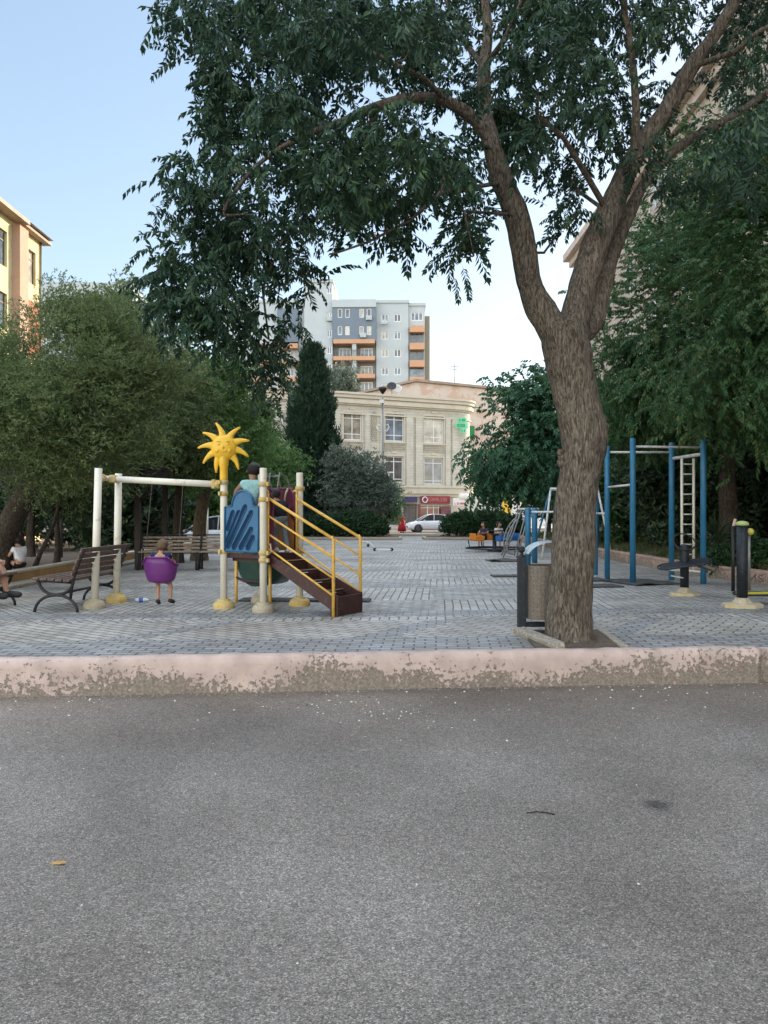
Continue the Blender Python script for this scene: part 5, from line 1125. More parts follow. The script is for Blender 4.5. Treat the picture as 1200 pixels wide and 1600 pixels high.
for i, (px, w, h, lb) in enumerate(((505, .8, .95, 'dark clipped bush at the left end of the left far island'), (533, .8, 1.05, 'dark clipped bush second along the left far island'), (560, .85, 1.1, 'dark clipped bush in the middle of the left far island'), (583, .6, .85, 'dark clipped bush at the right end of the left far island'), (722, .85, 1.1, 'rounded dark bush in front of the white car at the right far island'), (757, .95, 1.15, 'large rounded dark bush left of the carousel'), (790, .8, .95, 'dark bush behind the carousel seats'))):
    c = P(px, 0, 38.5); bush('hedge_bush', lb, (c.x, 38.5), (w, .75, h), 60+i, group='bushes on the kerbed islands at the far end')
for i, (px, d, lb) in enumerate(((455, 38.5, 'low bush behind the stairs rail on the far island'), (400, 38.5, 'low bush seen under the play tower deck'), (1165, 15.8, 'low green shrub behind the right wall beside the fitness posts'))):
    c = P(px, 0, d); bush('low_shrub', lb, (c.x, d), (.8, .6, .8) if d > 20 else (.5, .4, .45), 80+i)

# ------------------------------------------------------------------ play tower
A_ = V(-2.27, 10.88, 0); U = V(.85, -.527, 0).normalized(); W_ = V(.527, .85, 0).normalized()
WA, WB = .73, .80
PA, PB, PC, PD = A_, A_+U*WA, A_+U*WA+W_*WB, A_+W_*WB
tw = thing('play_tower', 'cream post play tower with blue slotted panel, maroon panels and a yellow railed stair', 'play tower', A_)
def post(p, h, parent, r=.05, m=M_cream, name='post'):
    mb = MB(); mb.lathe([(r, .02), (r, h-.015), (r*.9, h), (.002, h+.004)], p, 20); return mb.build(name, m, parent)
def foot(p, parent, m, r=.155, h=.13):
    mb = MB(); mb.lathe([(r, 0), (r, h*.35), (r*.9, h*.6), (r*.7, h*.78), (r*.62, h*.8), (r*.55, h), (.05, h+.002)], p, 20, smooth=False); return mb.build('foot_cover', m, parent)
for p, h, m in ((PA, 1.82, M_base), (PB, 1.96, M_base2), (PC, 1.93, M_base), (PD, 1.93, M_base2)): post(p, h, tw); foot(p, tw, m)
def clamp(p, z, parent, lug=(1, 0, 0), m=M_base):
    mb = MB(); c = Vector(p)+V(0, 0, z); mb.lathe([(.056, -.035), (.062, -.03), (.062, -.008), (.068, 0), (.062, .008), (.062, .03), (.056, .035)], c, 18)
    l = Vector(lug).normalized(); mb.box(c+l*.075, (.05, .035, .055), rz=math.atan2(l.y, l.x), bev=.006); return mb.build('clamp', m, parent)
for p, zs, l in ((PA, (1.78, 1.62, .80), -W_), (PB, (1.74, 1.53, .80, .70), U), (PC, (1.70, .79), W_), (PD, (1.7, .79), -U)):
    for z in zs: clamp(p, z, tw, l)
deck_z = .77
mb = MB(); c = (PA+PC)/2; rzU = math.atan2(U.y, U.x); mb.box((c.x, c.y, deck_z-.03), (WA-.06, WB-.06, .06), rz=rzU, bev=.01)
for k in (-.25, 0, .25): mb.box(c+W_*k+V(0, 0, deck_z-.08), (WA-.1, .05, .05), rz=rzU)
mb.build('deck', M_brown, tw)
# blue slotted panel
pa = PA+U*.05; pwid = WA-.10; o = pa-W_*.02
k = [(0, .80), (pwid, .80), (pwid, 1.44)]+[(pwid*.5+.2*math.cos(a)+(.02), 1.44+.235*math.sin(a)) for a in np.linspace(0, PI, 12)]+[(0, 1.44)]
mb = MB(); mb.prism(k, o-W_*.02, U, (0, 0, 1), W_, .045); bp_ = mb.build('blue_panel', M_blue, tw)
def slot(mb, a0, z0, a1, z1, w, off):
    d = Vector((a1-a0, z1-z0)); L_ = d.length; d.normalize(); n_ = Vector((-d.y, d.x)); pts = []
    for i in range(9): t_ = -PI/2+PI*i/8; pts.append((a1+d.x*math.cos(t_)*w+n_.x*math.sin(t_)*w, z1+d.y*math.cos(t_)*w+n_.y*math.sin(t_)*w))
    for i in range(9): t_ = PI/2+PI*i/8; pts.append((a0+d.x*math.cos(t_)*w+n_.x*math.sin(t_)*w, z0+d.y*math.cos(t_)*w+n_.y*math.sin(t_)*w))
    mb.prism(pts, o-W_*off, U, (0, 0, 1), W_, .012)
mb = MB(); m2 = MB()
sl_ = [(.06, 1.12, .16, 1.36), (.06, .95, .27, 1.36), (.06, .86+.01, .39, 1.44), (.17, .86, .50, 1.36), (.30, .86, .50, 1.13), (.43, .86, .53, 1.02)]
for a0, z0, a1, z1 in sl_: slot(mb, a0, z0, a1, z1, .030, .024)
mb.build('slots', M_blued, bp_)
for a0, z0, a1, z1 in sl_:
    d = Vector((a1-a0, z1-z0)).normalized(); n_ = Vector((-d.y, d.x))*.034
    P0 = o-W_*.028+U*(a0+n_.x)+V(0, 0, z0+n_.y); P1 = o-W_*.028+U*(a1+n_.x)+V(0, 0, z1+n_.y); m2.path([P0, P1], .006, 6)
    P0 = o-W_*.028+U*(a0-n_.x)+V(0, 0, z0-n_.y); P1 = o-W_*.028+U*(a1-n_.x)+V(0, 0, z1-n_.y); m2.path([P0, P1], .006, 6)
m2.build('slot_rims', M_blue, bp_)
mb = MB(); e = [o-W_*.025+U*a+V(0, 0, z) for a, z in [(.012, .815), (pwid-.012, .815), (pwid-.012, 1.43)]+[(pwid*.5+.19*math.cos(a)+.02, 1.435+.22*math.sin(a)) for a in np.linspace(0.05, PI-.05, 12)]+[(.012, 1.43), (.012, .815)]]
mb.path(e, .013, 6); mb.build('panel_rim', M_blue, bp_)
# maroon panels: rear (D-C) and left rear (A-D), small jamb by B
def mpanel(p, d, L_, z0, z1, m, name='maroon_panel', cut=True):
    mb = MB(); n_ = V(-d.y, d.x, 0); poly = [(.0, z0), (L_, z0), (L_, z1-.12), (L_-.08, z1), (.08, z1), (0, z1-.12)]
    mb.prism(poly, p-n_*.02, d, (0, 0, 1), n_, .04); q = mb.build(name, m, tw); m3 = MB(); m3.path([p-n_*.022*s_+d*a+V(0, 0, z) for s_ in (1,) for a, z in [(.02, z0+.02), (L_-.02, z0+.02), (L_-.02, z1-.12), (L_-.09, z1-.015), (.09, z1-.015), (.02, z1-.12), (.02, z0+.02)]], .014, 6); m3.build('panel_rim', m, q); return q
mpanel(PD+U*.06, U, WA-.12, .80, 1.72, M_maroon)
m_ = mpanel(PB+W_*.07, W_, .13, .80, 1.66, M_maroon)
mb = MB(); mb.path([PC-U*.17+V(0, 0, 1.70)-W_*.06, PC-U*.18+V(0, 0, 1.62)-W_*.10, PC-U*.22+V(0, 0, 1.50)-W_*.08, PC-U*.24+V(0, 0, 1.42)-W_*.05], .014, 6); mb.build('grab_handle', M_base2, tw)
mb = MB(); mb.prism([(.0, .80), (.34, .80), (.30, 1.28), (.1, 1.34), (0, 1.2)], PC-W_*.06-U*.05, -U, (0, 0, 1), -W_, .012); mb.build('orange_insert', mat('rust_orange_plastic', (.24, .085, .02), .5, var=.2), tw)
# grey climbing hoops at the back
mb = MB()
for k in (-.15, .1, .35):
    b_ = PD+U*(WA*k)+W_*.03; mb.path([b_-U*.0+V(0, 0, 1.55), b_+W_*.1+V(0, 0, 1.95), b_+W_*.25+V(0, 0, 1.93-.1*k), b_+W_*.36+V(0, 0, 1.7), b_+W_*.40+V(0, 0, 1.2), b_+W_*.30+V(0, 0, .78)], .012, 7)
for z_, o_ in ((1.90, .12), (1.35, .37), (1.1, .36)): mb.path([PD+W_*(o_+.03)+U*(WA*-.15)+V(0, 0, z_), PD+W_*(o_+.03)+U*(WA*.35)+V(0, 0, z_)], .010, 6)
mb.build('climbing_hoops', M_grey, tw)
# stair
SB, SC = PB+W_*.10, PC-W_*.14
sdirn = (U*.955+V(.0, -.0, 0)).normalized(); Ls = 1.16; wS = (SC-SB).length
st = []
for s0, nm in ((SB, 0), (SC, 1)):
    mb = MB(); poly = [(0, deck_z+.02), (0, deck_z-.12), (Ls-.10, .09), (Ls-.10, .0), (Ls+.02, .0), (Ls+.02, .27), (Ls-.03, .28)]
    mb.prism(poly, s0-W_*.012, sdirn, (0, 0, 1), W_, .024); mb.build('stair_side', M_brown, tw)
for i in range(5):
    z = deck_z*(5-i)/6+.03; a = Ls*(i+.55)/5.3; c = (SB+SC)/2+sdirn*a; mb = MB(); mb.box((c.x, c.y, z), (.19, wS-.03, .025), rz=rzU, bev=.004); mb.box(c+sdirn*.092+V(0, 0, z+.008), (.012, wS-.028, .034), rz=rzU); mb.box(c-sdirn*.086+V(0, 0, z+.055), (.014, wS-.034, .115), rz=rzU); tr_ = mb.build('tread', M_brown, tw)
    mb = MB(); mb.box(c+sdirn*.1+V(0, 0, z+.018), (.008, wS-.03, .012), rz=rzU); mb.build('worn_nosing', mat('worn_edge_metal', (.30, .25, .20), .5, var=.3, scale=20), tr_)
mb = MB(); c = (SB+SC)/2+sdirn*(Ls+.005); mb.box((c.x, c.y, .13), (.02, wS-.026, .25), rz=rzU); mb.build('bottom_riser', M_brown, tw)
for s0, nm in ((SB-W_*.035, 0), (SC+W_*.035, 1)):
    mb = MB(); lo = s0+sdirn*(Ls-.03); up = s0+sdirn*.03; slope = -.56/1.16
    mb.path([up+V(0, 0, .78), up+V(0, 0, 1.62)], .018, 8); mb.path([up+V(0, 0, 1.60)+W_*0, up-sdirn*.0+V(0, 0, 1.645), up-sdirn*.03+V(0, 0, 1.67), up-sdirn*.07+V(0, 0, 1.65)], .014, 8); mb.build('rail_post', M_yel2, tw)
    mb = MB(); mb.path([lo+V(0, 0, .0), lo+V(0, 0, 1.0), lo-sdirn*.03+V(0, 0, 1.04)], .022, 10); mb.build('rail_post', M_yel2, tw)
    for zt, zb, r_ in ((1.55, 1.01, .021), (1.31, .76, .014), (1.06, .50, .014), (.86, .27, .014)):
        mb = MB(); mb.path([up+V(0, 0, zt), lo-sdirn*.0+V(0, 0, zb+.0)], r_, 8); mb.build('handrail' if r_ > .02 else 'guard_bar', M_yel2, tw)
    mb = MB(); mb.path([up-sdirn*.02+V(0, 0, .90), up+sdirn*.04+V(0, 0, .92), up+sdirn*.06+V(0, 0, .82), up-sdirn*.03+V(0, 0, .74)], .013, 7); mb.build('rail_hook', M_base2, tw)
# dark green trough under and behind the deck with yellow legs, chute at the back
mb = MB(); c = PD+W_*.05+U*.03; n_ = 14; r_ = .36
pr = [V(math.cos(a)*r_, 0, math.sin(a)*r_*1.35) for a in np.linspace(PI, 2*PI, n_)]; vs = []; Lg = .62
for s_ in (0, 1):
    for rr in (1, .93):
        for q in pr: vs.append(c+U*q.x*rr+W_*(-.25+s_*Lg)+V(0, 0, .74+q.z*rr))
fs = []
for i in range(n_-1):
    fs += [(i, i+1, 2*n_+i+1, 2*n_+i), (n_+i, 3*n_+i, 3*n_+i+1, n_+i+1), (i, n_+i, n_+i+1, i+1), (2*n_+i, 2*n_+i+1, 3*n_+i+1, 3*n_+i)]
mb.add(vs, fs, True)
k = [(math.cos(a)*r_*.96, math.sin(a)*r_*1.3) for a in np.linspace(PI, 2*PI, n_)]; mb.prism(k, c-W_*.24+V(0, 0, .74), U, (0, 0, 1), W_, .02); mb.build('green_trough', M_green, tw)
for s_ in (-1, 1):
    mb = MB(); q = c+U*s_*.33-W_*.27; mb.path([q+V(0, 0, .0), q+V(0, 0, .62)], .024, 8); mb.build('trough_leg', M_yel2, tw)
mb = MB(); mb.path([c-U*.33-W_*.27+V(0, 0, .38), c-U*.15-W_*.28+V(0, 0, .33), c+U*.15-W_*.28+V(0, 0, .33), c+U*.33-W_*.27+V(0, 0, .38)], .022, 8); mb.build('trough_bar', M_brown, tw)
# sun ornament on post A
sun = thing('sun_ornament', 'yellow smiling sun ornament with ten curved rays on top of a cream post', 'ornament', PA+V(0, 0, 1.82))
sc_ = PA+V(.005, 0, 2.27); mb = MB(); face = Matrix.Rotation(R(90), 3, 'X')
mb.lathe([(.01, .085), (.07, .08), (.13, .062), (.17, .035), (.188, 0), (.17, -.035), (.1, -.06), (.01, -.065)], sc_, 28, face)
for i in range(10):
    a = R(90+8)+2*PI*i/10
    if i == 5: continue
    d = V(math.cos(a), 0, math.sin(a)); s_ = V(-math.sin(a), 0, math.cos(a)); cv = -1 if i in (1, 2, 3, 4) else 1
    if i == 0: cv = -1
    pts = [sc_+d*(.13+.235*t_)+s_*cv*(-.045*t_*t_*2.2+.03*t_) for t_ in (0, .2, .4, .6, .8, 1.0)]
    mb.path(pts, [.062, .054, .042, .031, .022, .013], 10, flat=(1, .55, 1))
mb.build('sun_body', M_yel, sun)
mb = MB(); mb.lathe([(.052, 1.80), (.056, 1.84), (.055, 1.98), (.066, 2.02), (.07, 2.10), (.06, 2.16), (.02, 2.2)], PA, 20); mb.build('neck', M_yel, sun)
mb = MB(); F_ = V(0, -1, 0)
for x, z, r_ in ((-.062, .045, .02), (.062, .045, .02)): mb.ball(sc_+V(x, -.077, z), r_, 10, 8, (1.25, .5, 1))
mb.build('eyes', M_yel, sun)
mb = MB(); mb.ball(sc_+V(0, -.088, .0), .02, 10, 8, (1, .9, 1.2))
for x in (-.085, .085): mb.ball(sc_+V(x, -.068, -.045), .032, 10, 8, (1, .6, 1))
mb.path([sc_+V(math.cos(a)*.07, -.078-.006*math.sin(-a), .0+math.sin(a)*.06) for a in np.linspace(PI+.35, 2*PI-.35, 9)], .009, 6)
for x in (-1, 1): mb.path([sc_+V(x*.04, -.082, .078), sc_+V(x*.065, -.078, .088), sc_+V(x*.09, -.07, .078)], .007, 6)
mb.build('face_relief', M_yel, sun)

# ------------------------------------------------------------------ swing frame
S1, S2 = V(-4.10, 10.88, 0), V(-4.04, 11.6, 0)
sw = thing('playground_swing', 'cream tubular swing frame left of the play tower', 'swing frame', S1)
for p, h, tilt, m in ((S1, 1.98, .055, M_base2), (S2, 1.94, .03, M_base)):
    mb = MB(); mb.path([p, p+V(tilt, 0, h)], .052, 20); mb.build('post', M_cream, sw); foot(p, sw, m, .15, .14)
j = V(-3.98, 11.24, 1.845); mb = MB(); mb.path([S1+V(.05, .03, 1.85), S2+V(.03, -.03, 1.85)], .038, 14); mb.build('cross_bar', M_cream, sw)
mb = MB(); mb.path([S1+V(.06, .10, 1.85), S1+V(.06, .16, 1.85)], .055, 14); mb.build('clamp', M_base, sw); mb = MB(); mb.box(j+V(.02, 0, 0), (.1, .14, .11), bev=.02); mb.build('clamp', M_base, sw); mb = MB(); mb.path([S2+V(.03, -.10, 1.85), S2+V(.03, -.15, 1.85)], .055, 14); mb.build('clamp', M_base, sw)
beam_end = PA+V(-.05, .02, 1.75); mb = MB(); mb.path([j, beam_end], .046, 18); mb.build('beam', M_cream, sw)
mb = MB(); d = (beam_end-j).normalized(); mb.path([beam_end-d*.09, beam_end-d*.0], .06, 14); mb.box(beam_end-d*.1, (.05, .13, .13), bev=.012); mb.build('clamp', M_base, sw)
def on_beam(px):
    k = (px-600)/F; a = (k*j.y-j.x)/((beam_end-j).x-k*(beam_end-j).y); return j+(beam_end-j)*a
HL, HR_ = on_beam(238), on_beam(286)
ss = thing('bucket_swing', 'purple bucket swing hanging on two chains from the cream beam', 'swing', (HL+HR_)/2)
sc0 = (HL+HR_)/2; seatc = V(sc0.x-.09, sc0.y-.02, .33); bd = V(1, -.12, 0).normalized(); bw = V(.12, 1, 0).normalized()
mb = MB(); n_ = 28; rows_ = [(.33, .02, .0), (.345, .12, .0), (.36, .175, .0), (.40, .205, .0), (.50, .232, .0), (.57, .246, .0), (.61, .258, .0)]
def rim(a):   # the back stands higher than the sides
    b_ = math.sin(a); return .105*min(1, max(0, -b_-.25)*1.9)**1.6
vs = []
for th_ in (0, 1):
    for (z, r_, _) in rows_:
        for i in range(n_):
            a = 2*PI*i/n_; rr = r_-(.012 if th_ else 0); zz = z+(.01 if th_ and z < .4 else 0)+(rim(a) if z == .61 else rim(a)*.5 if z == .57 else 0)
            vs.append(seatc*1+V(0, 0, zz-.33)+bd*math.cos(a)*rr+bw*math.sin(a)*rr*.72)
k = len(rows_); fs = []
for r_ in range(k-1):
    for i in range(n_):
        i2 = (i+1) % n_; fs += [(r_*n_+i, r_*n_+i2, (r_+1)*n_+i2, (r_+1)*n_+i), ((k+r_)*n_+i, (k+r_+1)*n_+i, (k+r_+1)*n_+i2, (k+r_)*n_+i2)]
for i in range(n_): i2 = (i+1) % n_; fs.append(((k-1)*n_+i, (k-1)*n_+i2, (2*k-1)*n_+i2, (2*k-1)*n_+i))
fs.append(tuple(range(n_-1, -1, -1))); mb.add(vs, fs, True); mb.build('seat', M_purple, ss)
mb = MB(); mb.path([Vector(vs[(k-1)*n_+i]) for i in range(n_)]+[Vector(vs[(k-1)*n_])], .012, 6, False); mb.build('seat_rim', M_purple, ss)
for hp, s_ in ((HL, -1), (HR_, 1)):
    q = seatc+bd*s_*.25+V(0, 0, .29); mb = MB(); N_ = 46
    for i in range(N_):
        a, b_ = hp+(q-hp)*(i/N_), hp+(q-hp)*((i+.85)/N_); s2 = bd if i % 2 else bw; mb.path([a-s2*.004, a+s2*.006+(b_-a)*.5, b_-s2*.004], .0035, 4)
    mb.build('chain', M_chain, ss)

# ------------------------------------------------------------------ benches
def arc_bench(label, loc, rz, L_=1.45):
    """local x = across (sitter faces -x), local y = along"""
    t = thing('arc_bench', label, 'bench', (0, 0, 0), group='benches with hoop shaped iron ends')
    for y in (0, L_):
        mb = MB(); mb.path([V(-.30+.60*(.5-.5*math.cos(a)), y, .235*math.sin(a)) for a in np.linspace(0.0, PI, 15)], .021, 8)          # foot arch
        mb.path([V(-.245*math.cos(a)-.0, y, .44-.205*math.sin(a)) for a in np.linspace(0, PI, 15)], .021, 8)                            # hoop below the seat
        mb.path([V(-.27, y, .435), V(.24, y, .405)], .02, 8); mb.path([V(.20, y, .18), V(.235, y, .42), V(.30, y, .62), V(.40, y, .86)], .021, 8)
        mb.build('end_frame', M_black, t)
    mb = MB(); mb.path([V(0, 0, .237), V(0, L_, .237)], .016, 8); mb.build('stretcher', M_black, t)
    for i in range(5): mb = MB(); mb.box((-.235+i*.108, L_/2, .462-.006*i), (.088, L_+.24, .034), bev=.008); mb.build('seat_slat', M_wood, t)
    for i in range(5):
        z = .53+i*.078; mb = MB(); mb.box((.262+i*.033, L_/2, z), (.026, L_+.2, .062), rot=Matrix.Rotation(R(20), 3, 'Y'), bev=.007); mb.build('back_slat', M_wood, t)
    t.location = loc; t.rotation_euler = (0, 0, rz); return t
b1 = arc_bench('dark wooden bench with hoop shaped iron legs beside the swing frame', (-4.45, 10.42, 0), R(-4))
b2 = copy_tree(b1, loc=(-5.69, 11.22, 0), rz=R(180), label='dark bench with hoop legs cut by the left edge that the seated person rests on')
def slat_bench(label, loc, rz, L_=1.55):
    t = thing('slat_bench', label, 'bench', (0, 0, 0), group='pale slatted benches at the back')
    for x in (0, L_/2, L_):
        if x == L_/2: continue
        mb = MB(); mb.path([V(x, 0, 0), V(x, .02, .40), V(x, .10, .80)], .026, 7); mb.path([V(x, -.42, 0), V(x, -.40, .40), V(x, .02, .40)], .022, 7); mb.build('leg', M_black, t)
    for i in range(4): mb = MB(); mb.box((L_/2, -.37+i*.115, .425), (L_, .095, .03), bev=.006); mb.build('seat_slat', M_woodp, t)
    for i in range(4): mb = MB(); mb.box((L_/2, .015+i*.02, .50+i*.083), (L_, .024, .052), rot=Matrix.Rotation(R(-11), 3, 'X'), bev=.006); mb.build('back_slat', M_woodp, t)
    mb = MB(); mb.path([V(-.03, .10, .81), V(L_+.03, .10, .81)], .017, 7); mb.path([V(0, .01, .385), V(L_, .01, .385)], .016, 7); mb.build('top_rail', M_black, t)
    t.location = loc; t.rotation_euler = (0, 0, rz); return t
s1 = slat_bench('pale slatted bench directly behind the swinging child', (-5.75, 18.3, 0), R(2), 1.35)
s2 = copy_tree(s1, loc=(-4.34, 18.32, 0), rz=R(1), label='pale slatted bench between the swinging child and the blue panel')
# pergola
pg = thing('pergola', 'dark timber pergola with braced posts behind the swing', 'pergola', (-5.8, 18.1, 0)); M_perg = mat('dark_pergola_timber', (.022, .014, .011), .7, var=.4, scale=8)
pp = [V(-5.8, 18.1, 0), V(-5.87, 20.6, 0), V(-2.4, 18.2, 0), V(-2.4, 20.7, 0)]
pp = pp[:2]+[V(-8.6, 18.1, 0), V(-8.7, 20.6, 0)]
for i, p in enumerate(pp):
    s_ = 1 if i < 2 else -1; mb = MB(); mb.box(p+V(0, 0, 1.1), (.13, .13, 2.2), bev=.01); mb.build('post', M_perg, pg)
    mb = MB(); mb.path([p+V(.05*s_, 0, 1.62), p+V(.52*s_, 0, 2.14)], .035, 6); mb.build('brace', M_perg, pg)
for p, q in ((pp[0], pp[2]), (pp[1], pp[3])):
    mb = MB(); c = (p+q)/2+V(0, 0, 2.26); mb.box(c, (abs(p.x-q.x)+1.6, .09, .14), bev=.01); mb.build('beam', M_perg, pg)
for k in range(9): mb = MB(); mb.box((-9.2+k*.5, 19.35, 2.37), (.06, 3.4, .08), bev=.008); mb.build('rafter', M_perg, pg)
# white marker post and lamp
mb = MB(); mb.path([V(-6.9, 30, -.3), V(-6.9, 30, 1.55)], .045, 10); tag(mb.build('marker_post', M_cream, loc=(-6.9, 30, -.3)), 'slim pale upright post in front of the parked white car', 'post')

# ------------------------------------------------------------------ pull up frame, parallel bars
def up_post(mb, p, h, r=.054): mb.lathe([(r, -.02), (r, h-.02), (r*.8, h), (.002, h+.003)], p, 16)
pf = thing('pull_up_frame', 'tall blue pull up frame with pale bars and a hanging ladder', 'exercise frame', (4.72, 14.6, 0))
fp_ = dict(c=(V(4.72, 14.57, 0), 2.76), e=(V(6.05, 14.55, 0), 2.80), b=(V(4.52, 15.55, 0), 2.70), d=(V(5.73, 15.3, 0), 2.74), a=(V(4.58, 16.6, 0), 1.9))
for k, (p, h) in fp_.items(): mb = MB(); up_post(mb, p, h, .054 if k != 'a' else .042); mb.build('post', M_bluem, pf)
def bar(p, q, z0, z1, r=.022, m=M_lightm, par=pf, name='bar'): mb = MB(); mb.path([fp_[p][0]+V(0, 0, z0) if isinstance(p, str) else p, fp_[q][0]+V(0, 0, z1) if isinstance(q, str) else q], r, 10); return mb.build(name, m, par)
bar('c', 'e', 2.60, 2.585); bar('b', 'd', 2.57, 2.55); bar('b', 'c', 1.86, 1.88); bar('d', 'e', 2.42, 2.46, .034); bar('b', 'a', 1.33, 1.33); bar('d', 'e', .22, .22, .02)
lp = fp_['d'][0]*.62+fp_['e'][0]*.38; lq = fp_['d'][0]*.06+fp_['e'][0]*.94; de = (fp_['e'][0]-fp_['d'][0]).normalized(); mid = P(1074, 800, 14.95); lc = V(mid.x, 14.93, 0)
l0, l1 = lc-V(.115, 0, 0), lc+V(.115, 0, 0); la = thing('hanging_ladder', 'narrow cream ladder hanging inside the blue pull up frame', 'ladder', lc)
for q in (l0, l1): mb = MB(); mb.path([q+V(0, 0, .22), q+V(0, 0, 2.40)], .026, 10); mb.build('rail', M_cream, la)
for z in np.arange(.34, 2.35, .195): mb = MB(); mb.path([l0+V(0, 0, z), l1+V(0, 0, z)], .014, 8); mb.build('rung', M_lightm, la)
pbx = thing('parallel_bars', 'low blue parallel bars half hidden behind the large trunk', 'exercise bars', (3.73, 19.9, 0)); pq = [V(3.73, 19.9, 0), V(4.02, 20.5, 0), V(5.3, 19.9, 0), V(5.55, 20.5, 0)]
for p in pq: mb = MB(); up_post(mb, p, 1.47, .075); mb.build('post', M_bluem, pbx)
for p, q in ((0, 2), (1, 3)): mb = MB(); mb.path([pq[p]+V(0, 0, 1.36), pq[q]+V(0, 0, 1.36)], .028, 8); mb.build('bar', M_lightm, pbx)
# rubber mats
def mat_obj(c, w, l, rz, label, curl=0, h=.02):
    mb = MB(); n_ = 10; vs = []
    for t_ in (0, 1):
        for i in range(n_+1):
            for jj in range(n_+1):
                x, y = (i/n_-.5)*w, (jj/n_-.5)*l; z = .006+t_*h+curl*max(0, NZ.noise(Vector((x*2.2+c[0], y*2.2, 1))))*(abs(x/w)+abs(y/l)); q = Matrix.Rotation(rz, 3, 'Z') @ V(x, y, z); vs.append((q.x+c[0], q.y+c[1], q.z))
    m_ = n_+1; fs = []
    for i in range(n_):
        for jj in range(n_):
            a = i*m_+jj; fs.append((a, a+1, a+m_+1, a+m_)); b_ = a+m_*m_; fs.append((b_, b_+m_, b_+m_+1, b_+1))
    for i in range(n_):
        for (a, b_) in ((i, i+1), (n_*m_+i, n_*m_+i+1), (i*m_, (i+1)*m_), (i*m_+n_, (i+1)*m_+n_)): fs.append((a, b_, b_+m_*m_, a+m_*m_))
    mb.add(vs, fs); return tag(mb.build('rubber_mat', M_rubber), label, 'mat', 'black rubber mats under the exercise equipment')
mat_obj((4.9, 14.75), 1.0, 1.1, R(20), 'black rubber mat with a raised corner under the pull up frame', .09); mat_obj((3.98, 14.0), .62, .5, R(8), 'small black rubber mat just right of the large trunk'); mat_obj((4.1, 15.3), .7, .7, R(12), 'black rubber mat behind the small one by the large trunk', .05)
mat_obj((2.55, 16.2), .55, .42, R(4), 'thin black mat strip left of the bin, nearer of two', .03); mat_obj((3.35, 21.3), .95, .8, R(6), 'black mat lying in front of the metal climbing arch', .12); mat_obj((2.7, 13.9), .4, .3, R(10), 'little black rubber piece close to the bin')
mat_obj((-1.2, 11.75), 2.0, .35, R(-2), 'long black mat strip along the ground behind the play tower posts', .02)

# ------------------------------------------------------------------ fitness machines
def hexbase(p, r, h, parent, m=M_base2, rz=.3):
    mb = MB(); k = [(math.cos(a+rz)*r*(1.0), math.sin(a+rz)*r*.8) for a in np.linspace(0, 2*PI, 9)[:-1]]; mb.prism(k, p, (1, 0, 0), (0, 1, 0), (0, 0, 1), h); mb.build('base_plate', mat('yellow_base_plate', (.52, .38, .13), .6, var=.15, dirt=(.45, .38, .26), dirt_amt=.35), parent)
    mb = MB(); mb.lathe([(r*.52, h-.01), (r*.5, h+.02), (r*.36, h+.06), (r*.34, h+.085), (.02, h+.09)], p, 8, smooth=False); mb.build('base_collar', m, parent)
f1p = V(4.91, 12.55, 0); f1 = thing('twist_trainer', 'dark outdoor trainer with a tilted oblong footboard and a hoop handle on a cream base', 'fitness machine', f1p)
hexbase(f1p, .25, .045, f1); mb = MB(); mb.lathe([(.068, .05), (.068, .80), (.05, .83), (.002, .835)], f1p, 16); mb.build('post', M_dark, f1)
def oblong(c, d, s_, L_, w, th, m, mrim, parent, name):
    n_ = d.cross(s_).normalized(); pts = []
    for i in range(9): a = -PI/2+PI*i/8; pts.append((L_/2-w/2+math.cos(a)*w/2, math.sin(a)*w/2))
    for i in range(9): a = PI/2+PI*i/8; pts.append((-L_/2+w/2+math.cos(a)*w/2, math.sin(a)*w/2))
    mb = MB(); mb.prism([(a*.93, b*.85) for a, b in pts], c-n_*th*.3, d, s_, n_, th*.6); q = mb.build(name, m, parent); mb = MB(); mb.path([c+d*a+s_*b for a, b in pts+[pts[0]]], th*.75, 7, False); mb.build('rim', mrim, q)
d1 = V(.84, -.12, .14).normalized(); s1_ = V(.12, .93, .24); s1_ = (s1_-d1*s1_.dot(d1)).normalized()
oblong(V(4.86, 12.42, .52), d1, s1_, .84, .27, .02, M_dark, M_dark, f1, 'footboard'); d2 = V(.75, .2, -.28).normalized(); s2_ = (V(-.2, .95, 0)-d2*V(-.2, .95, 0).dot(d2)).normalized(); oblong(V(5.22, 12.7, .47), d2, s2_, .5, .24, .018, M_dark, M_grey, f1, 'footboard')
mb = MB(); hc = f1p+V(0, .0, .84); mb.path([hc+V(math.cos(a)*.175, math.sin(a)*.12, .03+math.sin(a)*.13) for a in np.linspace(0, 2*PI, 25)], .011, 7, False)
for s_ in (-1, 1): mb.path([f1p+V(0, 0, .60), f1p+V(s_*.07, -.02, .72), f1p+V(s_*.155, -.03, .80)], .011, 7)
mb.build('hoop_handle', M_black, f1)
mb = MB(); mb.path([f1p+V(-.23, -.02, .32), f1p+V(0, -.05, .28)], .012, 7); mb.path([f1p+V(-.19, .25, .40), f1p+V(.28, .25, .34)], .012, 7); mb.build('foot_bar', M_lightm, f1)
f2p = V(5.13, 11.0, 0); f2 = thing('pendulum_trainer', 'dark post trainer with a lime domed cap and swinging yellow footboard at the right edge', 'fitness machine', f2p)
hexbase(f2p, .29, .05, f2); mb = MB(); mb.lathe([(.075, .06), (.075, 1.17)], f2p, 18); mb.build('post', M_dark, f2)
M_lime = mat('lime_plastic', (.30, .36, .13), .45, var=.1, bump=0); mb = MB(); mb.lathe([(.078, 1.165), (.092, 1.175), (.09, 1.20), (.06, 1.225), (.002, 1.235)], f2p, 18); mb.build('cap', M_lime, f2)
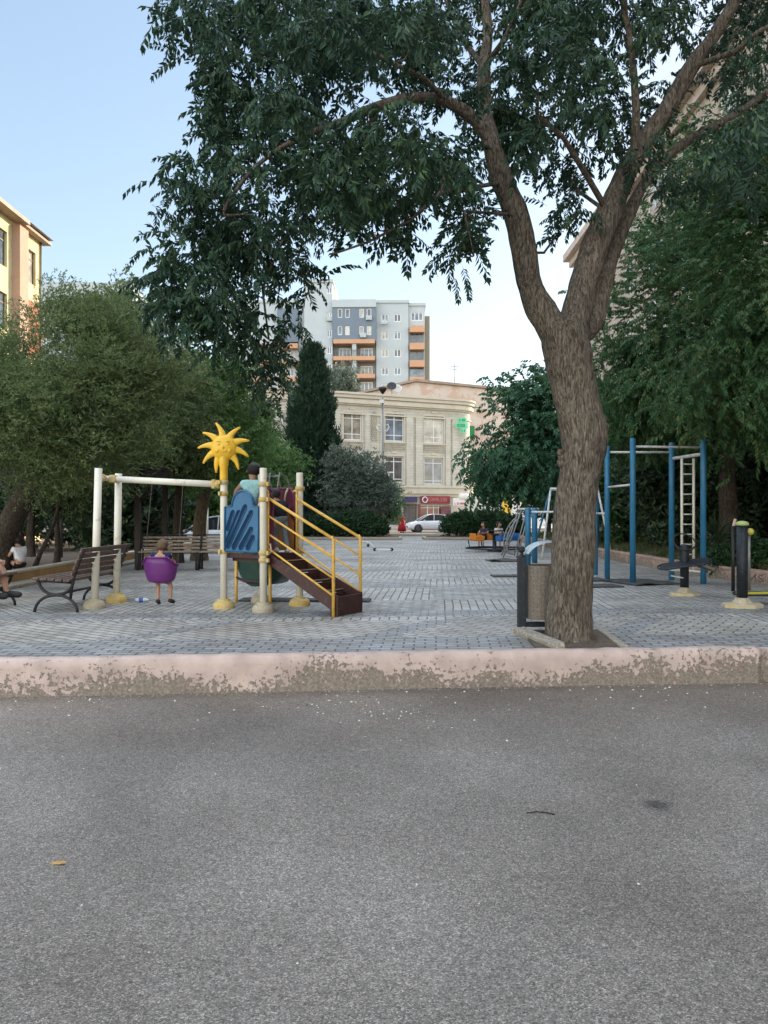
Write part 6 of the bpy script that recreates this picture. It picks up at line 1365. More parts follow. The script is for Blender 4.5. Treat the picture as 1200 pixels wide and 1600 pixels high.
mb = MB(); q = f2p+V(.15, .45, 1.08); mb.path([f2p+V(.07, 0, 1.08), q], .022, 8); mb.build('axle', M_lightm, f2); mb = MB(); mb.ball(f2p+V(.145, .06, 1.075), .052, 14, 10); mb.build('end_knob', mat('yellow_knob', (.40, .34, .05), .45, bump=0), f2)
mb = MB(); mb.path([f2p+V(.15, .12, 1.06), f2p+V(.20, .22, .22)], .026, 8); mb.path([f2p+V(.16, .35, 1.06), f2p+V(.30, .40, .20)], .02, 8); mb.build('swing_arm', M_grey, f2)
oblong(V(5.66, 11.35, .155), V(.98, -.1, .02).normalized(), V(.1, .98, .05).normalized(), .95, .30, .022, mat('yellow_board', (.50, .42, .03), .5, var=.15), M_dark, f2, 'footboard')
f3p = V(6.0, 13.2, 0); f3 = thing('handle_post', 'thin black trainer post with a pale grip handle behind the lime capped one', 'fitness machine', f3p)
mb = MB(); mb.path([f3p, f3p+V(0, 0, 1.12)], .03, 10); mb.build('post', M_black, f3); mb = MB(); mb.path([f3p+V(.0, 0, 1.10), f3p+V(.04, 0, 1.24)], .026, 8); mb.build('grip', mat('pale_grip', (.5, .35, .28), .6, bump=0), f3)
f4p = V(6.06, 11.75, 0); f4 = thing('handle_post', 'black trainer post with a pale grip cut by the right edge', 'fitness machine', f4p); mb = MB(); mb.path([f4p, f4p+V(0, 0, 1.2)], .035, 10); mb.build('post', M_black, f4); mb = MB(); mb.path([f4p+V(-.02, 0, 1.18), f4p+V(-.05, 0, 1.34)], .03, 8); mb.build('grip', M_cream, f4)

# ------------------------------------------------------------------ litter bin beside the trunk
bn = thing('litter_bin', 'brown perforated metal litter bin between black posts left of the large trunk', 'litter bin', (1.545, 8.62, 0)); bx0, bx1, by = 1.545, 2.13, 8.62
for x in (bx0, bx1):
    mb = MB(); mb.box((x, by, .425), (.092, .092, .87), bev=.008); mb.build('post', M_dark, bn)
    mb = MB(); mb.lathe([(.05, .858), (.04, .872), (.018, .885), (.016, .90), (.034, .918), (.042, .938), (.034, .962), (.012, .975), (.002, .978)], V(x, by, 0), 16); mb.build('finial', M_dark, bn)
mb = MB(); mb.box(((bx0+bx1)/2, by, .10), (bx1-bx0-.092, .05, .055), bev=.005); mb.build('lower_bar', M_dark, bn)
mb = MB(); vs = []; x0, x1 = bx0+.062, bx1-.062; z0, z1 = .165, .765; nseg = 14
prof = [(x0, by-.03)]+[((x0+x1)/2-(x1-x0)/2*math.cos(a), by-.03-.13*math.sin(a)) for a in np.linspace(.12, PI-.12, nseg)]+[(x1, by-.03)]+[((x0+x1)/2+(x1-x0)/2*math.cos(a), by+.05+.13*math.sin(a)) for a in np.linspace(.12, PI-.12, nseg)]
for z in (z0, z1): vs += [(a, b, z) for a, b in prof]
kk = len(prof); mb.add(vs, [(i, (i+1) % kk, kk+(i+1) % kk, kk+i) for i in range(kk)]+[tuple(reversed(range(kk)))], False); vs2 = [((x0+x1)/2+(a-(x0+x1)/2)*.95, by+.01+(b-by-.01)*.95, z) for z in (z0+.02, z1) for a, b in prof]
mb.add(vs2, [(i, kk+i, kk+(i+1) % kk, (i+1) % kk) for i in range(kk)]); mb.add(vs[kk:]+vs2[kk:], [(i, kk+i, kk+(i+1) % kk, (i+1) % kk) for i in range(kk)]); bk = mb.build('basket', M_bin, bn, fixn=False)
mb = MB()
for i in range(1, nseg+1):
    for z in np.arange(.21, .74, .048):
        a, b = prof[i]; a2, b2 = prof[min(i+1, kk-1)]; t_ = Vector((a2-a, b2-b, 0)).normalized(); n_ = Vector((t_.y, -t_.x, 0)); c_ = Vector(((a+a2)/2, (b+b2)/2, z))+n_*.0015
        mb.add([c_+t_*math.cos(q)*.005+V(0, 0, math.sin(q)*.005) for q in np.linspace(0, 2*PI, 7)[:-1]], [tuple(range(6))])
mb.build('perforations', M_hole, bk, fixn=False)
mb = MB(); vs = []; n_ = 13
for s_ in (0, 1):
    for i in range(n_):
        a = PI-.35-(PI-.7)*i/(n_-1); x = (bx0+bx1)/2+.02+math.cos(a)*.285; z = .80+math.sin(a)*.20
        for y in (by-.17, by+.19): vs.append((x, y, z-.10+s_*.009))
fs = []
for i in range(n_-1):
    a = i*2; fs += [(a, a+1, a+3, a+2), (a+2*n_, a+2*n_+2, a+2*n_+3, a+2*n_+1), (a, a+2, a+2*n_+2, a+2*n_), (a+1, a+2*n_+1, a+2*n_+3, a+3)]
mb.add(vs, [f for f in fs]+[(0, 2*n_, 2*n_+1, 1), (2*n_-2, 2*n_-1, 4*n_-1, 4*n_-2)]); vz = [(a, b, c+.125) for a, b, c in mb.v]; mb.v = vz; mb.build('curved_cover', M_lid, bn)

# ------------------------------------------------------------------ distant play things
ca = thing('carousel', 'small carousel with orange and blue seats on a dark frame', 'carousel', (3.75, 26.5, 0)); cc = V(3.80, 26.4, 0)
mb = MB(); mb.lathe([(.25, 0), (.25, .06), (.07, .09), (.07, .55), (.2, .6), (.02, .62)], cc, 14); mb.build('hub', M_dark, ca)
mb = MB()
for a in np.linspace(0, 2*PI, 5)[:-1]+.35: mb.path([cc+V(0, 0, .14), cc+V(math.cos(a)*.95, math.sin(a)*.95, .14), cc+V(math.cos(a)*1.0, math.sin(a)*1.0, .42)], .025, 6)
mb.path([cc+V(math.cos(a)*.98, math.sin(a)*.98, .12) for a in np.linspace(0, 2*PI, 25)], .028, 6, False); mb.path([cc+V(math.cos(a)*.3, math.sin(a)*.3, .72) for a in np.linspace(0, 2*PI, 17)], .018, 6, False); mb.build('frame', M_dark, ca)
M_orp = mat('orange_plastic', (.50, .17, .02), .45, var=.1, bump=0); M_blp = mat('bright_blue_plastic', (.02, .10, .30), .45, var=.1, bump=0)
for a, m in ((R(200), M_orp), (R(290), M_blp), (R(20), M_blp), (R(110), M_orp)):
    q = cc+V(math.cos(a)*.66, math.sin(a)*.66, .40); mb = MB(); Mr = Matrix.Rotation(a, 3, 'Z'); mb.box(q, (.34, .46, .05), rot=Mr, bev=.02); mb.box(q+Mr @ V(.17, 0, .12), (.04, .46, .22), rot=Mr, bev=.02)
    for s_ in (-1, 1): mb.box(q+Mr @ V(0, s_*.22, .08), (.32, .035, .14), rot=Mr, bev=.015)
    mb.build('seat', m, ca)
cl = thing('climbing_arch', 'grey metal climbing arch with curved rails behind the bin', 'climbing frame', (4.0, 23.2, 0)); mb = MB()
for s_ in (0, .34):
    mb.path([V(3.55+s_*.3, 22.9+s_*3, 0), V(3.85+s_*.3, 22.9+s_*3, .7), V(4.1+s_*.3, 22.9+s_*3, 1.44)], .024, 7); mb.path([V(4.35+s_*.3, 22.9+s_*3, 1.44), V(4.15+s_*.3, 22.9+s_*3, .7), V(3.95+s_*.3, 22.9+s_*3, 0)], .024, 7)
mb.build('legs', M_grey, cl); mb = MB(); mb.path([V(4.06, 22.9, 1.45), V(4.62, 22.9, 1.45)], .032, 7); mb.path([V(4.16, 23.9, 1.45), V(4.72, 23.9, 1.45)], .032, 7); mb.build('top_bar', M_lightm, cl); mb = MB()
for s_ in (0, .55):
    mb.path([V(3.85, 22.7+s_, .1)+V(-.28*math.sin(a)*1.3, 0, (1-math.cos(a))*.58)+V(.22*(1-math.cos(a))*.8, 0, 0) for a in np.linspace(.1, 2.6, 13)], .022, 7)
for a in np.linspace(.4, 2.3, 7): q = V(3.85, 22.7, .1)+V(-.28*math.sin(a)*1.3+.22*(1-math.cos(a))*.8, 0, (1-math.cos(a))*.58); mb.path([q, q+V(0, .55, 0)], .014, 6)
mb.build('curved_rails', M_grey, cl)
sa = thing('swing_set', 'tall blue and pale A shaped swing set mostly hidden by the large trunk', 'swing frame', (5.0, 22.8, 0))
for x in (4.95, 6.35):
    for y in (-1, 1):
        if x < 5: mb = MB(); mb.path([V(x-.42, 22.8+y*.75, 0), V(x, 22.8, 2.02)], .032, 8)
        else: mb = MB(); mb.path([V(x+.2, 22.8+y*.75, 0), V(x, 22.8, 2.02)], .032, 8)
        mb.build('leg', M_bluem if y > 0 else M_lightm, sa)
mb = MB(); mb.path([V(4.93, 22.8, 2.04), V(6.37, 22.8, 2.04)], .045, 8); mb.build('top_bar', M_lightm, sa); mb = MB(); mb.path([V(5.35, 22.8, 2.0), V(5.35, 22.8, .55)], .01, 5); mb.path([V(5.8, 22.8, 2.0), V(5.8, 22.8, .55)], .01, 5); mb.box((5.58, 22.8, .53), (.5, .18, .04), bev=.01); mb.build('swing_seat', M_black, sa)
# scooter lying down
sk = thing('kick_scooter', 'small kick scooter lying on the paving right of the stair', 'scooter', (-.2, 26.8, 0)); mb = MB(); mb.box((-.02, 26.6, .055), (.55, .11, .025), bev=.008); mb.build('deck', M_wsign, sk)
mb = MB(); mb.path([V(-.28, 26.6, .07), V(-.5, 26.7, .30), V(-.75, 26.75, .34)], .02, 6); mb.path([V(-.72, 26.62, .34), V(-.76, 26.9, .34)], .018, 6); mb.build('handlebar', M_wsign, sk); mb = MB()
for x in (-.32, .27): mb.lathe([(.055, -.014), (.06, 0), (.055, .014)], V(x, 26.6, .06), 14, Matrix.Rotation(R(90), 3, 'X'))
mb.ball(V(-.55, 26.68, .20), .055, 8, 6); mb.build('wheels', M_black, sk)
# crumpled bottle
g = G(221, 941); bt = thing('plastic_bottle', 'crumpled clear and blue plastic bottle on the paving left of the swinging child', 'bottle', (g.x, g.y, 0)); mb = MB(); mb.lathe([(.012, 0), (.03, .02), (.034, .06), (.026, .1), (.034, .14), (.03, .17), (.013, .2), (.013, .22)], V(g.x-.1, g.y, .036), 12, Matrix.Rotation(R(90), 3, 'Y')); mb.build('body', M_lid, bt); mb = MB(); mb.lathe([(.0345, .07), (.0345, .13)], V(g.x-.1, g.y, .036), 12, Matrix.Rotation(R(90), 3, 'Y')); mb.build('label_band', mat('blue_wrap', (.06, .10, .35), .4, bump=0), bt)

# ------------------------------------------------------------------ street lamp on the far kerb
lp_ = P(598, 0, 45.5); lb = V(lp_.x, 45.5, -.31); lm = thing('street_lamp', 'tall grey lamp post with curled white brackets in front of the beige building', 'street lamp', lb)
mb = MB(); mb.path([lb, lb+V(0, 0, 4), lb+V(0, 0, 8.45)], [.10, .07, .05], 10); mb.build('pole', M_grey, lm); mb = MB(); mb.lathe([(.05, 8.35), (.16, 8.5), (.25, 8.62), (.24, 8.72), (.08, 8.78)], V(lb.x, lb.y, 0), 12); mb.build('lamp_head', M_black, lm)
z_ = CZ+(800-668)*45.5/F
for s_ in (-1, 1):
    mb = MB(); mb.path([V(lb.x+s_*.04, lb.y, z_-.25), V(lb.x+s_*.25, lb.y, z_-.2), V(lb.x+s_*.38, lb.y, z_+.02), V(lb.x+s_*.30, lb.y, z_+.2), V(lb.x+s_*.18, lb.y, z_+.12)], .035, 7); mb.build('curled_bracket', M_wsign, lm)
mb = MB(); mb.box((lb.x-.05, lb.y-.1, CZ+(800-628)*45.5/F), (.28, .2, .22), bev=.03); mb.build('camera_box', M_wsign, lm)
t = thing('street_lamp', 'thin white street light pole just right of the tall lamp post', 'street lamp', (.35, 60, -.3)); mb = MB(); mb.path([V(.35, 60, -.3), V(.35, 60, 4.4)], .05, 8); mb.build('pole', M_wsign, t); mb = MB(); mb.box((.5, 60, 4.45), (.5, .2, .1), bev=.03); mb.build('lamp_head', M_wsign, t)

# ------------------------------------------------------------------ cars
def car(name, label, loc, rz, c, L_=4.2, H_=1.48, Wd=1.74, dark=False, shape='hatch', group=None):
    t = thing(name, label, 'car', (0, 0, 0), group=group); paint = mat('car_paint_%s' % c[3], c[:3], .25, var=.04, scale=2, bump=0, spec=.6); gl_ = glass('car_glass', (.03, .035, .04), .06)
    if shape == 'hatch': roof = [(.78, .90), (1.25, 1.17), (1.68, H_-.07), (2.15, H_), (2.75, H_-.03), (3.25, H_-.16), (3.80, 1.02)]
    else: roof = [(.95, .90), (1.4, 1.18), (1.8, H_-.06), (2.25, H_), (2.8, H_-.05), (3.2, H_-.18), (3.65, 1.0)]
    hw = Wd/2
    def section(x):
        """half outline of the body at station x: (y, z) from sill to beltline"""
        f = min(1, (x+.02)/.5)**.5 if x < .5 else min(1, (L_-x+.02)/.45)**.5 if x > L_-.45 else 1
        top = np.interp(x, [0, .12, .5, .95, 2, 3.75, L_-.1, L_], [.58, .74, .84, .93, .95, .99, .92, .60]); bot = np.interp(x, [0, .3, L_-.3, L_], [.28, .2, .2, .30]); w = hw*(.80+.20*f)
        return [(w*.93, bot), (w, bot+.14), (w*1.0, (bot+top)/2), (w*.965, top-.10), (w*.86, top), (0, top+.03)]
    xs = [0, .06, .18, .4, .7, .95, 1.4, 2.0, 2.6, 3.2, 3.75, L_-.22, L_-.07, L_]; mb = MB(); vs = []; K = 12
    for x in xs: s_ = section(x); ring_ = s_+[(-a, b) for a, b in reversed(s_)]; vs += [(x, a, b) for a, b in ring_]
    fs = [(i*K+q, i*K+(q+1) % K, (i+1)*K+(q+1) % K, (i+1)*K+q) for i in range(len(xs)-1) for q in range(K)]; fs += [tuple(range(K)), tuple((len(xs)-1)*K+q for q in reversed(range(K)))]
    mb.add(vs, fs, True); mb.build('body', paint, t)
    gy0, gy1 = hw*.85, hw*.66; vs = []
    for x, z in roof: y = gy0+(gy1-gy0)*max(0, (z-.93))/(H_-.93); vs += [(x, -y, z), (x, y, z)]
    vs += [(roof[0][0]+.02, -gy0, .85), (roof[0][0]+.02, gy0, .85), (roof[-1][0], -gy0, .85), (roof[-1][0], gy0, .85)]
    n_ = len(roof); fs = [(2*i, 2*i+1, 2*i+3, 2*i+2) for i in range(n_-1)]+[tuple(2*i for i in range(n_))+(2*n_+2, 2*n_), tuple(2*i+1 for i in reversed(range(n_)))+(2*n_+1, 2*n_+3), (0, 2*n_, 2*n_+1, 1), (2*n_-2, 2*n_-1, 2*n_+3, 2*n_+2)]
    mb = MB(); mb.add(vs, fs); mb.build('windows', gl_, t)
    mb = MB(); vs = []; 
    for i in range(2, n_-1): x, z = roof[i]; y = gy1+.012; vs += [(x, -y, z+.012), (x, y, z+.012)]
    mb.add(vs, [(2*i, 2*i+1, 2*i+3, 2*i+2) for i in range(n_-4)]); mb.build('roof', paint, t)
    for s_ in (-1, 1):
        mb = MB(); mb.path([V(roof[i][0], s_*(gy0+(gy1-gy0)*max(0, (roof[i][1]-.93))/(H_-.93)+.008), roof[i][1]+.003) for i in range(n_)], .028, 6); bx = 2.15
        mb.path([V(bx, s_*(gy0+.006), .93), V(bx+.03, s_*(gy1+.008), H_-.01)], .028, 6); mb.path([V(3.2, s_*(gy0+.006), .95), V(3.05, s_*(gy1+.006), H_-.04)], .04, 6); mb.build('pillars', paint, t)
        mb = MB(); mb.box((1.30, s_*(hw+.06), .98), (.12, .14, .10), bev=.02); mb.build('mirror', paint, t)
        mb = MB(); mb.box((.17, s_*hw*.70, .66), (.22, .28, .12), rz=-s_*.35, bev=.03); mb.build('headlight', mat('headlight', (.55, .56, .58), .2, bump=0), t)
        mb = MB(); mb.box((L_-.10, s_*hw*.72, .80), (.14, .24, .16), bev=.03); mb.build('tail_light', mat('tail_light', (.35, .02, .02), .3, bump=0), t)
        for x in (.82, L_-.80):
            mb = MB(); Mx = Matrix.Rotation(R(90), 3, 'X'); mb.lathe([(.36, -.01), (.36, .01)], V(x, s_*(hw-.01), .32), 22, Mx); mb.build('wheel_arch', M_hole, t)
            mb = MB(); mb.lathe([(.20, -.1), (.30, -.1), (.315, -.07), (.315, .07), (.30, .1), (.20, .1)], V(x, s_*(hw-.075), .315), 22, Mx); wh = mb.build('wheel', M_rubber, t)
            mb = MB(); mb.lathe([(.20, -.1*s_), (.19, -.085*s_), (.06, -.075*s_), (.05, -.1*s_), (.001, -.1*s_)], V(x, s_*(hw-.075), .315), 20, Mx); mb.build('rim', mat('wheel_rim', (.35, .35, .36), .35, .6, bump=0), wh)
    mb = MB(); mb.box((.02, 0, .42), (.05, .9, .16), bev=.015); mb.build('grille', M_hole, t)
    mb = MB(); mb.box((-.022, 0, .36), (.02, .5, .11)); mb.box((L_+.01, 0, .62), (.02, .5, .11)); mb.build('number_plate', M_wsign, t)
    t.location = loc; t.rotation_euler = (0, 0, rz); return t
car('parked_car', 'white hatchback parked facing left in front of the red shop', (P(636, 0, 63).x, 63.6, -.31), R(8), (.62, .63, .64, 'white'), 3.95)
car('parked_car', 'black car mostly hidden behind the rounded bush right of the white hatchback', (P(706, 0, 62).x, 62.3, -.31), R(3), (.012, .013, .015, 'black'), 4.3, shape='sedan')
car('parked_car', 'white car showing only its roof above the left far hedge', (P(470, 0, 57).x, 57.5, -.31), R(2), (.62, .63, .64, 'white'), 4.3, 1.55, shape='sedan')
car('parked_car', 'white car parked beyond the left trees behind the pale benches', (-8.9, 31.4, -.31), R(6), (.62, .63, .64, 'white'), 4.1, 1.5)

# ------------------------------------------------------------------ people
M_skin = mat('skin', (.36, .20, .13), .55, var=.08, scale=20, bump=.03); M_hairb = mat('dark_hair', (.012, .009, .008), .6, var=.3, scale=60, bump=.3); M_hairf = mat('fair_brown_hair', (.115, .07, .036), .6, var=.45, scale=60, bump=.5)
def cloth(name, c): return mat('cloth_'+name, c, .85, var=.18, scale=14, bump=.25, spec=.2)
def skin_mesh(name, nodes, edges, root, m, parent, sub=1):
    keys = list(nodes); me = bpy.data.meshes.new(name+'_frame'); me.from_pydata([tuple(nodes[k][0]) for k in keys], [(keys.index(a), keys.index(b)) for a, b in edges], [])
    ob = bpy.data.objects.new(name+'_frame', me); col.objects.link(ob); md = ob.modifiers.new('s', 'SKIN'); md.use_smooth_shade = True
    lay = me.skin_vertices[0].data
    for i, k in enumerate(keys): r = nodes[k][1]; lay[i].radius = (r, r) if not hasattr(r, '__len__') else r; lay[i].use_root = (k == root)
    sb = ob.modifiers.new('u', 'SUBSURF'); sb.levels = sub; sb.render_levels = sub
    bpy.context.view_layer.update(); dg = bpy.context.evaluated_depsgraph_get(); out = bpy.data.meshes.new_from_object(ob.evaluated_get(dg)); out.name = name
    bpy.data.objects.remove(ob); out.materials.clear(); out.materials.append(m)
    return link(name, out, parent)
def person(label, loc, rz, H, pose, shirt, pants, shoes, hair=None, long_pants=False, sleeves=.55, group=None, look=(0, 1, 0)):
    t = thing('person', label, 'person', (0, 0, 0), group=group); h = H
    J = dict(pelvis=(0, 0, .50), waist=(0, 0, .585), chest=(0, .0, .70), neck=(0, 0, .80), head0=(0, .01, .855), head1=(0, .0, .915), head2=(0, 0, .955))
    for s_, n_ in ((-1, 'l'), (1, 'r')):
        J.update({n_+'sh': (s_*.115, 0, .765), n_+'el': (s_*.15, -.01, .62), n_+'wr': (s_*.165, .03, .485), n_+'hip': (s_*.055, 0, .475), n_+'kn': (s_*.06, .015, .27), n_+'an': (s_*.06, 0, .045), n_+'to': (s_*.065, .095, .018)})
    J = {k: Vector(v)*h for k, v in J.items()}
    for k, v in pose.items(): J[k] = Vector(v)
    if 'head1' in pose and 'head0' not in pose: J['head0'] = J['neck'].lerp(J['head1'], .5); 
    if 'head1' in pose and 'head2' not in pose: J['head2'] = J['head1']+(J['head1']-J['neck']).normalized()*.04*h
    rad = dict(pelvis=.078, waist=.068, chest=.082, neck=.034, head0=.055, head1=.076, head2=.058)
    for n_ in 'lr': rad.update({n_+'sh': .040, n_+'el': .026, n_+'wr': .0175, n_+'hip': .058, n_+'kn': .037, n_+'an': .023, n_+'to': .02})
    N = {k: (J[k], rad[k]*h) for k in J}; N['chest'] = (J['chest'], (.095*h, .07*h)); N['pelvis'] = (J['pelvis'], (.085*h, .07*h))
    E_ = [('pelvis', 'waist'), ('waist', 'chest'), ('chest', 'neck'), ('neck', 'head0'), ('head0', 'head1'), ('head1', 'head2')]
    for n_, s_ in (('l', -1), ('r', 1)):
        E_ += [('chest', n_+'sh'), (n_+'sh', n_+'el'), (n_+'el', n_+'wr'), ('pelvis', n_+'hip'), (n_+'hip', n_+'kn'), (n_+'kn', n_+'an'), (n_+'an', n_+'to')]
        d = (J[n_+'wr']-J[n_+'el']).normalized(); side = d.cross(Vector((s_, 0, 0))); side = side.normalized() if side.length > .2 else d.orthogonal().normalized()
        pc = J[n_+'wr']+d*.032*h; N[n_+'palm'] = (pc, (.017*h, .011*h)); E_.append((n_+'wr', n_+'palm')); curl = d.cross(side)
        for i, (o_, L_) in enumerate(((-.018, .036), (-.006, .042), (.006, .040), (.018, .032))):
            a = pc+d*.018*h+side*o_*h; b_ = a+d*L_*.5*h+curl*.004*h; c_ = b_+d*L_*.45*h+curl*.014*h
            for q, v_ in (('a', a), ('b', b_), ('c', c_)): N['%sf%d%s' % (n_, i, q)] = (v_, .0062*h)
            E_ += [(n_+'palm', '%sf%da' % (n_, i)), ('%sf%da' % (n_, i), '%sf%db' % (n_, i)), ('%sf%db' % (n_, i), '%sf%dc' % (n_, i))]
        a = pc+side*.022*h*(-1); b_ = a-side*.012*h+d*.022*h; N[n_+'ta'] = (a, .007*h); N[n_+'tb'] = (b_, .0065*h); E_ += [(n_+'palm', n_+'ta'), (n_+'ta', n_+'tb')]
    skin_mesh('body', N, E_, 'pelvis', M_skin, t)
    k = 1.17; S = {q: (J[q], (rad[q]*h*k+.006, rad[q]*h*k+.004)) for q in ('waist', 'chest')}; S['pelvis'] = (J['pelvis'].lerp(J['waist'], .25), (.098*h, .083*h)); S['chest'] = (J['chest'], (.112*h, .085*h)); S['nk'] = (J['chest'].lerp(J['neck'], .72), .05*h); ES = [('pelvis', 'waist'), ('waist', 'chest'), ('chest', 'nk')]
    for n_ in 'lr': S[n_+'sh'] = (J[n_+'sh'], .053*h); S[n_+'sl'] = (J[n_+'sh'].lerp(J[n_+'el'], sleeves), .044*h); ES += [('chest', n_+'sh'), (n_+'sh', n_+'sl')]
    skin_mesh('shirt', S, ES, 'chest', shirt, t)
    Pn = {'w': (J['pelvis'].lerp(J['waist'], .35), (.10*h, .082*h)), 'pelvis': (J['pelvis'], (.103*h, .088*h))}; EP = [('w', 'pelvis')]
    for n_ in 'lr':
        Pn[n_+'hip'] = (J[n_+'hip'], .072*h); EP.append(('pelvis', n_+'hip'))
        if long_pants: Pn[n_+'kn'] = (J[n_+'kn'], .05*h); Pn[n_+'an'] = (J[n_+'an'].lerp(J[n_+'kn'], .12), .038*h); EP += [(n_+'hip', n_+'kn'), (n_+'kn', n_+'an')]
        else: Pn[n_+'kn'] = (J[n_+'hip'].lerp(J[n_+'kn'], .82), .056*h); EP.append((n_+'hip', n_+'kn'))
    skin_mesh('trousers' if long_pants else 'shorts', Pn, EP, 'pelvis', pants, t)
    for n_ in 'lr':
        mb = MB(); f_ = (J[n_+'to']-J[n_+'an']); f_ = f_.normalized() if f_.length > 0 else V(0, 1, 0); a = J[n_+'an']-f_*.02*h-V(0, 0, .012*h); mb.path([a-f_*.02*h, a, a.lerp(J[n_+'to'], .5), J[n_+'to'], J[n_+'to']+f_*.02*h], [.016*h, .032*h, .031*h, .028*h, .014*h], 10); mb.build('shoe', shoes, t)
    hd = J['head1']; up = (J['head2']-J['head0']).normalized(); fw = Vector(look).normalized(); fw = (fw-up*fw.dot(up)).normalized(); sd = fw.cross(up); Mh = Matrix((sd, fw, up)).transposed()
    mb = MB(); mb.ball(hd+up*.016*h-fw*.012*h, .090*h, 18, 12, (.92, .98, .98), Mh); vs = []
    for v in mb.v: q = Vector(v)+Vector([NZ.noise(Vector(v)*45+Vector((i*9, 0, 0)))*.012 for i in range(3)]); vs.append(tuple(q))
    mb.v = vs; mb.build('hair', hair or M_hairb, t)
    mb = MB(); mb.ball(hd+fw*.080*h-up*.012*h, .013*h, 8, 6, (1, 1, 1.3), Mh); mb.ball(hd+fw*.045*h+up*-.0*h, .062*h, 14, 10, (.92, .62, 1.12), Mh)
    for s_ in (-1, 1): mb.ball(hd+sd*s_*.079*h-up*.012*h, .018*h, 8, 6, (.4, .8, 1.2), Mh)
    mb.build('face', M_skin, t); mb = MB()
    for s_ in (-1, 1): mb.ball(hd+sd*s_*.027*h+fw*.078*h+up*.006*h, .0075*h, 8, 6)
    mb.path([hd+sd*-.02*h+fw*.078*h-up*.036*h, hd+fw*.083*h-up*.039*h, hd+sd*.02*h+fw*.078*h-up*.036*h], .0035*h, 5); mb.build('facial_features', M_hairb, t)
    t.location = loc; t.rotation_euler = (0, 0, rz); return t
# child in the bucket swing, seen from behind (origin on the ground below the seat)
so_ = seatc+V(0, 0, -.33)
h = .98
person('fair haired child in a navy shirt sitting in the purple bucket swing', (so_.x, so_.y, 0), R(-4), h,
       dict(pelvis=(0, 0, .42), waist=(0, .0, .50), chest=(0, -.01, .69), neck=(0.0, 0, .78), head0=(.012, .01, .81), head1=(.02, .015, .87), head2=(.022, .015, .905),
            lsh=(-.115, 0, .74), rsh=(.115, 0, .74), lel=(-.15, .10, .62), rel=(.15, .10, .62), lwr=(-.12, .22, .62), rwr=(.12, .22, .62),
            lhip=(-.065, .02, .40), rhip=(.065, .02, .40), lkn=(-.085, .12, .31), rkn=(.10, .12, .31), lan=(-.075, .085, .075), ran=(.105, .10, .085), lto=(-.085, .155, .035), rto=(.13, .165, .05)),
       cloth('navy', (.018, .024, .07)), cloth('khaki', (.16, .15, .10)), mat('dark_shoe', (.015, .014, .014), .6, bump=.1), M_hairf)
# child in turquoise shirt standing on the deck behind the blue panel
c = PA*.30+PB*.22+PC*.22+PD*.26; c = P(393, 0, 11.22)
person('dark haired child in a turquoise shirt standing behind the blue panel', (c.x, 11.22, deck_z), R(8), 1.2,
       dict(lel=(-.235, .02, .88), lwr=(-.24, .15, .80), rel=(.2, .10, .88), rwr=(.15, .23, .88), head1=(.03, .05, 1.19), neck=(.01, .01, 1.05), chest=(0, 0, .93), waist=(0, 0, .79), lsh=(-.125, 0, 1.0), rsh=(.125, 0, 1.0)),
       cloth('turquoise', (.33, .56, .56)), cloth('navy', (.018, .024, .07)), mat('dark_shoe', (.015, .014, .014)), M_hairb, sleeves=.35)
# child climbing up the stair, bent forward
c = P(438, 0, 11.0)
person('child in black shirt and grey trousers at the stair top', (c.x, 11.0, deck_z+.005), R(30), .98,
       dict(pelvis=(.0, -.06, .47), waist=(0, -.02, .55), chest=(-.01, .06, .66), neck=(-.02, .13, .745), head1=(-.02, .17, .83), lsh=(-.12, .07, .70), rsh=(.10, .07, .70), lel=(-.17, .16, .58), rel=(.16, .18, .60), lwr=(-.14, .27, .60), rwr=(.12, .29, .62), lkn=(-.06, .06, .27), rkn=(.07, .0, .27), lan=(-.06, -.02, .05), ran=(.08, -.10, .05), lto=(-.06, .07, .02), rto=(.09, -.01, .02)),
       cloth('black', (.012, .011, .016)), cloth('grey', (.13, .16, .17)), mat('pale_shoe', (.45, .42, .4), .6, bump=.1), M_hairb, long_pants=True)
# person on the left bench, mostly outside the picture
person('bare legged person in shorts seated on the bench at the left edge', (-5.50, 10.95, 0), R(-90), 1.62,
       dict(pelvis=(0, -.42, .52), waist=(0, -.45, .66), chest=(0, -.44, .86), neck=(0, -.40, 1.04), head1=(0, -.38, 1.20), lsh=(-.18, -.43, .97), rsh=(.18, -.43, .97), lel=(-.22, -.28, .74), rel=(.22, -.28, .74), lwr=(-.14, -.06, .66), rwr=(.14, -.06, .66), lhip=(-.09, -.40, .51), rhip=(.09, -.40, .51), lkn=(-.11, .0, .58), rkn=(.12, -.06, .59), lan=(-.10, .07, .20), ran=(.11, -.02, .20), lto=(-.11, .25, .17), rto=(.12, .16, .17)),
       cloth('maroon', (.10, .02, .03)), cloth('darkshort', (.05, .02, .02)), mat('dark_shoe', (.015, .014, .014)), M_hairb)
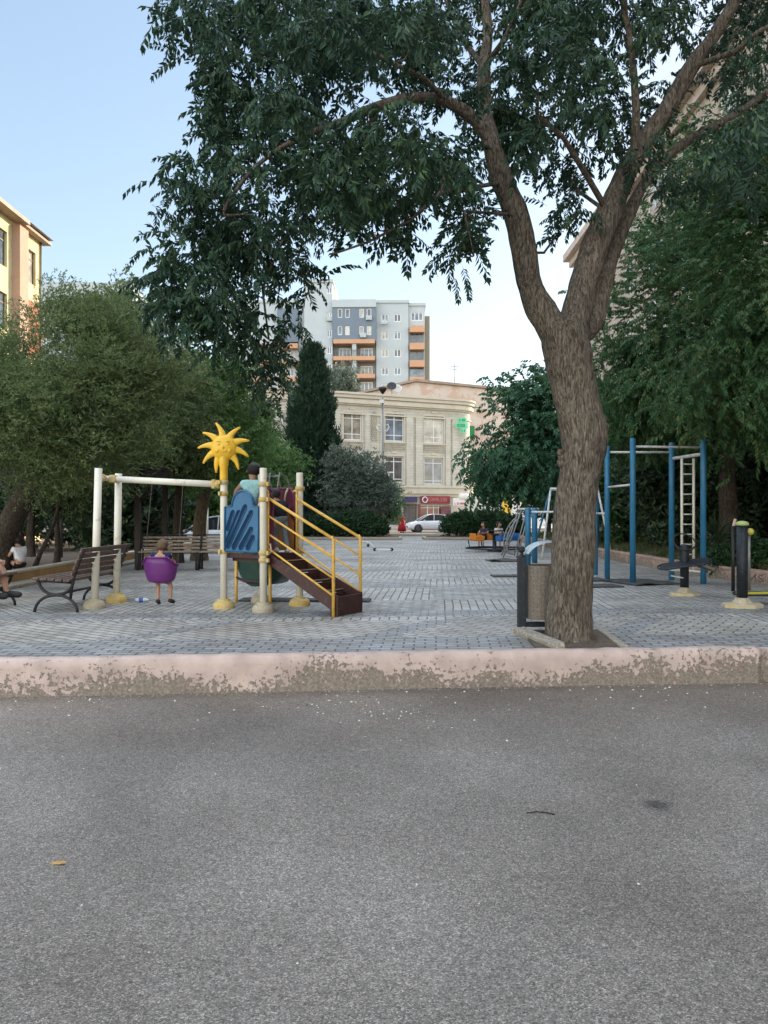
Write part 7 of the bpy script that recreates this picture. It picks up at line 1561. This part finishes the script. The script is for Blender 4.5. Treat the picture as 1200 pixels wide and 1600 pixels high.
# person sitting on the low ochre wall
person('small distant person in black and white clothes sitting on the left ochre wall', (-7.2, 15.2, .0), R(60), 1.15,
       dict(pelvis=(0, 0, .34), waist=(0, .0, .43), chest=(0, .04, .56), neck=(0, .07, .68), head1=(0, .10, .79), lsh=(-.12, .04, .63), rsh=(.12, .04, .63), lel=(-.16, .12, .50), rel=(.16, .12, .50), lwr=(-.08, .26, .46), rwr=(.10, .26, .46), lhip=(-.06, .02, .33), rhip=(.06, .02, .33), lkn=(-.08, .27, .38), rkn=(.09, .27, .38), lan=(-.08, .33, .10), ran=(.09, .33, .10), lto=(-.09, .42, .06), rto=(.1, .42, .06)),
       cloth('white', (.55, .55, .57)), cloth('black', (.012, .011, .016)), mat('dark_shoe', (.015, .014, .014)), M_hairb)
# figure in red before the shops
c = P(628, 0, 61.5)
person('person in a long red outfit standing left of the white hatchback', (c.x, 61.5, -.31), R(200), 1.62, dict(lwr=(-.2, .1, .85), rwr=(.2, .1, .85)), cloth('red', (.28, .015, .02)), cloth('red', (.28, .015, .02)), mat('dark_shoe', (.015, .014, .014)), M_hairb, long_pants=True, sleeves=.9)
RP = [o for o in bpy.data.objects if o.get('label', '').startswith('person in a long red')][0]
mb = MB(); mb.lathe([(.34, .12), (.31, .5), (.23, .85), (.18, 1.0), (.19, 1.14)], (0, 0, 0), 16); ORG[RP.name] = Vector((0, 0, 0)); mb.build('dress', cloth('red', (.28, .015, .02)), RP)
for (x, y, rz, lb, shc, hh) in ((3.98, 26.75, 200, 'dark haired child in a white shirt seated on the carousel', (.5, .48, .45), 1.18), (3.5, 26.85, 150, 'child in dark clothes seated on the carousel left of the white shirted one', (.03, .03, .05), 1.1)):
    person(lb, (x, y, .05), R(rz), hh, dict(pelvis=(0, 0, .42), waist=(0, 0, .50), chest=(0, .02, .64), neck=(0, .04, .76), head1=(0, .06, .87), lsh=(-.12, .02, .71), rsh=(.12, .02, .71), lel=(-.17, .08, .57), rel=(.17, .08, .57), lwr=(-.1, .24, .58), rwr=(.1, .24, .58), lhip=(-.06, .02, .41), rhip=(.06, .02, .41), lkn=(-.08, .26, .42), rkn=(.08, .26, .42), lan=(-.08, .28, .12), ran=(.08, .28, .12), lto=(-.08, .38, .09), rto=(.08, .38, .09)),
           cloth('c%d' % int(rz), shc), cloth('navy', (.018, .024, .07)), mat('dark_shoe', (.015, .014, .014)), M_hairb)
